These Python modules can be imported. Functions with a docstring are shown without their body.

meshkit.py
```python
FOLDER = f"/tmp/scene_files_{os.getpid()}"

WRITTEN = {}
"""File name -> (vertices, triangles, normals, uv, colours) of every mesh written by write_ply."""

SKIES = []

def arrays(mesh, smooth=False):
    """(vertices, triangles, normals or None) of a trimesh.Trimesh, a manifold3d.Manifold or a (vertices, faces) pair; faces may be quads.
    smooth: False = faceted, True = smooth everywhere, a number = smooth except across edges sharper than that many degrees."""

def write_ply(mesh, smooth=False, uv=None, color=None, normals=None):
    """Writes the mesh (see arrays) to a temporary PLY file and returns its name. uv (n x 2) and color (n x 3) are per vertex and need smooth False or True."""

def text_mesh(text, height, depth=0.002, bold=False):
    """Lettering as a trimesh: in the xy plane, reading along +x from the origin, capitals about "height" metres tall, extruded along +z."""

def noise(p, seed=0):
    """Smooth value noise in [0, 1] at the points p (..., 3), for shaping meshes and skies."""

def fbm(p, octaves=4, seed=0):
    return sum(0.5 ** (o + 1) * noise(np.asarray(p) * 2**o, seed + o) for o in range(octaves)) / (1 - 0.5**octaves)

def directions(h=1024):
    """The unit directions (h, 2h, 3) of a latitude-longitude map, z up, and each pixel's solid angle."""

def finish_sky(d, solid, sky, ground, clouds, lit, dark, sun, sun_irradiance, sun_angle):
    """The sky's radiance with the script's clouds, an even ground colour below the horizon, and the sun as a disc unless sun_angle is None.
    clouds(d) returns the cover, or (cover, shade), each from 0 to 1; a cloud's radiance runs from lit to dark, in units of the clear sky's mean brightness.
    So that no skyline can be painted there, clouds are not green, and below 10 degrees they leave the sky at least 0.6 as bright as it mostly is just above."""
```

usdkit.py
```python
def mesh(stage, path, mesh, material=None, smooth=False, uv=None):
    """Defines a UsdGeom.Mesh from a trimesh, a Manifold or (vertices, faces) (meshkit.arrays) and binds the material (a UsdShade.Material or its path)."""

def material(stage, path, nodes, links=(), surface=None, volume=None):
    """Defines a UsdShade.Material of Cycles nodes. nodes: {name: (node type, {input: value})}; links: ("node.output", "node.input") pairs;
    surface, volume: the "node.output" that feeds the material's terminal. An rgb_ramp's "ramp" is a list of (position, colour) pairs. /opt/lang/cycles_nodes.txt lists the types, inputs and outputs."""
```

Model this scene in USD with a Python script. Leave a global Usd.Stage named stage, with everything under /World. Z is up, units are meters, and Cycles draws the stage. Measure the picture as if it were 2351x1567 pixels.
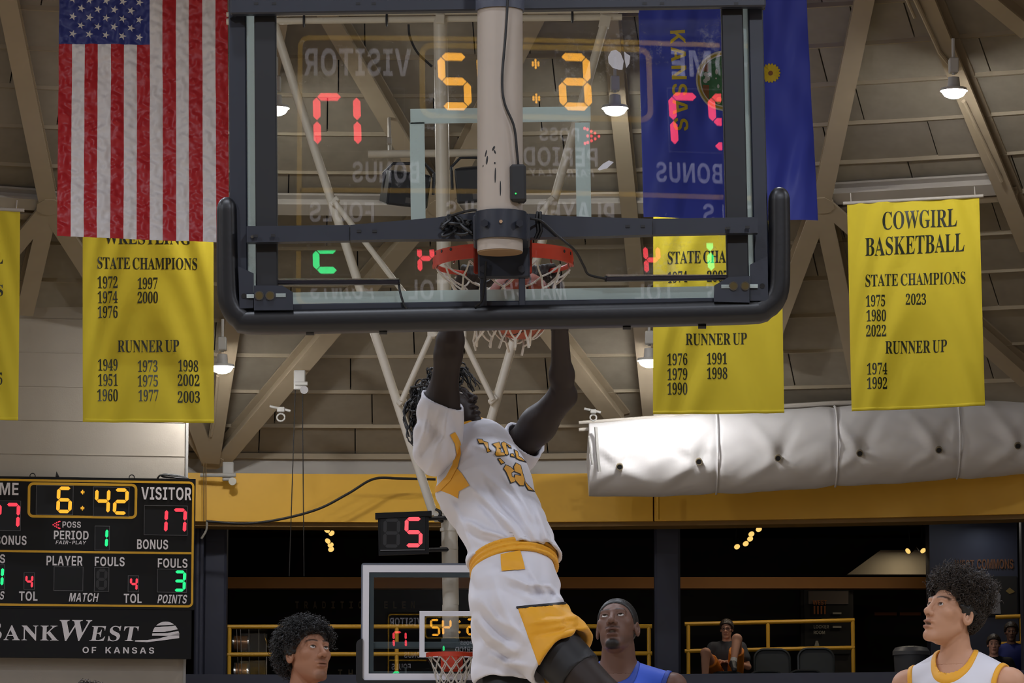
import math, random
import numpy as np, trimesh, usdkit, meshkit
from pxr import Usd, UsdGeom, UsdLux, UsdShade, Gf, Sdf, Vt
from shapely.geometry import Polygon, MultiPolygon, box as sbox, LineString, Point
from shapely import affinity, union_all
from scipy.spatial import cKDTree

stage = Usd.Stage.CreateInMemory()
UsdGeom.SetStageUpAxis(stage, 'Z'); UsdGeom.SetStageMetersPerUnit(stage, 1.0)
W = UsdGeom.Xform.Define(stage, '/World'); stage.SetDefaultPrim(W.GetPrim())
# ---------------------------------------------------------------- camera, lights, exposure
F, CX, CY, HZ = 9000.0, 1175.5, 783.5, 1964.0          # focal length in pixels of the 2351 x 1567 frame; row of the horizon
CAM = np.array([0.0, 0.0, 1.03]); PT = math.atan((HZ - CY) / F)
cam = UsdGeom.Camera.Define(stage, '/World/camera')
cam.CreateHorizontalApertureAttr(36.0); cam.CreateVerticalApertureAttr(36.0 * 1567 / 2351); cam.CreateFocalLengthAttr(36.0 * F / 2351)
cam.CreateClippingRangeAttr(Gf.Vec2f(0.1, 500)); cam.CreateExposureAttr(0.0); cam.CreateFStopAttr(0.0)
cam.AddTranslateOp().Set(Gf.Vec3d(*CAM)); cam.AddRotateXOp().Set(90 + math.degrees(PT))
KEY = 134.0
def disk_light(name, at, r, power, col):
    l = UsdLux.DiskLight.Define(stage, '/World/' + name); l.CreateRadiusAttr(r); l.CreateIntensityAttr(power); l.CreateColorAttr(Gf.Vec3f(*col))
    l.CreateNormalizeAttr(False); l.AddTranslateOp().Set(Gf.Vec3d(*at))
_n = 0
# the hall's high-bay lamps above the frame, facing down: rings on the roof lattice (radius, height, azimuths from straight ahead, power)
for _r, _z, _az, _k in ((15.5, 8.9, (125, 150, 180, 210, 240, 270, 298), 1.15), (7.5, 11.0, (160, 200, 240, 280, 325), 1.9), (20.6, 7.6, (148, 172, 194, 216), 2.4)):
    for _a in _az:
        disk_light('high_bay_light_%03d' % _n, (-1.2 + _r * math.sin(math.radians(_a)), 26.2 + _r * math.cos(math.radians(_a)), _z), 0.34, KEY * _k, (0.90, 0.965, 1.10)); _n += 1

# ---------------------------------------------------------------- small helpers
def lin(c):
    c = np.asarray(c, float) / 255.0
    return np.where(c <= 0.04045, c / 12.92, ((c + 0.055) / 1.055) ** 2.4)
def P(px, py, Y):
    """The point at depth y = Y seen at a pixel of the frame."""
    a, v = (px - CX) / F, (CY - py) / F
    d = np.array([a, math.cos(PT) - math.sin(PT) * v, math.sin(PT) + math.cos(PT) * v])
    return CAM + d * (Y / d[1])
def ray(px, py):
    px, py = np.asarray(px, float), np.asarray(py, float); v = (CY - py) / F
    d = np.stack([(px - CX) / F, math.cos(PT) - math.sin(PT) * v, math.sin(PT) + math.cos(PT) * v], -1)
    return d / np.linalg.norm(d, axis=-1, keepdims=True)
def project(p):
    q = np.asarray(p, float) - CAM; c, s = math.cos(PT), math.sin(PT)
    dep = q[..., 1] * c + q[..., 2] * s; up = -q[..., 1] * s + q[..., 2] * c
    return np.stack([CX + F * q[..., 0] / dep, CY - F * up / dep], -1)
MPP = lambda Y: Y / F                                   # metres per pixel at depth Y (near enough)
def unit(v): v = np.asarray(v, float); return v / (np.linalg.norm(v) + 1e-12)
def tm(v, f): return trimesh.Trimesh(np.asarray(v, float), np.asarray(f, int), process=False)
def cat(ms): return ms[0] if len(ms) == 1 else trimesh.util.concatenate(ms)
def box(lo, hi, b=0.0):
    lo, hi = np.minimum(lo, hi).astype(float), np.maximum(lo, hi).astype(float)
    if b <= 0:
        m = trimesh.creation.box(hi - lo); m.apply_translation((lo + hi) / 2); return m
    b = min(b, 0.45 * (hi - lo).min()); pts = []
    for i in range(8):
        c = [hi[k] if i >> k & 1 else lo[k] for k in range(3)]; s = [-1 if i >> k & 1 else 1 for k in range(3)]
        for k in range(3):
            q = [c[j] + (0 if j == k else s[j] * b) for j in range(3)]; pts.append(q)
    return trimesh.convex.convex_hull(np.array(pts))
def frame_of(a, b, up=(0, 0, 1)):
    t = unit(np.subtract(b, a)); s = np.cross(t, up)
    s = unit(s if np.linalg.norm(s) > 1e-6 else np.cross(t, (1, 0, 0))); return t, s, np.cross(s, t)
def bar(a, b, w, h, up=(0, 0, 1), bev=0.0):
    a, b = np.asarray(a, float), np.asarray(b, float); t, s, u = frame_of(a, b, up); L = np.linalg.norm(b - a)
    m = box((-w / 2, 0, -h / 2), (w / 2, L, h / 2), bev); M = np.eye(4); M[:3, 0], M[:3, 1], M[:3, 2], M[:3, 3] = s, t, u, a
    m.apply_transform(M); return m
def tube(pts, r, sides=8, cap=True):
    p = np.asarray(pts, float); n = len(p); r = np.broadcast_to(np.asarray(r, float), (n,))
    t = np.gradient(p, axis=0); t /= np.linalg.norm(t, axis=1, keepdims=True) + 1e-12
    a = np.zeros_like(p); ref = np.array([0, 0, 1.0]) if abs(t[0, 2]) < 0.9 else np.array([1.0, 0, 0])
    for i in range(n):
        ref = ref - t[i] * (ref @ t[i]); ref = unit(ref); a[i] = ref
    b = np.cross(t, a); g = np.arange(sides) * 2 * np.pi / sides
    v = (p[:, None] + r[:, None, None] * (np.cos(g)[None, :, None] * a[:, None] + np.sin(g)[None, :, None] * b[:, None])).reshape(-1, 3)
    i, j = np.meshgrid(np.arange(n - 1), np.arange(sides), indexing='ij'); k = (j + 1) % sides
    A, B, C, D = i * sides + j, i * sides + k, (i + 1) * sides + k, (i + 1) * sides + j
    f = np.concatenate([np.stack([A, B, C], -1).reshape(-1, 3), np.stack([A, C, D], -1).reshape(-1, 3)])
    if cap:
        v = np.vstack([v, p[0], p[-1]]); c0, c1 = n * sides, n * sides + 1; q = np.arange(sides); q1 = (q + 1) % sides
        f = np.vstack([f, np.stack([np.full(sides, c0), q1, q], 1), np.stack([np.full(sides, c1), (n - 1) * sides + q, (n - 1) * sides + q1], 1)])
    return tm(v, f)
def rod(a, b, r, sides=12): return tube([a, b], r, sides)
def spline(pts, n=24):
    p = np.asarray(pts, float); m = len(p)
    if m < 3: return np.array([p[0] + (p[-1] - p[0]) * t for t in np.linspace(0, 1, n)])
    q = np.vstack([2 * p[0] - p[1], p, 2 * p[-1] - p[-2]]); out = []
    for t in np.linspace(0, m - 1 - 1e-9, n):
        i = int(t); u = t - i; a, b, c, d = q[i:i + 4]
        out.append(0.5 * ((2 * b) + (c - a) * u + (2 * a - 5 * b + 4 * c - d) * u * u + (3 * b - a - 3 * c + d) * u ** 3))
    return np.array(out)
def lathe(prof, center=(0, 0, 0), sides=24, axis='z'):
    prof = np.asarray(prof, float); n = len(prof); g = np.arange(sides) * 2 * np.pi / sides
    v = np.stack([prof[:, None, 0] * np.cos(g), prof[:, None, 0] * np.sin(g), np.broadcast_to(prof[:, None, 1], (n, sides))], -1).reshape(-1, 3)
    f = []
    for i in range(n - 1):
        for j in range(sides):
            k = (j + 1) % sides; f += [(i * sides + j, i * sides + k, (i + 1) * sides + k), (i * sides + j, (i + 1) * sides + k, (i + 1) * sides + j)]
    m = tm(v, f)
    if axis == 'y': m.apply_transform(trimesh.transformations.rotation_matrix(np.pi / 2, [1, 0, 0]))
    m.apply_translation(center); return m
def sph(c, r, sub=2):
    m = trimesh.creation.icosphere(sub, 1.0); m.apply_scale(r) if np.ndim(r) == 0 else m.apply_transform(np.diag([*r, 1.0])); m.apply_translation(c); return m
def tri2(poly):
    vs, fs, n = [], [], 0
    for g in getattr(poly, 'geoms', [poly]):
        if g.is_empty or g.geom_type != 'Polygon' or g.area < 1e-12: continue
        v, f = trimesh.creation.triangulate_polygon(g, engine='earcut'); vs.append(v[:, :2]); fs.append(f + n); n += len(v)
    return (np.vstack(vs), np.vstack(fs)) if vs else (np.zeros((0, 2)), np.zeros((0, 3), int))
def extrude(poly, O, ex, ey, d0, d1, en=None):
    """A flat polygon in the plane (O, ex, ey) given thickness from d0 to d1 along the normal."""
    ex, ey = np.asarray(ex, float), np.asarray(ey, float); en = np.cross(ex, ey) if en is None else np.asarray(en, float)
    ms = []
    for g in getattr(poly, 'geoms', [poly]):
        if g.is_empty or g.geom_type != 'Polygon': continue
        m = trimesh.creation.extrude_polygon(g, d1 - d0, engine='earcut'); v = np.array(m.vertices)
        f = np.array(m.faces)
        if np.dot(np.cross(ex, ey), en) < 0: f = f[:, ::-1]
        ms.append(tm(np.asarray(O) + v[:, :1] * ex + v[:, 1:2] * ey + (v[:, 2:] + d0) * en, f))
    return cat(ms)
def rrect(x0, y0, x1, y1, r):
    x0, x1, y0, y1 = min(x0, x1), max(x0, x1), min(y0, y1), max(y0, y1)
    return sbox(x0 + r, y0 + r, x1 - r, y1 - r).buffer(r, quad_segs=6)

# ---------------------------------------------------------------- names, things, parts
used = {}
def numbered(parent, name):
    k = (parent, name); n = used.get(k, 0); used[k] = n + 1
    return name if n == 0 else '%s_%03d' % (name, n)
class H:
    def __init__(s, path, origin): s.path, s.o = path, np.asarray(origin, float)
def custom(prim, label=None, cat=None, group=None, kind=None):
    for k, v in (('label', label), ('category', cat), ('group', group), ('kind', kind)):
        if v: prim.SetCustomDataByKey(k, v)
def thing(name, label=None, cat=None, at=(0, 0, 0), group=None, kind=None):
    p = '/World/' + numbered('/World', name); x = UsdGeom.Xform.Define(stage, p); x.AddTranslateOp().Set(Gf.Vec3d(*map(float, at)))
    custom(x.GetPrim(), label, cat, group, kind); return H(p, at)
def _mesh(path, m, mat, smooth, tint=None):
    v, f = (np.array(m.vertices), np.array(m.faces))
    if tint is not None: smooth = True
    pr = usdkit.mesh(stage, path, (v, f), mat, smooth)
    if tint is not None:
        UsdGeom.PrimvarsAPI(pr).CreatePrimvar('tint', Sdf.ValueTypeNames.Color3fArray, 'vertex').Set(Vt.Vec3fArray.FromNumpy(np.asarray(tint, np.float32)))
    return pr.GetPrim()
def part(h, name, m, mat, smooth=30, label=None, kind=None, tint=None):
    p = h.path + '/' + numbered(h.path, name); m = m.copy(); m.apply_translation(-h.o)
    custom(_mesh(p, m, mat, smooth, tint), label, kind=kind); return H(p, h.o)
def solo(name, m, mat, label=None, cat=None, group=None, kind=None, smooth=30):
    p = '/World/' + numbered('/World', name); custom(_mesh(p, m, mat, smooth), label, cat, group, kind); return H(p, (0, 0, 0))
def copy_of(h, at, label, rotz=0.0, group=None, scale=None):
    base = h.path.rsplit('/', 1)[1]; src = stage.GetPrimAtPath(h.path); was = src.GetCustomData()
    x = UsdGeom.Xform.Define(stage, '/World/' + numbered('/World', base)); x.AddTranslateOp().Set(Gf.Vec3d(*map(float, at)))
    pr = x.GetPrim(); pr.GetReferences().AddInternalReference(h.path); pr.SetInstanceable(True)
    if rotz: x.AddRotateZOp().Set(rotz)
    custom(pr, label, was.get('category'), group or was.get('group'), was.get('kind')); return H(str(pr.GetPath()), at)

# ---------------------------------------------------------------- materials
LK = '/World/Looks/'
UsdGeom.Scope.Define(stage, '/World/Looks')
def mat(name, col, rough=0.5, metal=0.0, spec=0.5, var=0.0, vscale=8.0, bump=0.0, bscale=120.0, bdist=0.004, srgb=True, stretch=None, **kw):
    c = lin(col) if srgb else np.asarray(col, float)
    n = {'p': ('principled_bsdf', dict(roughness=rough, metallic=metal, specular_ior_level=spec, base_color=tuple(c), **kw))}; l = []
    if var or bump:
        n['tc'] = ('texture_coordinate', {}); n['mp'] = ('mapping', {'scale': stretch or (1, 1, 1)}); l.append(('tc.object', 'mp.vector'))
    if var:
        n['no'] = ('noise_texture', {'scale': vscale, 'detail': 4.0, 'roughness': 0.6}); l.append(('mp.vector', 'no.vector'))
        n['rp'] = ('rgb_ramp', {'ramp': [(0.25, tuple(c * (1 - var))), (0.75, tuple(np.minimum(c * (1 + var), 1)))]}); l += [('no.fac', 'rp.fac'), ('rp.color', 'p.base_color')]
    if bump:
        n['nb'] = ('noise_texture', {'scale': bscale, 'detail': 3.0}); n['bp'] = ('bump', {'strength': bump, 'distance': bdist})
        l += [('mp.vector', 'nb.vector'), ('nb.fac', 'bp.height'), ('bp.normal', 'p.normal')]
    return usdkit.material(stage, LK + name, n, l, surface='p.BSDF')
def emit(name, col, strength, srgb=False):
    c = lin(col) if srgb else col
    return usdkit.material(stage, LK + name, {'e': ('emission', {'color': tuple(map(float, c)), 'strength': float(strength)})}, [], surface='e.emission')
def tinted(name, rough=0.5, spec=0.4, bump=0.0, bscale=200.0, bdist=0.002, **kw):
    n = {'a': ('attribute', {'attribute': 'tint'}), 'p': ('principled_bsdf', dict(roughness=rough, specular_ior_level=spec, **kw))}; l = [('a.color', 'p.base_color')]
    if bump:
        n['tc'] = ('texture_coordinate', {}); n['nb'] = ('noise_texture', {'scale': bscale, 'detail': 3.0}); n['bp'] = ('bump', {'strength': bump, 'distance': bdist})
        l += [('tc.object', 'nb.vector'), ('nb.fac', 'bp.height'), ('bp.normal', 'p.normal')]
    return usdkit.material(stage, LK + name, n, l, surface='p.BSDF')
def pane(name, ior=1.5, tintc=(1, 1, 1), dust=0.0):
    n = {'t': ('transparent_bsdf', {'color': tintc}), 'g': ('glossy_bsdf', {'color': (1, 1, 1), 'roughness': 0.0}), 'f': ('fresnel', {'IOR': ior}), 'm': ('mix_closure', {})}
    l = [('f.fac', 'm.fac'), ('t.BSDF', 'm.closure1'), ('g.BSDF', 'm.closure2')]; top = 'm.closure'
    if dust:
        n.update(tc=('texture_coordinate', {}), no=('noise_texture', {'scale': 34.0, 'detail': 6.0, 'roughness': 0.75}), n2=('noise_texture', {'scale': 3.0, 'detail': 3.0}),
                 mu=('math', {'math_type': 'multiply'}), rp=('rgb_ramp', {'ramp': [(0.0, (0, 0, 0)), (0.33, (0, 0, 0)), (0.40, (dust,) * 3), (1.0, (dust,) * 3)]}),
                 bw=('rgb_to_bw', {}), d=('diffuse_bsdf', {'color': (0.8, 0.8, 0.82)}), m2=('mix_closure', {}))
        l += [('tc.object', 'no.vector'), ('tc.object', 'n2.vector'), ('no.fac', 'mu.value1'), ('n2.fac', 'mu.value2'), ('mu.value', 'rp.fac'), ('rp.color', 'bw.color'),
              ('bw.val', 'm2.fac'), ('m.closure', 'm2.closure1'), ('d.BSDF', 'm2.closure2')]; top = 'm2.closure'
    return usdkit.material(stage, LK + name, n, l, surface=top)
# ---------------------------------------------------------------- lettering: outlines drawn on a 100-unit capital height
SERIF = {
    'W': '134|-3,96 -3,100 40,100 39,96 35,96 32,94 31,92 31,87 49,35 66,77 62,89 60,93 57,95 51,96 50,100 97,100 96,96 91,96 88,94 86,89 104,38 121,88 119,94 116,96 111,96 111,100 137,100 137,96 133,95 131,93 127,85 98,-2 94,-2 69,67 42,-2 37,-2 7,88 2,95',
    'R': '104|3,0 3,4 11,5 14,7 16,13 16,87 15,90 13,94 9,96 4,96 4,100 61,100 76,96 85,91 89,86 91,80 92,69 90,65 88,60 85,56 76,51 70,49 70,48 97,8 100,5 106,4 106,0 74,0 44,46 40,46 40,13 41,9 44,6 53,4 53,0;40,86 40,52 51,52 58,54 64,60 66,68 66,80 64,88 60,92 57,93 51,95 47,95 43,94 41,92',
    'E': '97|3,0 3,4 10,4 14,7 16,10 17,15 16,87 15,91 13,94 9,96 4,96 4,100 88,100 87,70 84,70 82,80 79,85 75,89 71,91 58,94 45,94 43,94 41,92 40,89 40,54 49,55 56,58 61,66 63,76 67,76 67,26 63,26 61,38 57,44 50,48 40,49 40,12 42,8 46,6 58,6 70,9 78,13 82,17 87,24 90,31 94,31 89,0',
    'S': '86|10,35 14,34 17,24 20,16 24,11 29,7 37,4 46,3 54,6 58,9 60,13 61,17 61,22 59,27 54,33 28,46 17,55 14,59 11,66 11,80 13,85 18,93 23,98 30,101 39,103 46,102 64,98 67,98 69,99 70,103 75,103 75,70 71,70 66,82 62,88 54,94 48,97 41,98 33,96 28,91 26,85 27,79 29,76 33,72 38,68 63,56 68,53 75,45 79,36 79,26 77,17 73,10 65,3 52,-1 47,-2 35,-2 21,2 17,3 14,1 14,-2 10,-2',
    'T': '93|2,100 90,100 90,70 86,70 86,74 84,81 81,86 77,90 72,93 67,94 58,95 58,14 59,9 61,6 65,4 72,4 72,0 20,0 20,4 25,4 30,6 32,8 34,13 34,95 30,95 24,94 15,90 12,85 9,80 6,70 3,70',
    'L': '94|3,0 3,4 11,5 14,7 16,13 16,87 15,92 12,94 9,96 4,96 4,100 55,100 55,96 48,96 44,94 42,92 40,88 40,17 41,11 43,7 50,6 61,7 70,9 77,13 82,19 87,27 90,34 94,34 88,0',
    'I': '57|3,4 12,6 15,9 16,12 17,87 16,91 14,94 9,96 3,96 3,100 54,100 54,96 46,96 43,94 40,88 40,13 41,9 43,7 46,5 54,4 54,0 3,0',
    'N': '108|4,96 4,100 35,100 86,38 86,89 84,92 82,94 73,96 73,100 106,100 105,96 100,96 96,94 95,92 93,88 93,-2 88,-2 24,76 24,13 25,8 27,6 32,4 36,4 37,0 4,0 4,4 10,4 15,7 17,13 17,85 8,95',
    'G': '111|6,48 7,64 11,76 18,86 28,94 39,100 51,102 65,102 75,99 83,96 87,96 90,98 92,102 96,102 96,68 92,68 87,78 84,83 78,90 72,94 64,97 56,97 51,96 45,93 39,86 35,76 32,59 32,42 35,24 42,12 46,8 51,4 56,3 65,3 72,6 75,10 75,13 75,31 75,34 72,38 68,39 61,40 61,44 110,44 110,40 106,40 101,38 99,34 98,6 84,1 65,-2 50,-2 41,0 34,3 23,10 18,14 13,21 8,34',
    'A': '96|-2,4 4,6 8,10 45,102 49,102 85,17 91,7 93,5 97,4 97,0 50,0 51,4 59,5 61,7 62,9 60,17 55,29 23,29 17,16 16,10 17,8 19,6 24,4 28,4 28,0 -2,0;39,69 26,35 53,36',
    'H': '115|3,0 3,4 11,5 14,7 16,13 16,87 15,90 13,94 9,96 4,96 4,100 53,100 53,96 45,95 42,93 41,90 40,84 40,56 41,55 75,56 75,84 75,90 73,93 70,95 62,96 62,100 111,100 111,96 106,96 102,94 99,87 99,13 101,8 103,6 106,4 111,4 111,0 62,0 62,4 69,5 71,6 74,10 75,17 75,48 74,49 41,49 40,48 40,17 41,11 44,6 53,4 53,0',
    'M': '139|3,0 3,4 11,5 15,8 17,15 16,89 13,94 9,96 3,96 3,100 41,100 70,32 99,100 136,100 136,97 127,94 125,92 123,87 123,13 125,7 128,5 135,4 135,0 87,0 87,4 92,4 96,6 98,8 100,12 100,86 63,0 59,0 58,2 25,82 23,83 24,11 26,7 28,6 32,4 37,4 37,0',
    'P': '92|3,0 3,4 11,5 14,7 16,13 16,87 15,90 13,94 9,96 4,96 4,100 61,100 73,97 82,92 88,83 90,74 89,63 85,57 78,51 69,47 61,45 40,45 40,17 41,11 44,6 53,4 53,0;40,51 48,51 55,52 60,56 63,62 64,68 64,77 63,83 60,90 54,94 49,95 44,94 40,91',
    'O': '115|6,48 7,62 10,70 14,79 20,86 28,93 36,98 45,101 57,103 70,101 78,99 87,94 93,89 100,81 105,73 108,64 110,54 109,42 108,35 103,24 98,16 91,9 85,5 73,0 63,-2 51,-2 43,-1 31,4 23,10 16,18 11,27 7,38;32,61 32,36 35,24 40,13 45,7 52,3 60,3 68,5 73,9 79,18 82,27 83,43 83,57 82,70 80,78 76,86 71,93 63,97 55,97 46,94 41,90 37,83 34,74',
    'U': '108|3,96 3,100 53,100 53,96 43,94 41,92 40,88 40,25 42,16 44,12 48,8 55,5 63,5 72,7 77,10 80,13 84,19 86,28 86,87 84,92 82,94 77,96 72,96 72,100 104,100 104,96 99,95 96,94 93,89 93,37 92,25 87,12 80,4 73,0 65,-2 46,-3 37,-1 32,1 27,4 23,8 19,16 16,27 16,88 15,91 12,94 8,96',
    'C': '103|6,44 6,60 10,72 13,79 18,85 28,94 37,99 51,102 66,101 86,96 90,98 92,102 96,102 96,68 92,68 85,82 75,92 65,97 55,97 47,95 40,89 35,79 32,66 32,41 32,35 36,21 41,13 46,9 53,6 58,5 67,6 74,7 80,10 86,15 94,23 98,20 98,18 91,10 83,4 71,-1 63,-2 45,-1 37,1 30,4 22,10 14,20 8,31',
    'Y': '94|-3,96 -3,100 45,100 45,96 37,95 34,93 34,90 55,50 74,82 76,87 77,90 75,94 72,96 65,96 65,100 97,100 97,96 90,94 85,88 59,45 59,13 60,10 61,8 64,5 72,4 72,0 22,0 22,4 29,5 32,6 34,9 35,17 35,39 7,91 3,94',
    'B': '97|3,96 3,100 56,100 72,97 78,94 82,91 86,86 87,80 87,74 85,68 83,65 77,59 65,54 76,51 83,47 87,43 91,37 92,32 91,21 88,14 83,8 74,3 62,0 4,0 4,4 9,4 12,6 15,9 16,13 16,86 14,92 12,95 7,96;40,50 41,9 43,6 49,5 58,7 62,11 64,14 66,23 65,37 62,44 60,47 55,49 45,51;40,56 45,55 53,57 59,61 61,65 63,75 62,84 59,91 54,94 44,95 42,94 41,92 40,87',
    'K': '112|4,4 13,6 15,8 16,12 17,85 15,92 11,95 4,96 4,100 53,100 53,96 44,94 41,90 41,52 73,85 76,90 76,93 75,95 69,96 64,96 64,100 107,100 107,96 102,96 97,95 86,88 60,63 101,11 106,6 109,4 114,4 114,0 62,0 62,4 69,4 72,5 73,7 73,10 44,47 40,44 41,11 43,7 45,6 49,4 53,4 53,0 4,0',
    '0': '83|5,44 5,63 7,76 11,89 18,99 23,103 30,106 43,107 56,104 61,101 66,97 72,87 76,75 77,60 77,46 76,33 73,21 69,14 63,6 55,1 45,-1 32,-1 24,2 15,10 10,18 7,30;28,40 30,22 33,13 36,10 40,8 43,8 47,10 51,15 53,25 55,43 55,63 54,78 52,88 49,94 44,97 41,97 36,96 33,92 31,86 28,66',
    '1': '83|6,87 14,90 22,93 39,106 56,106 56,13 58,10 60,8 75,8 75,0 14,0 14,8 29,8 33,11 34,13 34,90 33,90 23,79 17,76 12,76 8,79 7,82',
    '2': '83|5,15 31,42 41,54 48,66 50,79 49,89 46,94 41,98 36,98 31,96 27,91 25,82 25,72 18,73 13,74 8,77 6,82 6,90 8,95 12,100 16,103 28,106 46,107 55,105 61,102 67,97 71,90 72,79 70,72 65,62 58,54 20,17 57,17 61,19 64,22 67,31 76,31 75,0 5,0',
    '3': '83|4,15 4,20 7,24 12,27 17,28 18,18 23,13 26,10 32,9 41,10 46,12 50,16 52,21 53,29 53,34 51,40 44,46 37,49 21,50 21,59 37,60 42,62 46,67 49,75 49,84 48,89 46,94 39,98 35,98 30,96 26,89 24,75 21,75 13,77 7,81 6,85 5,89 8,96 12,100 17,103 30,107 40,107 50,106 56,104 63,101 68,96 72,89 72,79 71,76 69,70 64,65 58,60 51,56 60,53 66,50 71,45 74,40 76,34 76,26 74,19 70,12 63,5 52,0 41,-1 30,-1 19,0 11,4 6,9',
    '4': '83|2,37 44,105 64,106 64,38 80,37 80,27 64,27 65,15 66,12 68,9 72,8 78,8 78,0 27,0 27,8 37,9 39,10 42,12 43,16 43,27 2,27;13,38 13,37 43,37 43,89 42,87 35,74',
    '5': '83|6,14 6,19 7,23 11,25 18,27 19,18 24,12 31,9 38,9 43,11 48,15 50,19 52,28 52,37 51,42 48,48 44,51 35,54 27,54 15,52 9,54 14,106 69,106 70,79 62,79 60,86 56,89 24,89 21,63 21,62 35,64 49,63 62,58 69,52 73,45 75,38 74,23 69,13 62,6 54,1 44,-1 31,-1 20,0 14,3 9,7',
    '6': '83|7,42 7,60 10,75 13,83 17,90 25,99 29,102 37,106 51,107 64,105 69,102 72,99 75,92 75,87 71,82 63,79 57,79 56,91 52,97 49,98 45,98 39,95 35,91 32,84 30,77 28,65 28,60 33,62 42,65 52,65 58,63 66,59 73,53 75,48 77,40 77,25 73,14 66,5 58,1 48,-1 35,-1 24,4 17,10 12,18 9,27;27,48 29,29 33,16 40,9 44,8 48,9 51,12 54,16 56,25 56,39 53,50 49,54 45,55 41,56 36,55 30,51',
    '7': '83|7,75 7,106 77,106 77,96 37,0 24,0 63,89 21,89 17,85 15,75',
    '8': '83|4,24 5,34 8,41 15,47 25,53 14,63 11,67 8,73 8,78 8,85 10,90 13,96 18,101 24,104 35,107 51,106 59,104 65,101 69,96 72,91 73,85 73,76 71,70 66,65 54,57 68,48 73,44 76,38 78,29 78,23 76,15 72,10 65,4 54,0 45,-1 29,-1 21,2 12,7 8,12 6,16;24,24 26,17 31,10 36,7 44,7 50,10 55,15 57,21 58,28 56,33 51,39 43,44 36,47 30,43 26,37 24,29;29,78 31,73 35,68 42,63 45,62 51,68 54,74 55,83 52,92 48,97 44,98 39,98 35,97 30,91 29,86',
    '9': '83|5,67 6,79 8,88 13,96 23,104 33,107 47,106 58,102 65,96 70,88 75,75 76,60 76,48 74,35 71,26 66,16 61,8 50,1 38,-1 29,-1 23,0 17,2 13,5 10,11 9,17 11,21 16,24 17,24 22,14 25,10 29,9 33,8 38,8 41,10 45,13 49,18 52,27 54,35 55,49 54,49 47,44 40,41 30,41 23,42 17,45 10,52 7,59;27,68 28,62 30,57 33,54 35,52 38,51 46,52 49,54 53,58 55,61 55,68 53,82 50,90 45,95 41,97 37,97 31,92 29,88 27,83',
}
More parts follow.
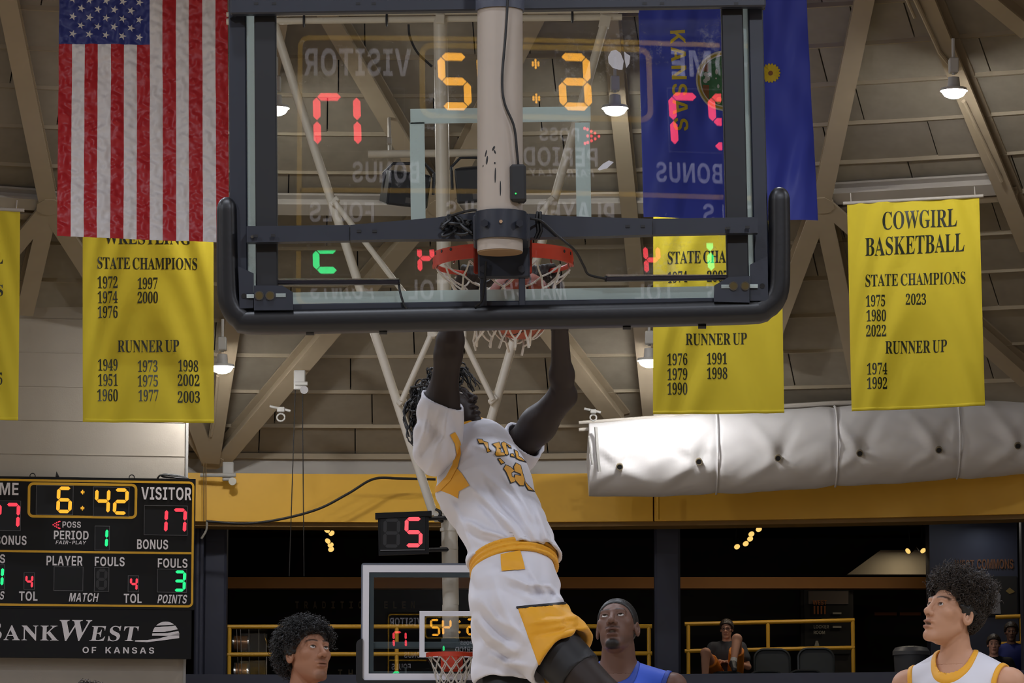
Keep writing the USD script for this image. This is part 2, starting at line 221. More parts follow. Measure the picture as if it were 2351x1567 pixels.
SANS = {
    'H': '102|9,100 30,100 30,60 72,59 73,100 93,100 93,0 73,0 73,43 30,43 30,0 9,0',
    'O': '106|6,45 6,55 7,64 10,72 13,80 18,86 26,93 32,97 42,100 48,101 60,101 71,98 78,95 83,91 88,86 92,80 96,72 99,64 100,55 99,41 98,32 94,22 90,16 83,9 74,3 64,0 57,-1 48,-1 42,0 32,3 23,9 16,16 11,24 8,35;27,46 28,38 30,32 34,26 38,21 43,19 50,17 56,17 63,19 67,21 71,25 74,29 77,36 79,46 79,54 78,62 76,68 71,76 66,80 63,81 56,83 50,83 43,81 36,77 31,69 27,58',
    'M': '128|9,0 9,100 41,100 57,53 64,25 71,54 87,100 119,100 119,0 98,0 99,78 91,52 72,0 55,0 39,45 30,77 29,78 29,0',
    'E': '83|9,100 76,100 76,83 30,83 30,59 73,59 73,42 30,42 30,17 76,17 76,0 9,0',
    'V': '103|3,100 26,100 43,49 52,18 60,50 77,100 99,100 65,0 38,0',
    'I': '65|5,0 5,17 22,17 22,83 5,83 5,100 60,100 60,83 43,83 43,17 60,17 60,0',
    'S': '90|6,31 25,31 26,26 28,23 34,18 40,16 51,16 55,17 60,20 63,25 64,30 62,34 59,36 50,41 33,44 25,47 18,51 13,56 10,61 9,66 8,74 9,78 12,85 19,93 27,98 36,101 50,101 60,100 69,96 76,90 81,82 82,76 82,71 63,71 61,78 57,81 51,84 43,84 37,83 33,81 30,77 29,71 31,66 35,64 42,61 65,55 74,50 80,44 84,35 84,24 81,14 76,8 68,3 56,-1 41,-1 29,1 20,4 12,11 10,14 7,22',
    'T': '92|5,83 5,100 87,100 87,83 56,83 56,0 36,0 36,83',
    'R': '90|9,100 52,100 58,99 69,96 73,93 78,88 81,81 83,76 84,71 83,59 81,53 78,48 73,43 66,39 87,0 65,0 46,35 45,36 30,36 30,0 9,0;30,53 47,52 52,53 57,55 61,60 63,65 62,73 59,78 56,81 50,83 30,83',
    'B': '91|9,100 57,100 62,99 70,95 77,89 80,82 81,77 81,71 80,66 77,61 74,57 64,53 71,51 77,47 82,41 85,33 86,24 84,18 81,12 75,6 66,2 56,0 9,0;30,17 50,17 55,18 60,20 63,24 65,28 64,33 62,37 58,42 53,44 30,44;30,58 48,58 55,61 60,65 61,69 61,73 59,77 56,81 51,83 30,83',
    'N': '104|9,100 32,100 66,45 75,27 75,100 96,100 96,0 72,0 41,51 29,73 30,52 30,0 9,0',
    'U': '100|9,100 30,100 30,32 33,25 38,20 45,17 53,17 60,19 64,21 68,25 70,32 71,100 91,100 91,29 89,21 87,16 84,12 78,7 70,2 62,0 55,-1 42,-1 35,0 26,4 19,10 15,14 11,21 9,31',
    'P': '89|9,100 52,100 64,98 70,95 76,90 79,85 83,75 84,63 82,54 78,46 72,40 66,36 57,33 30,32 30,0 9,0;30,50 49,49 53,51 58,54 62,60 63,69 61,74 57,79 53,82 47,83 30,83',
    'D': '99|9,100 49,100 57,99 65,97 72,93 77,89 84,82 89,73 91,65 93,55 92,41 91,32 86,21 82,15 76,9 64,3 53,0 9,0;30,18 47,18 55,19 63,24 69,32 72,44 72,56 71,64 68,70 65,75 61,78 56,80 47,82 30,82',
    'F': '80|9,0 9,100 75,100 75,83 30,83 30,55 70,55 70,38 30,38 30,0',
    'A': '103|4,0 37,100 64,100 99,0 77,0 69,23 34,23 26,0;45,59 39,39 63,39 51,83 50,82',
    'L': '78|9,100 30,100 30,17 73,17 73,0 9,0',
    'Y': '100|3,100 27,100 46,65 51,56 57,70 73,100 97,100 61,38 61,0 40,0 40,38',
    'C': '102|6,45 6,55 7,64 10,73 12,78 17,86 23,92 35,98 48,101 60,101 71,98 77,96 84,91 89,85 93,76 96,66 75,66 74,71 71,75 65,80 56,83 48,83 44,82 38,78 32,71 29,64 27,54 27,46 29,36 34,26 38,21 43,19 51,17 61,18 66,20 70,24 74,29 75,34 96,34 93,24 87,14 79,6 69,1 57,-1 45,-1 35,1 25,7 17,15 11,25 8,35',
    'K': '99|9,100 30,100 30,52 44,70 69,100 94,100 57,57 96,0 71,0 43,43 30,29 30,0 9,0',
    'W': '143|3,100 26,100 38,49 42,24 43,23 48,49 60,100 82,100 95,47 100,23 104,48 117,100 139,100 113,0 89,0 75,55 71,73 67,51 54,0 30,0',
    'G': '103|6,45 6,55 7,63 9,70 13,79 17,85 22,90 27,95 36,99 45,101 57,101 66,100 72,98 80,93 86,88 91,81 94,75 96,68 75,68 72,74 66,80 58,83 48,83 44,81 37,78 32,71 29,64 27,54 27,46 28,40 30,32 33,27 37,22 44,19 48,17 59,17 67,20 73,25 76,33 76,38 55,38 55,53 97,53 96,33 93,22 88,13 82,8 71,1 61,-1 49,-1 38,1 26,6 17,14 12,22 8,33',
    '-': '89|22,49 67,49 67,33 22,33',
    '·': '46|11,45 11,49 13,53 15,56 19,58 25,59 29,58 33,54 34,51 35,45 33,41 31,38 27,36 21,36 18,37 13,40',
}
def glyph(font, c):
    adv, body = font[c].split('|'); ps = []
    for poly in body.split('/'):
        rings = [[tuple(map(float, q.split(','))) for q in r.split(' ')] for r in poly.split(';')]
        ps.append(Polygon(rings[0], rings[1:]).buffer(0))
    return float(adv), union_all(ps)
def word(font, s, space=28, track=0.0, shear=0.0, caps=None):
    """Outline of a line of lettering, capitals 100 units tall, from x = 0."""
    x, ps = 0.0, []
    for i, c in enumerate(s):
        if c == ' ': x += space + track; continue
        a, g = glyph(font, c); k = caps[i] if caps else 1.0
        ps.append(affinity.affine_transform(g, [k, 0, 0, k, x, 0])); x += a * k + track
    g = union_all(ps)
    if shear: g = affinity.affine_transform(g, [1, shear, 0, 1, 0, 0])
    b = g.bounds; return affinity.translate(g, -b[0], 0)
def fit(g, x0, x1, ybase, ytop, ref=100.0):
    b = g.bounds; kx = (x1 - x0) / (b[2] - b[0]); ky = (ytop - ybase) / ref
    return affinity.affine_transform(g, [kx, 0, 0, ky, x0 - b[0] * kx, ybase])
SEG = {'0': 'abcdef', '1': 'bc', '2': 'abged', '3': 'abgcd', '4': 'fgbc', '5': 'afgcd', '6': 'afgedc', '7': 'abc', '8': 'abcdefg'}
def segs(ch, x0, y0, x1, y1, t, slant=0.0):
    """Seven-segment bars of a digit in the box, y up; t is the bar width."""
    w, h = x1 - x0, y1 - y0; g = 0.10 * t; r = t / 2; m = h / 2; out = []
    def hz(y, xa, xb): return Polygon([(xa, y), (xa + r, y + r), (xb - r, y + r), (xb, y), (xb - r, y - r), (xa + r, y - r)])
    def vt(x, ya, yb): return Polygon([(x, ya), (x + r, ya + r), (x + r, yb - r), (x, yb), (x - r, yb - r), (x - r, ya + r)])
    xl, xr = r, w - r
    D = dict(a=hz(h - r, xl + g, xr - g), d=hz(r, xl + g, xr - g), g=hz(m, xl + g, xr - g), f=vt(xl, m + g, h - r - g), b=vt(xr, m + g, h - r - g), e=vt(xl, r + g, m - g), c=vt(xr, r + g, m - g))
    for k in SEG[ch]: out.append(affinity.affine_transform(D[k], [1, slant, 0, 1, x0, y0]))
    return out

# ---------------------------------------------------------------- smooth bodies: distance fields meshed with surface nets
def smin(a, b, k):
    h = np.clip(0.5 + 0.5 * (b - a) / k, 0, 1); return b + (a - b) * h - k * h * (1 - h)
def smax(a, b, k): return -smin(-a, -b, k)
def cone(p, a, b, r0, r1):
    a, b = np.asarray(a, float), np.asarray(b, float); ab = b - a; t = np.clip((p - a) @ ab / (ab @ ab + 1e-12), 0, 1)
    return np.linalg.norm(p - a - t[:, None] * ab, axis=1) - (r0 + (r1 - r0) * t)
def ball(p, c, r): return np.linalg.norm(p - np.asarray(c, float), axis=1) - r
def ell(p, c, r, R=None):
    q = p - np.asarray(c, float); q = q if R is None else q @ R; r = np.asarray(r, float)
    k0 = np.linalg.norm(q / r, axis=1); k1 = np.linalg.norm(q / (r * r), axis=1) + 1e-9; return k0 * (k0 - 1) / k1
def union(ds, k):
    d = ds[0]
    for e in ds[1:]: d = smin(d, e, k)
    return d
def nets(f, lo, hi, h, newton=2):
    """Surface nets of f = 0 in a box; a coarse pass skips what is far from the surface."""
    lo, hi = np.asarray(lo, float), np.asarray(hi, float); n = np.maximum(np.ceil((hi - lo) / h).astype(int) + 1, 8)
    K = 4; n = ((n + K - 1) // K) * K + 1; nc = n // K + 1
    gi = np.stack(np.meshgrid(*[np.arange(k) for k in nc], indexing='ij'), -1)
    dc = f(lo + gi.reshape(-1, 3) * h * K).reshape(nc)
    near = np.abs(dc) < h * K * 1.9
    nb = np.zeros(nc - 1, bool)
    for a in np.ndindex(2, 2, 2): nb |= near[a[0]:nc[0] - 1 + a[0], a[1]:nc[1] - 1 + a[1], a[2]:nc[2] - 1 + a[2]]
    fine = np.zeros(n, bool); bi = np.argwhere(nb) * K
    o = np.stack(np.meshgrid(*[np.arange(K + 1)] * 3, indexing='ij'), -1).reshape(-1, 3)
    idx = (bi[:, None] + o[None]).reshape(-1, 3); fine[idx[:, 0], idx[:, 1], idx[:, 2]] = True
    D = np.where(np.repeat(np.repeat(np.repeat(dc < 0, K, 0), K, 1), K, 2)[:n[0], :n[1], :n[2]], -1.0, 1.0) * 9
    ii = np.argwhere(fine); out = np.empty(len(ii))
    for s in range(0, len(ii), 200000): out[s:s + 200000] = f(lo + ii[s:s + 200000] * h)
    D[ii[:, 0], ii[:, 1], ii[:, 2]] = out
    S = D < 0; c = np.zeros(n - 1, np.int8)
    for a in np.ndindex(2, 2, 2): c += S[a[0]:n[0] - 1 + a[0], a[1]:n[1] - 1 + a[1], a[2]:n[2] - 1 + a[2]]
    cell = np.argwhere((c > 0) & (c < 8)); vid = -np.ones(n - 1, int); vid[cell[:, 0], cell[:, 1], cell[:, 2]] = np.arange(len(cell))
    acc, cnt = np.zeros((len(cell), 3)), np.zeros(len(cell)); cs = np.array(list(np.ndindex(2, 2, 2)))
    val = np.stack([D[cell[:, 0] + a, cell[:, 1] + b, cell[:, 2] + d] for a, b, d in cs], 1)
    for i in range(8):
        for j in range(i + 1, 8):
            if np.abs(cs[i] - cs[j]).sum() != 1: continue
            x = (val[:, i] < 0) != (val[:, j] < 0); t = np.where(x, val[:, i] / np.where(x, val[:, i] - val[:, j], 1), 0)
            acc += np.where(x[:, None], cs[i] + t[:, None] * (cs[j] - cs[i]), 0); cnt += x
    v = lo + (cell + acc / cnt[:, None]) * h; F_ = []
    for ax in range(3):
        u, w = (ax + 1) % 3, (ax + 2) % 3; sl = [slice(None)] * 3; s2 = [slice(None)] * 3; sl[ax], s2[ax] = slice(0, -1), slice(1, None)
        e = np.argwhere(S[tuple(sl)] != S[tuple(s2)]); e = e[(e[:, u] > 0) & (e[:, w] > 0) & (e[:, u] < n[u] - 1) & (e[:, w] < n[w] - 1)]
        if not len(e): continue
        du, dw = np.eye(3, dtype=int)[u], np.eye(3, dtype=int)[w]
        q = [vid[tuple((e - x).T)] for x in (du + dw, dw, 0 * du, du)]; q = np.stack(q, 1); ins = S[tuple(e.T)]
        q = np.where(ins[:, None], q, q[:, ::-1]); q = q[(q >= 0).all(1)]; F_ += [q[:, [0, 1, 2]], q[:, [0, 2, 3]]]
    fc = np.vstack(F_)
    for _ in range(newton):
        d = f(v); g = np.stack([f(v + e) - d for e in np.eye(3) * h * 0.3], 1) / (h * 0.3); L = (g * g).sum(1)
        step = (d / np.maximum(L, 0.2))[:, None] * g; m = np.linalg.norm(step, axis=1, keepdims=True); v = v - step * np.minimum(1, 0.6 * h / (m + 1e-9))
    return tm(v, fc)
def cast(f, o, d, t0, t1, n=160, inner=0.0):
    """First hit of rays o + t d with f = inner; returns t (nan where missed)."""
    t = np.full(len(d), t0); hit = np.zeros(len(d), bool)
    for _ in range(n):
        r = f(o + d * t[:, None]) - inner; hit = np.abs(r) < 4e-4; t = t + np.where(hit | (t > t1), 0, np.maximum(r, -0.01) * 0.8)
    return np.where((t < t1) & hit, t, np.nan)
def drape(poly, f, lift, step=3.0, t0=12.5, t1=16.5):
    """A print on a garment: the outline (pixels of the frame) laid on the surface f = 0."""
    x0, y0, x1, y1 = poly.bounds; vs, fs, n = [], [], 0
    xs, ys = np.arange(x0, x1 + step, step), np.arange(y0, y1 + step, step)
    for a in range(len(xs) - 1):
        for b in range(len(ys) - 1):
            c = sbox(xs[a], ys[b], xs[a + 1], ys[b + 1]).intersection(poly)
            if c.is_empty or c.area < 1e-3: continue
            v, q = tri2(c)
            if len(v): vs.append(v); fs.append(q + n); n += len(v)
    v, q = np.vstack(vs), np.vstack(fs); v, inv = np.unique(np.round(v, 3), axis=0, return_inverse=True); q = inv.ravel()[q]
    d = ray(v[:, 0], v[:, 1]); t = cast(f, CAM, d, t0, t1); ok = ~np.isnan(t); p = CAM + d * np.where(ok, t, 0)[:, None]
    e = 1e-3; g = np.stack([f(p + k) - f(p - k) for k in np.eye(3) * e], 1); g /= np.linalg.norm(g, axis=1, keepdims=True) + 1e-9
    p = p + g * lift; q = q[ok[q].all(1)]
    nn = np.cross(p[q[:, 1]] - p[q[:, 0]], p[q[:, 2]] - p[q[:, 0]]); fl = (nn * g[q[:, 0]]).sum(1) < 0; q[fl] = q[fl][:, ::-1]
    long = np.max([np.linalg.norm(p[q[:, i]] - p[q[:, (i + 1) % 3]], axis=1) for i in range(3)], axis=0); q = q[long < 0.06]
    u, inv = np.unique(q, return_inverse=True); return tm(p[u], inv.reshape(-1, 3))
# ---------------------------------------------------------------- materials of the hall
M_panel = [mat('roof_panel_%d' % i, c, 0.9, var=0.10, vscale=5, bump=0.25, bscale=90, bdist=0.003) for i, c in enumerate([(140, 132, 119), (135, 127, 114), (144, 136, 122)])]
M_deck = mat('roof_deck_dark', (24, 22, 20), 0.9)
M_strip = mat('roof_strip', (150, 138, 118), 0.7)
M_beam = mat('beam_paint', (160, 146, 124), 0.6, var=0.05, vscale=3)
M_chord = mat('chord_paint', (176, 170, 162), 0.55, var=0.05, vscale=3)
M_white = mat('white_paint', (162, 161, 159), 0.6, var=0.04, vscale=2)
M_fascia = mat('fascia_yellow', (222, 172, 52), 0.5, var=0.05, vscale=1.5)
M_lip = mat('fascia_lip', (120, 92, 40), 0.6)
M_tower = mat('tower_wall_paint', (172, 164, 153), 0.85, var=0.03, vscale=2, bump=0.15, bscale=60)
M_navy = mat('navy_paint', (40, 44, 62), 0.6, var=0.1, vscale=4)
M_dark = mat('dark_wall', (40, 37, 34), 0.8, var=0.15, vscale=2)
M_black = mat('black_paint', (22, 21, 21), 0.7)
M_brown = mat('brown_bulkhead', (176, 118, 52), 0.6, var=0.08, vscale=3)
M_floor = mat('maple_floor', (188, 170, 146), 0.35, var=0.12, vscale=3, stretch=(8, 0.6, 1))
M_steel = mat('white_steel', (228, 221, 207), 0.4, var=0.04, vscale=6)
M_blacksteel = mat('black_steel', (31, 35, 46), 0.45, var=0.08, vscale=9, bump=0.1, bscale=200, bdist=0.001)
M_pad = mat('black_padding', (10, 10, 14), 0.42, var=0.1, vscale=6, bump=0.1, bscale=60, bdist=0.003)
M_rubber = mat('black_rubber', (16, 16, 18), 0.5)
M_chrome = mat('bright_steel', (190, 190, 188), 0.25, metal=1.0)
M_railing = mat('railing_yellow', (206, 156, 42), 0.45)

# ---------------------------------------------------------------- floor
RC, RR, ZB, SL = np.array([-1.2, 26.2]), 23.8, 6.10, math.tan(math.radians(30))
def ring_pt(r, a, z): return np.array([RC[0] + r * math.sin(a), RC[1] + r * math.cos(a), z])
def arc(r0, r1, z0, z1, a0, a1, n=24):
    """A block bent along the hall's round wall, angles in radians from straight ahead."""
    v, f = [], []
    for a in np.linspace(a0, a1, n + 1): v += [ring_pt(r0, a, z0), ring_pt(r1, a, z0), ring_pt(r1, a, z1), ring_pt(r0, a, z1)]
    for i in range(n):
        b = 4 * i
        for k in range(4):
            j = (k + 1) % 4; f += [(b + k, b + 4 + k, b + 4 + j), (b + k, b + 4 + j, b + j)]
    f += [(0, 1, 2), (0, 2, 3), (4 * n, 4 * n + 2, 4 * n + 1), (4 * n, 4 * n + 3, 4 * n + 2)]
    m = tm(v, f); m.fix_normals(); return m
solo('floor', lathe([(0.001, 0), (30, 0), (30, -0.2), (0.001, -0.2)], (RC[0], RC[1], 0), 72), M_floor, kind='structure', smooth=False)

# ---------------------------------------------------------------- ceiling: conical roof of panels on a lattice of beams
def roof_pt(px, py, drop=0.0):
    d = ray(px, py)
    def g(t):
        p = CAM + d * t; return p[2] - (ZB - drop + (RR - math.hypot(p[0] - RC[0], p[1] - RC[1])) * SL)
    a, b = 5.0, 70.0
    while g(b) < 0 and b < 200: b *= 1.3
    # the first crossing beyond the hall's middle
    ts = np.linspace(14, b, 400); s = np.array([g(t) for t in ts]); k = np.nonzero((s[:-1] < 0) & (s[1:] >= 0))[0]
    if len(k): a, b = ts[k[0]], ts[k[0] + 1]
    for _ in range(50):
        c = (a + b) / 2; a, b = (c, b) if g(c) < 0 else (a, c)
    return CAM + d * a
def cone_at(r, a, up=0.0): return ring_pt(r, a, ZB + (RR - r) * SL + up)
ceil = thing('ceiling', kind='structure', at=(RC[0], RC[1], ZB))
part(ceil, 'roof_deck', lathe([(0.01, ZB + RR * SL + 0.09), (RR + 0.3, ZB - 0.3 * SL + 0.09)], (RC[0], RC[1], 0), 72), M_tower, smooth=False)
rows = [1043, 976, 897, 815, 735, 652, 568, 480, 393, 305, 216, 128, 37, -55, -150]
rad = [math.hypot(*(roof_pt(1150, y)[:2] - RC)) for y in rows]
rng = random.Random(4)
a_lim = (-0.40, 0.48)
for k in range(len(rows) - 1):
    r0, r1 = rad[k], rad[k + 1]; dth = 1.22 / ((r0 + r1) / 2); a = a_lim[0] + (k % 2) * dth * 0.5 + rng.uniform(0, 0.2) * dth
    part(ceil, 'ceiling_strip', arc(r1 - 0.02, r1 + 0.035, ZB + (RR - r1) * SL - 0.035, ZB + (RR - r1) * SL + 0.02, *a_lim, 40), M_strip, smooth=20)
    while a < a_lim[1]:
        e = rng.uniform(-0.006, 0.006); g = 0.0075 / r0; w = dth * rng.choice([1, 1, 1, 1.5, 0.5])
        q = [cone_at(r, t, u + e) for u in (0, 0.05) for r, t in ((r0 - 0.004, a + g), (r0 - 0.004, a + w - g), (r1 + 0.004, a + w - g), (r1 + 0.004, a + g))]
        m = tm(q, [(0, 1, 2), (0, 2, 3), (4, 6, 5), (4, 7, 6), (0, 4, 5), (0, 5, 1), (1, 5, 6), (1, 6, 2), (2, 6, 7), (2, 7, 3), (3, 7, 4), (3, 4, 0)])
        if np.dot(m.face_normals[0], (0, 0, 1)) > 0: m.invert()
        part(ceil, 'roof_panel', m, rng.choice(M_panel), smooth=False); a += w
part(ceil, 'dark_underlay', lathe([(rad[-1] - 0.3, ZB + (RR - rad[-1] + 0.3) * SL + 0.06), (RR, ZB + 0.06)], (RC[0], RC[1], 0), 96).slice_plane((0, 34, 0), (0, 1, 0)), M_deck, smooth=False)
def cnormal(p):
    u = unit(np.array([p[0] - RC[0], p[1] - RC[1]])); return unit([-u[0] * SL, -u[1] * SL, -1.0])
def beam(x0, y0, x1, y1, w=0.21, h=0.24, drop=0.30, m=None, name='roof_beam'):
    a, b = roof_pt(x0, y0, drop), roof_pt(x1, y1, drop); n = cnormal((a + b) / 2); t = unit(b - a)
    body = [bar(a, b, w, 0.03, n), bar(a - n * h, b - n * h, w, 0.03, n), bar(a - n * h / 2, b - n * h / 2, 0.05, h, n)]     # rolled steel section
    part(ceil, name, cat(body), m or M_beam, smooth=False)
for q in [(12, -20, 112, 475), (112, 480, 56, 722), (112, 480, 487, 1065), (112, 475, 0, 610), (730, 0, 1008, 478), (1252, -4, 1012, 478),
          (1008, 472, 508, 1062), (1026, 465, 1428, 985), (1988, -12, 1886, 470), (1886, 470, 2000, 1010), (1886, 470, 1745, 850), (1890, 466, 2360, 880),
          (2120, -12, 2362, 575), (2252, -12, 2362, 78)]: beam(*q)
for q in [(487, 1062, 642, 40), (1391, -40, 1496, 985), (480, 1060, 425, 905)]: beam(*q, w=0.19, drop=0.34)
for q in [(-10, 462, 104, 470), (112, 474, 1010, 482), (1010, 482, 1886, 470), (1900, 456, 2306, 432)]: beam(*q, w=0.20, h=0.14, drop=0.22, m=M_chord, name='ring_chord')
for q in [(-10, 492, 104, 498), (1915, 482, 2335, 452)]: beam(*q, w=0.10, h=0.10, drop=0.20, name='ring_chord')
for x, y in ((112, 474), (1010, 476), (1887, 470), (488, 1060)):       # plates where the beams meet
    p = roof_pt(x, y, 0.31); n = cnormal(p); t, s, u = frame_of(p, p + n)
    part(ceil, 'gusset_plate', extrude(Polygon([(0.15 * math.cos(i * math.pi / 4 + .39), 0.15 * math.sin(i * math.pi / 4 + .39)) for i in range(8)]), p, s, u, -0.015, 0.02), M_beam, smooth=False)
def conduit(pts, r=0.025, drop=0.36): part(ceil, 'conduit', tube([roof_pt(x, y, drop) for x, y in pts], r, 8), M_beam)
conduit([(2098, -8), (2152, 108), (2156, 118), (2190, 160)]); conduit([(2212, 232), (2300, 415)]); conduit([(2080, -6), (2100, 40)], 0.02)
conduit([(500, 862), (492, 960), (484, 1000)], 0.02)

# ---------------------------------------------------------------- walls
zr = lambda row, Y: P(CX, row, Y)[2]
Z_B0, Z_F1, Z_F0 = zr(1052, 50), zr(1093, 50), zr(1199, 49.75)
wb = thing('wall_band', kind='structure', at=(RC[0], RC[1] + RR, Z_F1))
part(wb, 'white_band', arc(RR - 0.02, RR + 0.25, Z_F1 - 0.05, Z_B0 + 0.25, -math.pi, math.pi, 96), M_white, smooth=20)
part(wb, 'top_ledge', arc(RR - 0.10, RR + 0.2, Z_B0 - 0.02, Z_B0 + 0.05, -0.5, 0.55, 40), M_strip, smooth=20)
tf = thing('trim_1', kind='structure', at=(RC[0], RC[1] + RR, Z_F0))
joints = [-2.6, -2.1, -1.6, -1.1, -0.66, -0.40, -0.130, 0.1277, 0.385, 0.66, 1.1, 1.6, 2.1, 2.6]
for a0, a1 in zip([-math.pi] + joints, joints + [math.pi]):
    part(tf, 'fascia_panel', arc(RR - 0.30, RR + 0.02, Z_F0, Z_F1, a0 + 0.0004, a1 - 0.0004, 10), M_fascia, smooth=20)
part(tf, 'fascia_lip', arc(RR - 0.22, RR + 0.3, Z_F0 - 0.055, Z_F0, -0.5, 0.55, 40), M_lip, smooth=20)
seam = P(1508, 1165, 49.7); part(tf, 'seam_pipe', rod((seam[0], 49.3, Z_F0), (seam[0], 49.3, Z_F0 + 0.34), 0.02), M_fascia)
for sgn in (-1, 1):                                                   # the hall's side walls, outside the frame
    solo('wall_left' if sgn < 0 else 'wall_right', arc(RR, RR + 0.2, 0, Z_F0, sgn * 0.55, sgn * 2.5, 40), M_tower, kind='structure', smooth=20)
ZM = 2.95                                                             # floor of the raised commons behind the far basket
solo('wall_back', arc(RR - 0.12, RR + 0.1, 0, ZM + 0.36, -0.55, 0.55, 40), M_navy, kind='structure', smooth=20)
solo('wall_commons_back', box((-14, 57.0, ZM), (14, 57.2, 6.4)), M_dark, kind='structure')
solo('floor_commons', box((-14, 50.1, ZM - 0.25), (14, 57.2, ZM)), M_black, kind='structure')
solo('ceiling_commons', box((-14, 50.0, 5.62), (14, 57.2, 5.75)), M_black, kind='structure')
for i, (x0, x1, Y) in enumerate(((467, 520, 50.2), (1503, 1562, 50.2), (2347, 2420, 50.4))):
    a, b = P(x0, 1300, Y), P(x1, 1300, Y); solo('column_%d' % (i + 1), box((a[0], Y, 0), (b[0], Y + 0.3, 5.45), 0.03), M_navy, kind='structure')
tw = thing('wall_tower', kind='structure', at=(P(433, 690, 47.2)[0], 47.2, 0))
YT = 47.2; xe = P(433, 690, YT)[0]; ty = math.radians(9.0)
tp = extrude(Polygon([(0, 0), (-7, 0), (-7, 8.2), (-2.6, 8.2), (0, 7.84)]), (xe, YT, 0), (math.cos(ty), math.sin(ty), 0), (0, 0, 1), -3.2, 0.0)
part(tw, 'tower_body', tp, M_tower, smooth=False)
part(tw, 'corner_bead', bar((xe, YT, 0), (xe, YT, 7.8), 0.03, 0.03), M_white, smooth=False)
for k in range(9): part(tw, 'course_line', bar(np.array((xe, YT, 5.0 + k * 0.41)) - np.array([math.cos(ty), math.sin(ty), 0]) * 7, (xe, YT, 5.0 + k * 0.41), 0.012, 0.006), M_tower, smooth=False)
# pipes beside the left column
for i, x in enumerate((452, 461)):
    p = P(x, 1400, 50.0); solo('trim_%d' % (i + 2), rod((p[0], 50.0, 2.9), (p[0], 50.0, 5.3), 0.035), M_navy, kind='structure')
# ---------------------------------------------------------------- the commons behind the far basket
EX, EZ = np.array([1.0, 0, 0]), np.array([0, 0, 1.0])
def pbox(x0, y0, x1, y1, Y, th, b=0.0):
    a, c = P(x0, y0, Y), P(x1, y1, Y); return box((a[0], Y, min(a[2], c[2])), (c[0], Y + th, max(a[2], c[2])), b)
def ppoly(pts, Y, th):
    q = [P(x, y, Y) for x, y in pts]; return extrude(Polygon([(p[0], p[2]) for p in q]).buffer(0), (0, Y, 0), EX, EZ, 0, th, en=(0, 1, 0))
def ptext(g, x0, x1, yb, yt, Y, th, ref=100.0):
    """Lettering facing the camera in the plane y = Y."""
    a, c = P(x0, yb, Y), P(x1, yt, Y); return extrude(fit(g, a[0], c[0], a[2], c[2], ref), (0, Y, 0), EX, EZ, -th, 0.0, en=(0, 1, 0))
solo('trim_4', pbox(505, 1324, 2140, 1350, 54.0, 0.35), M_brown, kind='structure')
solo('trim_5', ppoly([(1945, 1318), (2022, 1262), (2140, 1262), (2140, 1318)], 55.2, 0.2), mat('grey_bulkhead', (150, 140, 122), 0.7), kind='structure')
pil = solo('wall_pillar', pbox(2133, 1190, 2342, 1640, 53.0, 0.5), M_navy, kind='structure')
M_copper = mat('copper_letters', (110, 70, 46), 0.4)
sg = thing('wall_sign', 'copper lettered WEST COMMONS sign on the navy pillar', 'sign', at=P(2260, 1300, 53.0))
part(sg, 'lettering', ptext(word(SANS, 'WEST'), 2192, 2236, 1306, 1285, 53.0, 0.02), M_copper, smooth=False)
part(sg, 'lettering', ptext(word(SANS, 'COMMONS'), 2243, 2326, 1305, 1283, 53.0, 0.02), M_copper, smooth=False)
po = thing('wall_poster', 'dark poster with a pale figure shape on the navy pillar', 'poster', at=P(2285, 1370, 52.98))
part(po, 'backing', pbox(2250, 1322, 2336, 1412, 52.97, 0.02), M_black, smooth=False)
part(po, 'print', ppoly([(2272, 1408), (2275, 1388), (2270, 1372), (2278, 1356), (2290, 1354), (2298, 1366), (2296, 1384), (2298, 1408)], 52.96, 0.01), mat('poster_grey', (120, 118, 122), 0.7), smooth=False)
part(po, 'print', ppoly([(2309, 1356), (2318, 1348), (2326, 1354), (2330, 1358), (2318, 1363)], 52.96, 0.01), mat('poster_gold', (120, 100, 50), 0.7), smooth=False)
M_dim = mat('dim_letters', (150, 130, 100), 0.5)
ls = thing('wall_lettering', 'spaced tan letters across the dark back wall of the commons', 'sign', at=P(800, 1387, 57.0))
for s, x0 in (('TRADITION', 682), ('ELEN', 886)):
    for i, c in enumerate(s):
        g = word(SANS, c); part(ls, 'letter', ptext(g, x0 + 20.7 * i - 4, x0 + 20.7 * i + 4, 1396, 1380, 57.0, 0.02), M_dim, smooth=False)
for c, x in (('T', 781), ('H', 805)): part(ls, 'letter', ptext(word(SANS, c), x - 5, x + 5, 1556, 1536, 57.0, 0.02), M_dim, smooth=False)
solo('wall_partition', pbox(1838, 1344, 1962, 1640, 55.55, 0.3), M_dark, kind='structure')
ds = thing('directory_board', 'dark directory board with orange and white lines near the yellow rail end', 'sign', at=P(1890, 1430, 55.5))
part(ds, 'board', pbox(1846, 1352, 1952, 1500, 55.5, 0.05), M_black, smooth=False)
part(ds, 'header_panel', pbox(1856, 1356, 1948, 1386, 55.48, 0.02), mat('board_grey', (88, 78, 72), 0.7), smooth=False)
M_or = mat('board_orange', (150, 84, 26), 0.6); M_bw = mat('board_white', (170, 165, 150), 0.6)
part(ds, 'lettering', ptext(word(SANS, 'WEST'), 1866, 1898, 1388, 1377, 55.47, 0.01), M_or, smooth=False)
for a in range(4): part(ds, 'orange_bar', pbox(1868 + 8 * a, 1390, 1872 + 8 * a, 1409, 55.47, 0.01), M_or, smooth=False)
part(ds, 'lettering', ptext(word(SANS, 'LOCKER'), 1868, 1903, 1442, 1434, 55.47, 0.01), M_bw, smooth=False)
part(ds, 'lettering', ptext(word(SANS, 'ROOM'), 1868, 1894, 1455, 1447, 55.47, 0.01), M_bw, smooth=False)
